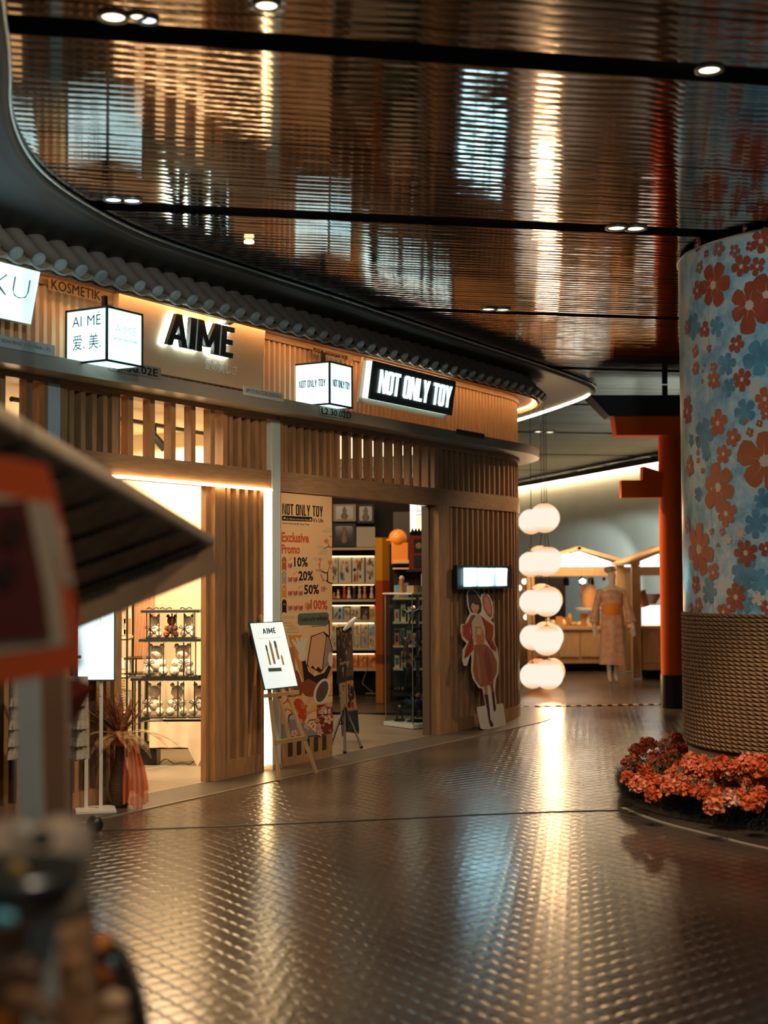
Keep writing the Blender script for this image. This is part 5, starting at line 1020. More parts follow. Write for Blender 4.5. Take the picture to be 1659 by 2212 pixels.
# flower bed
fo = thing('flower_bed', 'round bed of orange blossoms with dark grass at the column foot', 'flower bed', (KX, KY, 0))
FR_ = 1.60
b = MB(); b.lathe([(FR_ + .02, .0), (FR_ + .02, .05), (FR_ - .0, .055), (FR_ - .05, .10), (KR, .12)], (KX, KY, .0005), 80); b.build('planter_rim', mat('grey_planter', (.07, .068, .06), .5), fo)
GRS = mat('dark_grass', (.018, .024, .012), .7, var=.4, vs=20); b = MB(); rr = random.Random(8)
for i in range(22000):
    a = rr.uniform(pi * .80, pi * 1.62); r = rr.uniform(KR + .02, FR_ + .0) if rr.random() < .45 else rr.uniform(FR_ - .05, FR_ + .03); x, y = KX + r * cos(a), KY + r * sin(a); z = rr.uniform(.03, .14) if r > FR_ - .05 else .12
    o_ = rr.uniform(.02, .10); dx, dy = cos(a) * o_ + rr.gauss(0, .02), sin(a) * o_ + rr.gauss(0, .02); h = rr.uniform(.01, .09) if r < FR_ - .05 else rr.uniform(-.05, .09); o_ *= 1.3 if r > FR_ - .05 else 1; wv = V((-dy, dx, 0)).normalized() * .004
    p0 = V((x, y, z)); p1 = p0 + V((dx, dy, max(h, .012 - z))); b.add([p0 - wv, p0 + wv, p1], [(0, 1, 2)])
g_ = b.build('grass', GRS, fo); g_['kind'] = 'stuff'
LEAF = mat('dark_leaf', (.03, .05, .02), .5)
PET = [mat('blossom_%s' % n, c, .6, var=.3, vs=30, col2=c2) for n, c, c2 in (('orange', (.85, .20, .05), (.62, .08, .02)), ('coral', (.9, .34, .16), (.75, .14, .04)), ('pink', (.95, .55, .38), (.85, .28, .12)))]
def blossom(c, R, seed):
    rr = random.Random(seed); b = MB(); c = V(c)
    for i in range(150):
        th = math.acos(rr.uniform(-.35, 1)); ph = rr.uniform(0, 6.28); d = V((sin(th) * cos(ph), sin(th) * sin(ph), cos(th))); s_ = R * rr.uniform(.22, .36); u = d.orthogonal().normalized(); u.rotate(Matrix.Rotation(rr.uniform(0, 6.28), 3, d)); w = d.cross(u)
        base = c + d * R * rr.uniform(.45, .75); vs = [base]; tilt = rr.uniform(.3, 1.0)
        for k in range(6):
            q = -1.0 + 2.0 * k / 5; rd = s_ * (1 + .10 * ((k * 7) % 3 - 1)); vs.append(base + (u * cos(q) + w * sin(q)) * rd + d * (s_ * tilt + rr.uniform(-.15, .15) * s_))
        b.add(vs, [(0, k + 1, k + 2) for k in range(5)], 0, False)
    return b
rr = random.Random(31); BL = []
def bz(px, py, z): p = flo(px, py, z); return p
spots = [(1378, 1625, .16), (1400, 1610, .15), (1362, 1650, .15), (1415, 1640, .12), (1440, 1612, .16), (1462, 1600, .16), (1455, 1625, .14), (1430, 1640, .12), (1480, 1625, .13), (1490, 1645, .12), (1505, 1655, .12), (1360, 1685, .1), (1378, 1700, .09), (1395, 1672, .15), (1410, 1655, .14), (1420, 1697, .11), (1440, 1655, .13), (1456, 1640, .13), (1400, 1690, .12), (1440, 1695, .12), (1455, 1680, .14), (1470, 1665, .14), (1450, 1705, .10), (1490, 1675, .14), (1500, 1660, .12), (1510, 1680, .13), (1485, 1710, .09), (1475, 1692, .12), (1517, 1650, .12), (1530, 1700, .12), (1545, 1670, .13), (1560, 1655, .13), (1580, 1675, .14), (1598, 1660, .13), (1615, 1650, .13), (1560, 1700, .14), (1590, 1700, .13), (1530, 1665, .12), (1545, 1725, .11), (1575, 1728, .13), (1600, 1725, .11), (1624, 1740, .12), (1620, 1690, .14), (1640, 1665, .14), (1655, 1700, .14), (1640, 1720, .10), (1655, 1655, .13), (1630, 1650, .12), (1350 + 60, 1720, .06), (1540, 1745, .08), (1672, 1680, .14), (1680, 1720, .14), (1695, 1660, .13), (1520, 1715, .1)]
for i, (px, py, s_) in enumerate(spots):
    # blossoms stand on the bed between the column and the rim: height follows the radius
    for z in (.17, .20, .23, .26, .29, .32, .35, .38, .41):
        p = flo(px, py, z); rad = sqrt((p.x - KX) ** 2 + (p.y - KY) ** 2)
        if rad > KR + .07: 
            if z >= .2 + .0 and rad > KR + .10: break
    bl = blossom(p, .052 + s_ * .17, i).build('blossom_head', PET[0 if i % 5 in (0, 1, 3) else 1 if i % 7 != 4 else 2], fo)
b = MB()
for px, py, s_ in spots: p = flo(px, py, .27); q = V((p.x, p.y, .26)); rad = V((p.x - KX, p.y - KY)); k = max(KR + .06, min(FR_ - .08, rad.length)) / rad.length; b.tube([V((KX + rad.x * k, KY + rad.y * k, .12)), V((KX + rad.x * k, KY + rad.y * k, .24))], .006, 6)
st_ = b.build('stems', LEAF, fo); st_['kind'] = 'stuff'
b = MB(); rr = random.Random(3)
for i in range(420):
    a = rr.uniform(pi * .84, pi * 1.6); r = rr.uniform(KR + .04, FR_ - .03); c = V((KX + r * cos(a), KY + r * sin(a), rr.uniform(.13, .28))); d = V((rr.gauss(0, 1), rr.gauss(0, 1), rr.gauss(0, .6))).normalized(); u = d.orthogonal().normalized(); s_ = rr.uniform(.03, .06)
    b.add([c, c + d * s_ * .5 + u * s_ * .25, c + d * s_, c + d * s_ * .5 - u * s_ * .25], [(0, 1, 2, 3)])
l_ = b.build('foliage', LEAF, fo); l_['kind'] = 'stuff'
# ================================================================== torii gate
TYD = 17.4; TRD = mat('vermilion_paint', (.74, .105, .004), .6); TRD.node_tree.nodes['Principled BSDF'].inputs['Specular IOR Level'].default_value = .2; TBK = mat('torii_black', (.006, .008, .007), .4)
tx = at(1453, 1400, TYD).x; tz = lambda py: at(1450, py, TYD).z; txx = lambda px: at(px, 1200, TYD).x
to = thing('torii_gate', 'vermilion torii gate with black cap beam and black column foot', 'torii gate', (tx, TYD, 0))
R = .145; MB().lathe([(R, .395), (R * .97, 3.45)], (tx, TYD, 0), 32).build('pillar', TRD, to); MB().lathe([(R * 1.06, .001), (R * 1.06, .40)], (tx, TYD, 0), 32).build('pillar_foot', TBK, to)
TX2 = tx + 3.6
MB().lathe([(R, .395), (R * .97, 3.45)], (TX2, TYD, 0), 32).build('pillar', TRD, to); MB().lathe([(R * 1.06, .001), (R * 1.06, .40)], (TX2, TYD, 0), 32).build('pillar_foot', TBK, to)
b = MB(); z0, z1 = tz(1075), tz(1038); b.box(((txx(1342) + TX2 + .5) / 2, TYD, (z0 + z1) / 2), (TX2 + .5 - txx(1342), .16, z1 - z0)); b.build('lower_beam', TRD, to)
b = MB(); xk = txx(1388); b.hexa([V((xk, TYD - .1, z1)), V((tx + .1, TYD - .1, z1)), V((tx + .1, TYD + .1, z1)), V((xk, TYD + .1, z1)), V((xk, TYD - .1, z1 + .17)), V((tx + .1, TYD - .1, z1 + .02)), V((tx + .1, TYD + .1, z1 + .02)), V((xk, TYD + .1, z1 + .17))]); b.build('wedge', TRD, to)
z0, z1 = tz(942), tz(902); xl = txx(1326); b = MB(); b.hexa([V((xl + .03, TYD - .14, z0)), V((TX2 + .7, TYD - .14, z0)), V((TX2 + .7, TYD + .14, z0)), V((xl + .03, TYD + .14, z0)), V((xl, TYD - .16, z1)), V((TX2 + .75, TYD - .16, z1)), V((TX2 + .75, TYD + .16, z1)), V((xl, TYD + .16, z1))]); b.build('upper_beam', TRD, to)
z2 = tz(863); xa = txx(1272); b = MB(); b.hexa([V((xa + .24, TYD - .2, z1)), V((TX2 + .8, TYD - .2, z1)), V((TX2 + .8, TYD + .2, z1)), V((xa + .24, TYD + .2, z1)), V((xa, TYD - .24, z2 + .03)), V((TX2 + .95, TYD - .24, z2 - .0)), V((TX2 + .95, TYD + .24, z2 - .0)), V((xa, TYD + .24, z2 + .03))]); b.build('cap_beam', TBK, to)
b = MB(); b.box((txx(1441), TYD, (z2 + 3.94) / 2), (.06, .06, 3.94 - z2)); b.box((txx(1441), TYD, z2 + .01), (.3, .2, .03)); b.build('hanger', TBK, to)
# ================================================================== globe lanterns
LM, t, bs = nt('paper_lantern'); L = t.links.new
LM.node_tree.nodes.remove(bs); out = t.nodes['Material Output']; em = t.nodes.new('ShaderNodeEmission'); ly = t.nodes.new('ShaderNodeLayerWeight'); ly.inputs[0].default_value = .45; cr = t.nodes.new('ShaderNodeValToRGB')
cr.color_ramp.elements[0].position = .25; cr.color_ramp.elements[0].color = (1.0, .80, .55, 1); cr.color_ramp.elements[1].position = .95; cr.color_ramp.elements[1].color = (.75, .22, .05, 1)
# the paper shell: glow painted into the emission, turning orange towards the poles
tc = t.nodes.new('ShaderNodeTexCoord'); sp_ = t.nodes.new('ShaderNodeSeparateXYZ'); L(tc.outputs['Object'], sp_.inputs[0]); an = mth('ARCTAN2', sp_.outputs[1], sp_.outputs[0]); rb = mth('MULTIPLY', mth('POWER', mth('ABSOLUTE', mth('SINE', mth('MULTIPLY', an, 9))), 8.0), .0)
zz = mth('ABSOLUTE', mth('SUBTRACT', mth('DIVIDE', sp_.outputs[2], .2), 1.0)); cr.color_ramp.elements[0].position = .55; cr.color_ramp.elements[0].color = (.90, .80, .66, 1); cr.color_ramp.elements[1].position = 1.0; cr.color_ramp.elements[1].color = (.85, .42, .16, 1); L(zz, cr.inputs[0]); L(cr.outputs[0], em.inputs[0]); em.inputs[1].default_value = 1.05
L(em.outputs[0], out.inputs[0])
LOR = glow('orange_paper_lantern', (1, .22, .03), .7); LDM = glow('amber_paper_lantern', (1, .50, .20), .95)
def strand(px, rows, Yd, lab, rad, side):
    for i, (dx, py, kind) in enumerate(rows):
        c = at(px + dx, py, Yd); o = thing('globe_lantern', '%s globe lantern, %s of the %s strand' % (('glowing cream', 'orange', 'amber')[kind], ('topmost', 'second', 'third', 'fourth', 'lowest')[i], lab), 'lantern', (c.x, c.y, c.z - rad), 'globe lanterns hanging at the end of the toy shop')
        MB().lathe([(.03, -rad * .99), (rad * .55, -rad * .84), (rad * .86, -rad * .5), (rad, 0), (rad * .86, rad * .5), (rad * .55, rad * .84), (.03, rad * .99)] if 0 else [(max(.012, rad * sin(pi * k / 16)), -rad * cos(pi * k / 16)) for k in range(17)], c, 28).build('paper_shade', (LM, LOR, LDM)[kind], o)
        MB().lathe([(.03, 0), (.03, .012)], c + Z * (rad - .004), 10).build('cap', BLACK, o)
    ct = at(px, rows[0][1], Yd); b = MB(); cs_ = [at(px + dx, py, Yd) for dx, py, k in rows]; b.tube([V((cs_[0].x, Yd, 3.94))] + [q for p_ in cs_[:-1] for q in (p_ + Z * rad, p_ - Z * rad)] + [cs_[-1] + Z * rad], .005, 6)
    tag(b.build('lantern_cord', BLACK), 'thin black cord carrying the %s lantern strand' % lab, 'cord')
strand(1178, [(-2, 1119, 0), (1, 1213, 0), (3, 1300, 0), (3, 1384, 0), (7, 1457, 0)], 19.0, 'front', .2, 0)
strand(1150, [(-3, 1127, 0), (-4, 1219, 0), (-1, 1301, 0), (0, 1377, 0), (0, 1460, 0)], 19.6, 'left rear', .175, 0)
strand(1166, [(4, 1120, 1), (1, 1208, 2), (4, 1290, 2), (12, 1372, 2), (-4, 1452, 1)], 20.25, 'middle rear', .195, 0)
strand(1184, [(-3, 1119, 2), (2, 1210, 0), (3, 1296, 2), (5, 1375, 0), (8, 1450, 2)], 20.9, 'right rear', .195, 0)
for i, py in enumerate((1119, 1300, 1457)): c = at(1190, py, 18.6); light('POINT', c, 30, (1, .62, .3), size=.15)
# ================================================================== curved back wall
BWM = mat('grey_back_wall', (.52, .52, .46), .6, var=.06, vs=1.5)
wp = [flo(x, y, 3.93) for x, y in ((1030, 1068), (1115, 1055), (1200, 1040), (1300, 1022), (1420, 1000), (1500, 986), (1620, 966), (1760, 944))]
wp = [V((-4, 41.0, 0))] + wp
W2_ = smooth_path([(p.x, p.y) for p in wp], 1)
b = MB(); n = len(W2_)
for i in range(n - 1):
    a, c = V((*W2_[i], 0)), V((*W2_[i + 1], 0)); t = (c - a).normalized(); o_ = V((-t.y, t.x, 0)) * .1
    b.hexa([a, c, c + o_, a + o_, a + Z * 4.0, c + Z * 4.0, c + o_ + Z * 4.0, a + o_ + Z * 3.9])
struct(b.build('wall_back', BWM))
b = MB()
for i in range(n - 1):
    a, c = V((*W2_[i], 0)), V((*W2_[i + 1], 0)); t = (c - a).normalized(); o_ = V((t.y, -t.x, 0)); f = .16
    b.hexa([a + o_ * .75 + Z * 3.82, c + o_ * .75 + Z * 3.82, c + o_ * .65 + Z * 3.82, a + o_ * .65 + Z * 3.82, a + o_ * .75 + Z * 3.945, c + o_ * .75 + Z * 3.945, c + o_ * .65 + Z * 3.945, a + o_ * .65 + Z * 3.945])
struct(b.build('trim_7', mat('black_cove_edge', (.012, .011, .01), .5)))
b = MB(); b.tube([V((p[0], p[1], 3.92)) + V((0, -.55, 0)) for p in W2_[1:]], .02, 6); tag(b.build('led_strip', glow('cove_led', (1, .74, .42), 40)), 'hidden warm cove light along the top of the far curved wall', 'led strip')
for px, Yd in ((1222, 27.5), (1345, 25.6), (1440, 24.6)):
    c = at(px, 1075, Yd); light('SPOT', (c.x, c.y, 3.3), 650, (.78, .92, .90), (c.x + .35, c.y + 4.0, .9), .08, spot=58, blend=.25)
# ================================================================== kiosks
KW = mat('kiosk_oak', (.52, .30, .14), .5, var=.15, vs=6, stretch=(3, 3, 1)); LBX = glow('gable_lightbox', (.80, .97, .98), 2.6)
def kiosk(lab, Yd, pxl, pxr, apex, gl, gr, nd, ytop=1226, dp=1.5, ybot=1440):
    x = lambda px: at(px, 1300, Yd).x; z = lambda py: at(1250, py, Yd).z
    o = thing('market_kiosk', lab, 'kiosk', ((x(pxl) + x(pxr)) / 2, Yd, 0)); x0, x1 = x(pxl), x(pxr); zc = z(1360)
    b = MB(); b.box(((x0 + x1) / 2, Yd + .4, (zc + .14) / 2 + .0), (x1 - x0 - .1, .78, zc - .14)); b.build('counter_body', KW, o)
    b = MB(); b.box(((x0 + x1) / 2, Yd + .4, zc + .025), (x1 - x0 - .02, .9, .05)); b.build('worktop', KW, o)
    b = MB(); b.box(((x0 + x1) / 2, Yd + .42, .07), (x1 - x0 - .4, .6, .13)); b.build('plinth', INK, o)
    w = (x1 - x0 - .2) / nd
    for i in range(nd):
        b = MB(); b.box((x0 + .1 + w * (i + .5), Yd + .0, (zc + .2) / 2), (w - .03, .03, zc - .3)); b.build('door_panel', KW, o)
    for xx in (x0, x1):
        for yy in (Yd + .02, Yd + dp): b = MB(); b.box((xx, yy, z(ytop) / 2 + .05), (.13, .13, z(ytop) + .08)); b.build('post', KW, o)
    for yy in (Yd, Yd + dp): b = MB(); b.box(((x0 + x1) / 2, yy, z(ytop + 9)), (x1 - x0 + .1, .1, z(ytop) - z(ytop + 18))); b.build('beam', KW, o)
    ax, az = x(apex[0]), z(apex[1]); lx, rx, bz_ = x(gl), x(gr), z(ytop - 3)
    for yy in (Yd - .02, Yd + dp):
        b = MB(); b.prism([(lx, bz_), (rx, bz_), (ax, az)], V((0, yy, 0)), X, Z, .04); b.build('gable_lightbox', LBX, o)
    b = MB()
    for qx in (lx - .12, rx + .12):
        d = V((qx - ax, 0, bz_ - az)); m = V((ax, Yd + dp / 2, az + .05)) + d / 2; dn = d.normalized(); b.box(m, (d.length + .06, dp + .3, .05), U=dn, Vv=Y, Ww=dn.cross(Y))
    b.build('roof', KW, o)
    b = MB()
    for i in range(1, 8):
        q = lx + (rx - lx) * i / 8; top = az - abs(q - ax) / ((ax - lx) if q < ax else (rx - ax)) * (az - bz_); b.box((q, Yd - .065, (bz_ + top) / 2), (.012, .006, max(.01, top - bz_)))
    b.build('gable_bars', colm('8a9a98'), o)
    return o, x, z, zc + .05
o1, x1_, z1_, zc1 = kiosk('left oak market kiosk with lit white gable behind the lanterns', 24.0, 1146, 1358, (1250, 1191), 1152, 1345, 4)
o2, x2_, z2_, zc2 = kiosk('right oak market kiosk with lit white gable behind the torii pillar', 22.2, 1374, 1560, (1450, 1189), 1380, 1524, 3)
rr = random.Random(17); WG = glow('warm_lit_goods', (1.0, .62, .26), 1.2)
cols = ['e8c890', 'f0d8a8', 'c88848', 'f4e4c0', 'b87038', 'd8a868']
for i in range(16):
    px = 1190 + i * 9.6; x = x1_(px); h = rr.uniform(.06, .22); k = rr.random(); y = 24.12 + rr.uniform(0, .35)
    b = MB()
    if k < .4: b.box((x, y, zc1 + h / 2 + .001), (.11, .1, h))
    else: b.lathe([(.03, .001), (.06, h * .3), (.05, h * .7), (.02, h)], (x, y, zc1), 12)
    tag(b.build(('jar', 'box')[k < .4], colm(cols[i % 6])), 'small warm lit item on the left kiosk counter, %s from the left' % ['one', 'two', 'three', 'four', 'five', 'six', 'seven', 'eight', 'nine', 'ten', 'eleven', 'twelve', 'thirteen', 'fourteen', 'fifteen', 'sixteen'][i], 'counter goods', 'goods on the left kiosk counter')
b = MB(); b.lathe([(.22, 0), (.26, .05), (.2, .05), (.17, .02)], (x1_(1278), 24.25, zc1 + .26), 20); b.lathe([(.06, .0), (.02, .03), (.02, .26)], (x1_(1278), 24.25, zc1 + .001), 12); tag(b.build('cake_stand', WHITE), 'white raised plate on the left kiosk counter beside the mannequin', 'plate')
b = MB(); b.ball((x1_(1280), 24.3, z1_(1292)), .2, 14, 0, .3, (.8, .6, 1.15)); b.tube([V((x1_(1280), 24.3, z1_(1275))), V((x1_(1283), 24.3, z1_(1232)))], .008, 6); tag(b.build('paper_bag', colm('d89a68')), 'crumpled tan paper bag hanging under the left kiosk beam', 'bag')
for px in (1233, 1268, 1288):
    c = V((x1_(px), 24.6, z1_(1250))); b = MB(); b.tube([c, c + V((0, -.05, -.1))], .05, 10); b.tube([c + Z * .14, c], .01, 6); o = tag(b.build('spotlight', INK), 'small black spotlight under the left kiosk beam, %s' % ('left one', 'middle one', 'right one')[(1233, 1268, 1288).index(px)], 'spotlight', 'kiosk spotlights')
b = MB(); b.lathe([(.0, 0), (.05, .02), (.06, .06), (0, .1)], (x1_(1268), 24.5, z1_(1262)), 12); tag(b.build('light_bulb', glow('bulb_white', (.9, .95, .9), 5)), 'bright white bulb under the left kiosk beam', 'bulb')
b = MB(); b.prism([(0, 0), (.09, 0), (.09, .12), (0, .12)], V((x1_(1263), 24.4, z1_(1278))), X, Z, .01); tag(b.build('price_card', colm('c88850')), 'small orange card hanging in the left kiosk window', 'card')
b = MB(); b.box((x2_(1418), 22.5, zc2 + .16), (.3, .3, .3)); tag(b.build('light_box', glow('white_box_glow', (1, .93, .78), 1.6)), 'brightly lit white box on the right kiosk counter', 'box')
b = MB(); b.tube([V((x2_(1381), 22.3, zc2)), V((x2_(1381), 22.3, z2_(1244)))], .035, 12); tag(b.build('white_pole', WHITE), 'white round pole standing in the right kiosk window', 'pole')
b = MB(); b.tube([V((x2_(1400), 22.4, zc2 + .3)), V((x2_(1390), 22.4, zc2 + .55))], .07, 10); tag(b.build('bread_loaf', colm('c88a58')), 'long tan loaf leaning in the right kiosk window', 'bread')
b = MB(); b.lathe([(.12, 0), (.2, .12), (.22, .16)], (x2_(1418), 22.9, zc2 + .33), 16); tag(b.build('wicker_basket', colm('5a3018')), 'dark wicker basket above the lit white box in the right kiosk', 'basket')
# left rear cabinet behind the lanterns
b = MB(); b.box((at(1150, 1300, 26).x, 26.2, .8), (1.2, .5, 1.56)); b.box((at(1150, 1300, 26).x, 25.94, .4), (1.1, .02, .6), k=0); tag(b.build('display_cabinet', colm('5a3a22')), 'brown cabinet behind the rear lantern strands', 'cabinet')
for i, (px, py) in enumerate(((1121, 1270), (1133, 1256), (1137, 1333))):
    c = at(px, py, 25.2); tag(MB().ball(c, .05, 10).build('globe_bulb', glow('bulb_warm', (1, .85, .6), 3)), 'small glowing globe bulb behind the lanterns, %s' % ('lower left', 'upper', 'lowest')[i], 'bulb', 'small bulbs behind the lanterns')
# ================================================================== mannequin in a robe
MY = 21.6; mx_ = at(1324, 1470, MY).x; SK = mat('mannequin_skin', (.82, .70, .56), .45); ROBE = mat('printed_robe', (.66, .33, .17), .7, var=.35, vs=14, col2=(.74, .50, .34)); OBI = mat('orange_sash', (.85, .30, .03), .6)
mo = thing('mannequin', 'pale mannequin in a patterned pink robe with a wide orange sash', 'mannequin', (mx_, MY, 0))
q = lambda x, z, y=0: V((mx_ + x, MY + y, z))
def skin(name, chains, m, parent):
    me = bpy.data.meshes.new(name); vs = []; es = []; rs = []
    base = {}
    def vid(p):
        k = (round(p[0], 4), round(p[1], 4), round(p[2], 4))
        if k not in base: base[k] = len(vs); vs.append(p[:3]); rs.append(p[3])
        return base[k]
    for ch in chains:
        ids = [vid(p) for p in ch]; es += list(zip(ids, ids[1:]))
    me.from_pydata(vs, es, []); ob = bpy.data.objects.new(name, me); COL.objects.link(ob)
    ob.modifiers.new('s', 'SKIN'); 
    for i, r in enumerate(rs): me.skin_vertices[0].data[i].radius = (r, r * .8) if r > .07 else (r, r)
    me.skin_vertices[0].data[0].use_root = True
    sd = ob.modifiers.new('d', 'SUBSURF'); sd.levels = 2; sd.render_levels = 2
    me.materials.append(m); ob.parent = parent; WL[ob.name] = WL[parent.name]; 
    for p in me.polygons: p.use_smooth = True
    return ob
fz = 0
body = skin('body', [[(0, 0, .92, .13), (0, 0, 1.1, .11), (0, 0, 1.28, .13), (0, 0, 1.40, .10), (0, 0, 1.47, .045), (0, -.01, 1.53, .05), (0, -.015, 1.60, .075), (0, -.01, 1.68, .06)],
    [(0, 0, 1.40, .10), (-.17, 0, 1.37, .05), (-.24, 0, 1.12, .04), (-.27, -.03, .90, .028), (-.275, -.04, .82, .03), (-.28, -.05, .75, .012)],
    [(0, 0, 1.40, .10), (.17, 0, 1.37, .05), (.25, 0, 1.12, .04), (.30, -.03, .90, .028), (.31, -.04, .82, .03), (.32, -.05, .75, .012)],
    [(0, 0, .92, .13), (-.09, 0, .84, .08), (-.06, 0, .48, .055), (-.05, .01, .1, .032), (-.05, -.06, .035, .03), (-.05, -.14, .025, .02)],
    [(0, 0, .92, .13), (.09, 0, .84, .08), (.07, .05, .48, .055), (.06, .1, .12, .032), (.06, .04, .045, .03), (.06, -.04, .03, .02)]], SK, mo)
def hand(sx_):
    b = MB(); w = q(.275 * sx_ * (1.12 if sx_ > 0 else 1), .80, -.045)
    for k, (dx, L_) in enumerate(((-.022, .07), (-.008, .085), (.007, .08), (.021, .065))): p = w + V((dx * sx_, 0, -.03)); b.tube([p, p + V((dx * .2, -.006, -L_ * .5)), p + V((dx * .2, -.02, -L_))], [.0085, .008, .006], 6)
    p = w + V((-.03 * sx_, -.01, .0)); b.tube([p, p + V((-.02 * sx_, -.02, -.035)), p + V((-.018 * sx_, -.03, -.06))], [.01, .009, .007], 6); b.ball(w + V((0, 0, -.01)), .034, 10, sc=(1, .5, 1.1))
    return b
hand(-1).build('hand', SK, mo); hand(1).build('hand', SK, mo)
def robe(u, v):
    a = 2 * pi * u; z = 1.40 - (1.40 - .27) * v
    r = .115 + .06 * max(0, min(1, (1.32 - z) * 6)) * 0 + (.035 if z > 1.25 else .022 if z > 1.0 else .03 + .06 * (1.0 - z)) + .012 * sin(a * 7 + v * 2) * v
    if z > 1.33: r *= 1 - (z - 1.33) * 4
    return q(r * 1.18 * cos(a) + .02 * v, z, r * .8 * sin(a))
MB().grid(robe, 40, 30).build('robe', ROBE, mo)
for s_ in (-1, 1):
    P = [q(.08 * s_, 1.385), q(.18 * s_, 1.36), q(.235 * s_, 1.16), q(.27 * s_, .98, -.02), q(.28 * s_, .90, -.03)]; MB().tube(P, [.055, .06, .055, .065, .075], 14, cap=False).build('sleeve', ROBE, mo)
MB().lathe([(.130, 1.0), (.142, 1.02), (.145, 1.18), (.130, 1.2)], (mx_, MY, 0), 28, sq=(1.1, .85)).build('sash', OBI, mo)
b = MB(); b.ball(q(-.02, 1.70, .03), .085, 12, 0, .4, (1, .9, .6)); b.build('hair', colm('b89a80'), mo); b = MB(); b.tube([q(-.22, 1.62, .1), q(-.1, 1.78, .08), q(0, 1.74, .05)], .03, 8); MB().ball(q(-.12, 1.56, -.02), .03, 8).build('flower_ornament', colm('a03020'), mo)
b = MB(); b.tube([q(-.055, .0, -.0), q(-.055, .004, -.0)], .001, 3)
# ================================================================== lightbox stand, vase, clothes rack
base = flo(206, 1753); lo_ = thing('floor_lightbox', 'bright white lit sign on two slim poles beside the first shop door', 'lightbox stand', (base.x, base.y, 0.006))
Yb = base.y; xb_ = lambda px: at(px, 1400, Yb).x; zb_ = lambda py: at(210, py, Yb).z; WP = mat('white_pole', (.85, .80, .70), .4)
b = MB(); b.box((base.x, Yb, .014), (.27, .26, .014), rz=.25); b.build('base_plate', WP, lo_)
for px in (186.5, 218): b = MB(); b.box((xb_(px), Yb + .02, (.021 + zb_(1465)) / 2), (.022, .014, zb_(1465) - .021)); b.build('pole', WP, lo_)
x0, x1, z0, z1 = xb_(166), xb_(249), zb_(1471), zb_(1308)
b = MB(); b.box(((x0 + x1) / 2, Yb + .02, (z0 + z1) / 2), (x1 - x0, .04, z1 - z0)); b.build('casing', mat('teal_black_frame', (.03, .10, .11), .4), lo_)
b = MB(); m = .01; b.prism([(x0 + m, z0 + m), (x1 - m, z0 + m), (x1 - m, z1 - m), (x0 + m, z1 - m)], V((0, Yb - .001, 0)), X, Z, .002); b.build('screen', COOL, lo_)
b = MB(); w = x1 - x0; h = z1 - z0
for i, (y, a, c) in enumerate([(.93, .35, .5), (.88, .35, .45), (.6, .3, .85), (.595, .1, .3), (.5, .35, .85), (.49, .35, .8), (.40, .35, .75), (.39, .35, .7), (.30, .35, .6), (.22, .35, .7), (.21, .35, .55), (.12, .35, .8)]): b.prism([(x0 + w * a, z0 + h * y), (x0 + w * c, z0 + h * y), (x0 + w * c, z0 + h * y + .003), (x0 + w * a, z0 + h * y + .003)], V((0, Yb - .0035, 0)), X, Z, .0005)
for a, y, hh in ((.52, .72, .22), (.6, .72, .16), (.5, .78, .05)): b.prism([(x0 + w * a, z0 + h * y), (x0 + w * (a + .035), z0 + h * y), (x0 + w * (a + .035), z0 + h * (y + hh)), (x0 + w * a, z0 + h * (y + hh))], V((0, Yb - .0035, 0)), X, Z, .0005)
b.build('faint_print', glow('faint_screen_print', (.45, .62, .60), 1.0), lo_)
# vase
vb = flo(259, 1744); VX, VY = vb.x, vb.y; vo = thing('floor_vase', 'brown ringed bottle-shaped floor vase by the first shop door', 'vase', (VX, VY, .006))
VM, t, bs = nt('woven_vase'); L = t.links.new; tc = t.nodes.new('ShaderNodeTexCoord'); wv_ = t.nodes.new('ShaderNodeTexWave'); wv_.bands_direction = 'Z'; wv_.inputs['Scale'].default_value = 28; wv_.inputs['Distortion'].default_value = 1.5; L(tc.outputs['Object'], wv_.inputs[0]); r_ = t.nodes.new('ShaderNodeValToRGB'); r_.color_ramp.elements[0].color = (.045, .022, .010, 1); r_.color_ramp.elements[1].color = (.17, .085, .04, 1); L(wv_.outputs[0], r_.inputs[0]); L(r_.outputs[0], bs.inputs[0]); bs.inputs['Roughness'].default_value = .5
bp = t.nodes.new('ShaderNodeBump'); bp.inputs['Strength'].default_value = .6; bp.inputs['Distance'].default_value = .01; L(wv_.outputs[0], bp.inputs['Height']); L(bp.outputs[0], bs.inputs['Normal'])
VH = .50
MB().lathe([(.05, 0), (.062, .01), (.052, .03), (.066, .08), (.078, .13), (.076, .17), (.058, .23), (.042, .30), (.034, .37), (.033, .43), (.040, .48), (.052, VH), (.045, VH), (.03, VH - .04)], (VX, VY, .007), 32, cap=False).build('body', VM, vo)
FG = mat('gold_dried_fern', (.80, .50, .22), .4, var=.4, vs=30, col2=(.30, .13, .05)); FRR = mat('rust_dried_leaf', (.48, .15, .06), .45, var=.4, vs=30, col2=(.20, .05, .02))
fo_ = thing('dried_fern_bouquet', 'bouquet of golden and rust dried ferns in the floor vase', 'dried plants', (VX, VY, VH))
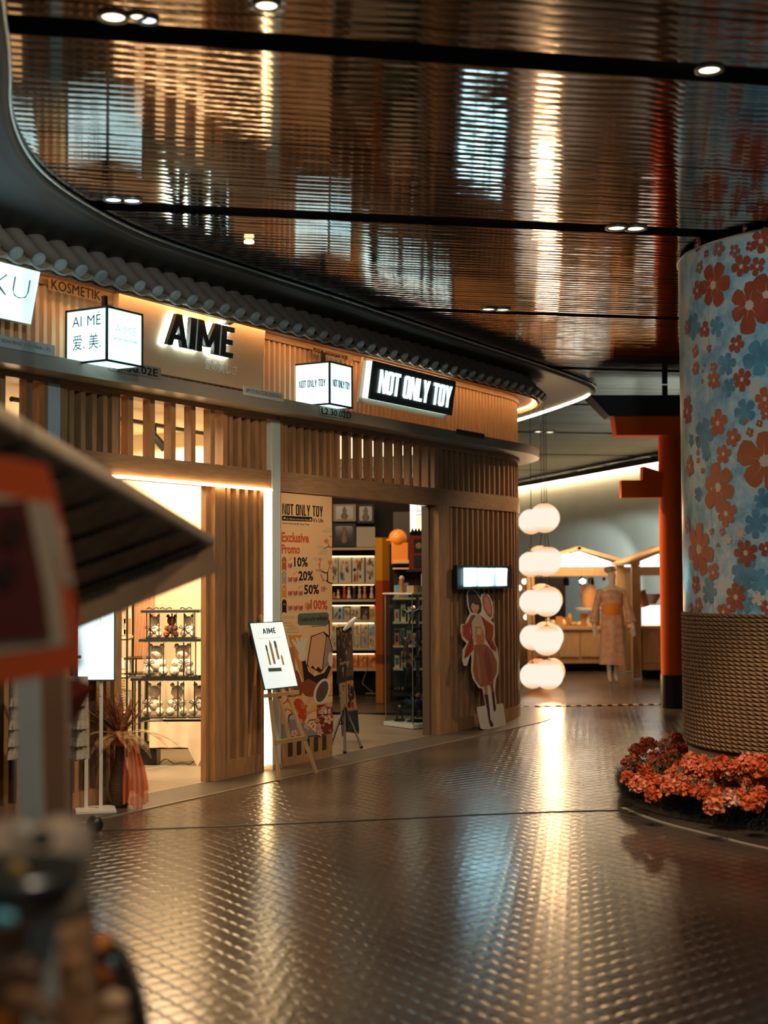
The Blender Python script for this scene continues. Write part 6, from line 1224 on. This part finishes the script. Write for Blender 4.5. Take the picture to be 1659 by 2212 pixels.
def frond(p, d, L_, droop, m, leaf, n=34, wd=.15):
    b = MB(); p = V(p); pts = []; d = V(d).normalized(); cur = p.copy()
    for i in range(n + 1):
        pts.append(cur.copy()); d = (d + V((0, 0, -droop / n))).normalized(); cur = cur + d * (L_ / n)
    b.tube(pts, [.003 * (1 - .7 * i / n) for i in range(n + 1)], 5)
    for i in range(3, n):
        t_ = (pts[i + 1] - pts[i]).normalized(); s_ = t_.cross(Z); s_ = s_.normalized() if s_.length > .1 else X
        ln = leaf * sin(pi * (i / n) ** .7) + .008
        for sg in (-1, 1):
            tip = pts[i] + (s_ * sg + t_ * .6 + V((0, 0, .12))).normalized() * ln; wv = t_ * ln * wd * .5; md = (pts[i] + tip) / 2; b.add([pts[i], md + wv, tip, md - wv], [(0, 1, 2, 3)])
    return b
rr = random.Random(12); neck = V((VX, VY, VH + .0))
for i, (dx, dy, dz, L_, dr, k) in enumerate([(1.0, -.35, .62, .42, 1.5, 0), (.85, -.6, .3, .36, 1.5, 0), (.95, .1, .35, .44, 1.1, 0), (.6, -.7, .5, .30, 1.9, 0), (-.9, -.4, .55, .34, 1.4, 0), (-.7, -.6, .3, .27, 1.6, 0), (-1, .1, .8, .36, .8, 0), (.2, -.7, .7, .26, 2.0, 0), (.9, -.2, .9, .40, 1.2, 0), (-.4, -.8, .3, .24, 1.6, 0), (.45, -.8, .15, .24, 1.2, 0)]):
    frond(neck, (dx, dy, dz), L_, dr, FG, .055).build('fern_frond', FG, fo_)
for i in range(46):
    a = rr.uniform(-1.15, 1.0); frond(neck, (a, rr.uniform(-.5, .3), 1), rr.uniform(.26, .46) * (1 - .2 * abs(a)), rr.uniform(-.3, .3), FRR, .021, 22, .7).build('leaf_stem', FRR if i % 3 else FG, fo_)
ORZ = bpy.data.materials.new('orange_organza'); ORZ.use_nodes = True; b_ = ORZ.node_tree.nodes['Principled BSDF']; b_.inputs['Base Color'].default_value = (.80, .15, .03, 1); b_.inputs['Alpha'].default_value = .70; b_.inputs['Roughness'].default_value = .35; b_.inputs['Sheen Weight'].default_value = .4
def og(u, v):
    z = .47 * (1 - v) + .012; w = .03 + .055 * v + .02 * max(0, sin(v * 3)); cx = VX + .075 + .055 * v ** .7
    return V((cx + (u - .5) * 2 * w, VY - .055 - .05 * v + .014 * sin(u * 30 + v * 4) * (.4 + v), z + .03 * v * sin(u * 5 + 1) + (.05 * v * (u > .75))))
b = MB().grid(og, 50, 18); b.grid(lambda u, v: og(u * .8 + .15, v * .8) + V((.012, .03, 0)), 40, 14)
b.lathe([(.045, .43), (.062, .45), (.058, .48), (.066, .51), (.05, .53)], (VX, VY, .0), 20, cap=False)
tag(b.build('organza_cloth', ORZ), 'sheer orange organza cloth tied round the vase neck and hanging to the floor', 'cloth')
# clothes rack with lace dress
ro = thing('clothes_rack', 'low dark metal clothes stand at the left before the lightbox', 'clothes rack', (at(155, 1500, 9.15).x, 9.15, .001))
rx = at(155, 1500, 9.15).x; z_ = lambda py: at(150, py, 9.15).z; DM = mat('gunmetal', (.05, .05, .05), .3, metal=.9)
b = MB(); b.tube([V((rx, 9.15, .03)), V((rx, 9.15, 1.1))], .010, 8); b.build('pole', DM, ro); b = MB(); b.tube([V((rx - .5, 9.15, 1.1)), V((rx + .06, 9.15, 1.1))], .010, 8); b.build('top_bar', DM, ro)
b = MB(); b.box((rx, 9.15, .018), (.16, .22, .025)); b.build('foot_plate', DM, ro)
bx, bz2 = at(205, 1780, 9.0).x, at(205, 1780, 9.0).z; b = MB(); b.tube([V((rx - .3, 9.0, bz2)), V((bx - .03, 9.0, bz2))], .011, 8); b.build('cross_bar', STEEL, ro); MB().ball((bx, 9.0, max(bz2, .056)), .055, 16).build('ball_end', BLACK, ro)
LACE = mat('beige_lace', (.50, .42, .30), .8, var=.25, vs=60, bump=.6, bs=120)
def dress(u, v):
    x0 = rx - .38; x1 = rx + .115 + .01 * v; z = .98 - (.98 - z_(1640)) * v + .012 * abs(sin(u * 40)) * (v > .99)
    return V((x0 + (x1 - x0) * u, 9.10 - .035 * sin(u * 22 + v) * (.4 + v) - .03 * v, z))
b = MB().grid(dress, 70, 20)
for vv in (.35, .62, .82, .97): b.grid(lambda u, v, vv=vv: dress(u, vv - .1 + .1 * v) + V((0, -.012 - .025 * v * abs(sin(u * 55)), -.0)), 90, 3)
tag(b.build('lace_dress', LACE), 'beige ruffled lace garment hanging at the far left by the lightbox', 'clothes')
IVY = mat('ivy_leaf', (.14, .15, .06), .55); vo2 = MB(); rr = random.Random(6); pts = [at(122 + 6 * sin(i * .8), 1545 + i * 6.5, 9.0) for i in range(22)]; vo2.tube(pts, .004, 5)
for p in pts:
    for k in range(7):
        d = V((rr.gauss(0, 1), rr.gauss(-.5, .5), rr.gauss(0, .7))).normalized(); u = d.orthogonal().normalized(); s_ = rr.uniform(.03, .055); vo2.add([p, p + d * s_ * .6 + u * s_ * .4, p + d * s_ * 1.1, p + d * s_ * .6 - u * s_ * .4], [(0, 1, 2, 3)])
tag(vo2.build('ivy_garland', IVY), 'trailing green ivy garland beside the lace garment', 'garland')
b = MB(); b.lathe([(.03, 0), (.04, .02), (.0, .03)], (rx + .0, 9.05, .035), 12); tag(b.build('cloth_bundle', LACE), 'small pale bundle on the foot plate of the clothes stand', 'cloth')
# ================================================================== foreground stall with bamboo roof
BAM = mat('bamboo_cane', (.62, .42, .27), .6, var=.35, vs=14); BAML = mat('pale_bamboo_pole', (.50, .40, .27), .45, var=.15); BEAM = mat('stall_beam', (.42, .27, .16), .5, var=.2, vs=5); CORDM = mat('dark_cord', (.012, .01, .008), .8)
T_ = at(452, 1178, 5.3); A_ = at(-60, 884, 3.2); B_ = at(150, 1292, 4.75); B2 = T_ + (B_ - T_) * 1.5
so = thing('stall_canopy', 'foreground stall roof of tied bamboo canes with a wooden front beam, pointing right', 'canopy', (A_.x - .3, 4.2, 1.4))
da = (A_ - T_); db = (B2 - T_); nrm = da.cross(db).normalized(); nrm = nrm if nrm.z > 0 else -nrm
b = MB(); nc = 34
for i in range(nc):
    f = (i + .5) / nc; s0 = T_ + db * f - nrm * .0; Ln = 1.0; b.tube([s0 + da * .0 + nrm * .012, s0 + da * Ln + nrm * .012], .017, 7)
b.build('bamboo_canes', BAM, so)
b = MB()
for f in (.06, .2, .36, .52, .68, .84):
    for i in range(nc): p = T_ + da * f + db * (i + .5) / nc; b.ball(p - nrm * .012, .010, 6)
    b.tube([T_ + da * f - nrm * .012, T_ + da * f + db - nrm * .012], .006, 5)
b.build('cord_ties', CORDM, so)
MB().tube([T_ - da * .012 + nrm * .02, T_ + da * .5 + nrm * .025, T_ + da * 1.02 + nrm * .02], [.03, .034, .036], 12).build('edge_pole', BAML, so)
b = MB(); dbn = db.normalized(); wv = Z.cross(dbn).normalized(); b.box(T_ + db / 2 - Z * .055 + V((0, 0, 0)), (db.length + .03, .04, .10), U=dbn, Vv=wv, Ww=dbn.cross(wv)); b.build('front_beam', BEAM, so)
b = MB(); b.box(T_ + db * .52 - Z * .045 - wv * .03, (db.length * .3, .03, .05), U=dbn, Vv=wv, Ww=dbn.cross(wv)); b.build('beam_block', BEAM, so)
b = MB(); p = T_ + db * .62; b.tube([p + V((0, -.03, .02)), p + V((0, -.04, -.1))], .006, 6); b.build('tie_cord', CORDM, so); MB().ball(T_ + db * .56 - Z * .1 - wv * .03, .012, 8).build('knot', CORDM, so)
# posts
PG = mat('pale_stall_post', (.42, .47, .45), .5, var=.1, vs=3); PB = mat('brown_stall_post', (.26, .14, .075), .5, var=.2, vs=4)
def vpost(name, lab, px0, px1, Yd, m, z0, z1, dd=.05, lean=0.0):
    x0, x1 = at(px0, 1600, Yd).x, at(px1, 1600, Yd).x; b = MB(); b.hexa([V((x0 + lean, Yd, z0)), V((x1 + lean, Yd, z0)), V((x1 + lean, Yd + dd, z0)), V((x0 + lean, Yd + dd, z0)), V((x0, Yd, z1)), V((x1, Yd, z1)), V((x1, Yd + dd, z1)), V((x0, Yd + dd, z1))]); return tag(b.build(name, m), lab, 'post')
vpost('stall_post', 'pale grey blurred stall post at the left edge under the red banner', 18, 62, 3.0, PG, .0, 1.75, lean=.06)
vpost('stall_post', 'dark brown blurred stall post right of the pale one under the red banner', 72, 128, 3.15, PB, .0, 1.72, lean=.05)
# red banner
RD_ = colm('9c2a08'); RB = mat('red_banner_edge', (.62, .085, .01), .55); CRM = mat('cream_banner_border', (.50, .40, .28), .6); MAR = mat('maroon_banner_field', (.10, .012, .006), .55)
BY = 2.35; bn = thing('red_banner', 'large blurred red banner with cream border and maroon centre at the left edge', 'banner', at(60, 1450, BY))
def bq(pts, nm, m, off, th=.004):
    b = MB(); O = V((0, BY - off, 0)); b.prism([(at(px, py, BY).x, at(px, py, BY).z) for px, py in pts], O, X, Z, th); b.build(nm, m, bn)
bq([(-190, 1480), (0, 1478), (182, 1446), (178, 1400), (165, 1310), (150, 1210), (135, 1140), (118, 1060), (100, 1005), (0, 985), (-190, 985)], 'red_sheet', RB, .0, .006)
bq([(-190, 1415), (0, 1412), (146, 1392), (134, 1290), (118, 1180), (104, 1090), (0, 1068), (-190, 1068)], 'cream_border', CRM, .003)
bq([(100, 1085), (112, 1085), (128, 1130), (146, 1200), (160, 1270), (140, 1260), (120, 1180)], 'cream_edge', CRM, .0035)
bq([(-190, 1388), (0, 1386), (112, 1378), (98, 1270), (78, 1170), (60, 1080), (0, 1085), (-190, 1085)], 'maroon_field', MAR, .0065)
b = MB(); O = V((0, BY - .0125, 0))
for px, py, r in ((30, 1150, 26), (20, 1240, 24)): c = at(px, py, BY); b.prism([(c.x + r / F * BY * cos(a), c.z + r / F * BY * 1.2 * sin(a)) for a in [i * .5 for i in range(13)]], O, X, Z, .001)
b.build('dark_emblem', mat('dark_emblem', (.03, .006, .004), .6), bn)
b = MB()
for px in (-90, 60): c = at(px, 990, BY); b.tube([c, V((c.x, BY, 2.12))], .003, 5)
b.build('hanging_string', BLACK, bn)
# hanging maroon diamond
DYy = 4.3; dc = at(152, 1518, DYy); do = thing('hanging_ornament', 'shiny maroon diamond-shaped ornament hanging under the red banner', 'ornament', (dc.x, dc.y, dc.z - .08))
MG = mat('maroon_gloss', (.09, .018, .014), .12, coat=1.0); k = DYy / F
b = MB(); P = [(-48, 32), (0, 52), (52, 36), (38, 10), (4, -48), (-40, 0)]; fr_2 = [dc + V((x * k, 0, z * k)) for x, z in P]; cf_, cb_ = dc + V((.0, -.045, .01)), dc + V((0, .045, .01))
b.add(fr_2 + [cf_, cb_], [(i, 6, (i + 1) % 6) for i in range(6)] + [((i + 1) % 6, 7, i) for i in range(6)]); b.build('faceted_body', MG, do)
MB().tube([dc + Z * .07, V((dc.x, dc.y, 1.42))], .002, 5).build('string', BLACK, do); MB().ball(dc + V((.0, -.0, -.082)), .008, 8).build('bead', STEEL, do)
# ------------------------------------------------------------------ foreground goods table
gt = thing('goods_table', 'foreground low goods table, blurred, at the lower left edge', 'table', (-.95, 2.1, 0))
b = MB(); b.box((-.85, 1.95, .86), (.85, .9, .04)); b.build('table_top', BEAM, gt)
for x, y in ((-1.2, 1.6), (-.5, 1.6), (-.5, 2.3), (-1.2, 2.3)): b = MB(); b.box((x, y, .42), (.05, .05, .84)); b.build('leg', PB, gt)
FY = 2.2; px_ = lambda px, Yd=FY: at(px, 1900, Yd).x; pz_ = lambda py, Yd=FY: at(100, py, Yd).z
CL = mat('beige_patterned_cloth', (.42, .32, .22), .85, var=.45, vs=16, col2=(.24, .20, .16)); BRS = mat('tan_weave', (.36, .19, .085), .8, var=.4, vs=22)
def cloth(lab, pts, Yd, m, dep=.12, nm='folded_cloth', cat='cloth', amp=.02):
    c = [(at(px, py, Yd).x, at(px, py, Yd).z) for px, py in pts]; b = MB(); cx = sum(p[0] for p in c) / len(c); cz = sum(p[1] for p in c) / len(c); n = len(c); vs = []
    for rk_, (s_, yy) in enumerate(((1, dep * .5), (1.0, 0), (.8, -dep * .4), (.45, -dep * .6), (.01, -dep * .66))):
        for i, (x, z) in enumerate(c): vs.append(V((cx + (x - cx) * s_, Yd + yy + amp * sin(i * 2.3 + rk_), cz + (z - cz) * s_)))
    b.add(vs, [(r * n + i, r * n + (i + 1) % n, (r + 1) * n + (i + 1) % n, (r + 1) * n + i) for r in range(4) for i in range(n)] + [tuple(range(n))[::-1]], 0, True)
    return tag(b.build(nm, m), lab, cat)
cloth('rumpled beige patterned cloth bundle below the posts at the left edge', [(-120, 1850), (-60, 1800), (0, 1775), (60, 1790), (110, 1770), (150, 1775), (178, 1800), (186, 1860), (178, 1930), (180, 1985), (100, 2010), (0, 2000), (-120, 1990)], 2.15, CL)
cloth('tan woven bag standing at the lower left behind the pale frame', [(-60, 1930), (60, 1920), (150, 1940), (178, 1960), (192, 2040), (196, 2120), (205, 2230), (205, 2330), (-60, 2330)], 2.3, BRS, nm='woven_bag', cat='bag')
o = tag(MB().lathe([(.02, 0), (.07, .01), (.10, .05), (.105, .07), (.09, .05), (.0, .02)], (px_(20, 1.95), 1.95, pz_(1985, 1.95)), 24, cap=False).build('dark_bowl', mat('dark_bowl', (.035, .04, .036), .25)), 'dark round bowl at the left edge on the beige cloth', 'bowl')
o = tag(MB().ball((px_(5, 1.85), 1.85, pz_(1985, 1.85)), .014, 12, sc=(1.4, 1, .8)).build('blue_bead', mat('blue_bead', (.12, .45, .55), .3)), 'small bright blue blurred bead at the left edge', 'bead')
b = MB(); a, c = at(95, 1965, 2.0), V((at(150, 2330, 1.9).x - .01, 1.72, .012)); d = (c - a); b.box((a + c) / 2, (d.length, .035, .03), U=d.normalized(), Vv=X, Ww=d.normalized().cross(X)); tag(b.build('slanted_bar', PG), 'pale grey slanted display frame bar at the lower left', 'frame')
for i, (px, py, r, c) in enumerate([(20, 2075, 40, 'a08468'), (60, 2110, 34, '5a3a24'), (45, 2150, 40, 'b0805a'), (10, 2200, 40, 'c07020'), (95, 2190, 30, '8a6a50'), (25, 1850, 16, 'c8b898'), (40, 1880, 26, 'b89a58'), (50, 1800, 22, 'd0cdb8'), (90, 1812, 24, '2a2c28'), (150, 2080, 26, 'a87848'), (170, 2130, 22, '9a7048')]):
    p = at(px, py, 1.9); tag(MB().ball(p, r / F * 1.9, 14, 0, .25, (1.1, .8, .9)).build('soft_trinket', colm(c)), 'blurred %s soft trinket at the lower left, number %s from the top' % (('pale tan', 'dark brown', 'tan', 'orange', 'grey brown', 'cream', 'ochre', 'white', 'black', 'light brown', 'brown')[i], ('seven', 'eight', 'nine', 'eleven', 'ten', 'three', 'four', 'one', 'two', 'five', 'six')[i]), 'trinket', 'soft trinkets on the goods table')
# plush bag at right
pb = thing('dark_bag', 'dark brown and orange blurred handbag leaning at the bottom left', 'bag', at(250, 2212, 2.5))
def blob(pts, nm, m, Yd, dep=.12):
    c = [(at(px, py, Yd).x, at(px, py, Yd).z) for px, py in pts]; b = MB(); cx = sum(p[0] for p in c) / len(c); cz = sum(p[1] for p in c) / len(c); n = len(c); vs = []
    for s_, yy in ((.9, dep * .6), (1, .2 * dep), (.97, 0), (.7, -dep * .3), (.01, -dep * .4)):
        for x, z in c: vs.append(V((cx + (x - cx) * s_, Yd + yy, cz + (z - cz) * s_)))
    b.add(vs, [(r * n + i, r * n + (i + 1) % n, (r + 1) * n + (i + 1) % n, (r + 1) * n + i) for r in range(4) for i in range(n)] + [tuple(range(n))[::-1]], 0, True); b.build(nm, m, pb)
blob([(188, 2060), (235, 2040), (262, 2060), (285, 2110), (300, 2160), (312, 2212), (318, 2300), (200, 2330), (195, 2200)], 'body', mat('dark_brown_leather', (.045, .018, .008), .4, var=.3), 2.5)
blob([(190, 2030), (225, 2022), (242, 2040), (225, 2058), (195, 2062)], 'orange_top', mat('orange_fabric', (.62, .22, .04), .6), 2.45, .08)
blob([(228, 2068), (250, 2062), (256, 2085), (236, 2095)], 'blue_patch', mat('blue_patch', (.25, .38, .42), .5), 2.42, .03)
blob([(205, 2090), (240, 2080), (245, 2130), (205, 2135)], 'orange_patch', mat('orange_patch', (.40, .11, .02), .5), 2.42, .03)
blob([(208, 2160), (235, 2140), (272, 2150), (276, 2175), (240, 2190), (210, 2180)], 'tan_patch', mat('tan_patch', (.62, .42, .24), .6), 2.40, .04)
MB().tube([at(238, 2040, 2.42), at(262, 2072, 2.42), at(285, 2140, 2.42), at(305, 2215, 2.42)], .008, 8).build('strap', BLACK, pb)
# ================================================================== lights and world
w = bpy.data.worlds.new('world'); SC.world = w; w.use_nodes = True; bg = w.node_tree.nodes['Background']; bg.inputs[0].default_value = (.55, .62, .60, 1); bg.inputs[1].default_value = .12
SC.view_settings.view_transform = 'Standard'; SC.view_settings.look = 'None'; SC.view_settings.exposure = 0.1; SC.view_settings.gamma = 1; SC.view_settings.use_curve_mapping = False
C = fac
# first shop interior
light('AREA', fac(.9, -1.0, 2.85), 80, (1, .72, .42), fac(.9, -1.1, 0), 1.1)
light('AREA', fac(2.3, -1.6, 2.85), 70, (1, .72, .42), fac(2.3, -1.6, 0), 1.0)
light('POINT', fac(.9, -1.5, 2.35), 14, (1, .72, .42), size=.15)
light('SPOT', fac(1.25, -.3, 2.45), 330, (1, .76, .48), V((-1.75, 12.3, .6)), .08, spot=60)  # unseen spot added to brighten the foam bears
# toy shop
light('AREA', V((-.4, 16.6, 2.9)), 24, (1, .70, .42), V((-.4, 19.8, 1.0)), 1.2)
light('AREA', fac(4.2, -1.2, 2.85), 30, (1, .74, .48), fac(4.2, -1.2, 0), .8)
q_ = P0 + (ua + ub) * CABL / 2; light('AREA', V((q_.x, q_.y, ZC - .03)), 2.2, (1, .85, .62), V((q_.x, q_.y, 0)), .3)  # unseen light added under the cabinet top to bring out the statuettes
# downlight pools on corridor, plus added unseen spots for poster, vase, stall and torii
for p, e, c, t, sp in [((.6, 8.7, 3.8), 150, (1, .74, .48), (-1.3, 11.6, .6), 75), ((3.7, 16.6, 3.85), 240, (1, .64, .34), (1.2, 15.7, 1.0), 60), ((1.6, 11.0, 3.8), 90, (1, .70, .42), (-.2, 13.2, 1.2), 60), ((.9, 9.9, 3.85), 100, (1, .72, .44), (-.65, 12.4, 1.3), 36), ((.3, 7.9, 3.8), 230, (1, .70, .40), (-1.9, 9.9, .5), 50), ((-.6, 5.9, 3.8), 90, (.80, .95, 1), (-1.9, 9.5, 2.0), 80),
                       ((1.6, 5.9, 3.8), 130, (.72, .92, 1), (2.8, 9.6, 2.0), 70), ((2.0, 6.6, 3.8), 110, (1, .8, .58), (2.2, 8.6, 0), 60), ((.7, 1.6, 3.8), 150, (1, .80, .60), (-.9, 2.6, 1.2), 90), ((.4, 3.2, 3.8), 90, (1, .74, .48), (-.9, 4.6, 1.6), 70), ((1.2, 7.2, 3.8), 330, (1, .74, .50), (2.3, 9.1, .1), 34), ((1.0, 18.6, 3.85), 420, (1, .62, .30), (3.5, 17.5, 1.2), 40)]:
    light('SPOT', p, e, c, t, .06, spot=sp)
# kiosks
light('AREA', V((3.0, 23.4, 2.3)), 60, (1, .70, .38), V((3.0, 24.2, 0)), 1.6)
light('AREA', V((4.9, 22.5, 2.3)), 40, (1, .72, .40), V((4.9, 23, 0)), 1.2)
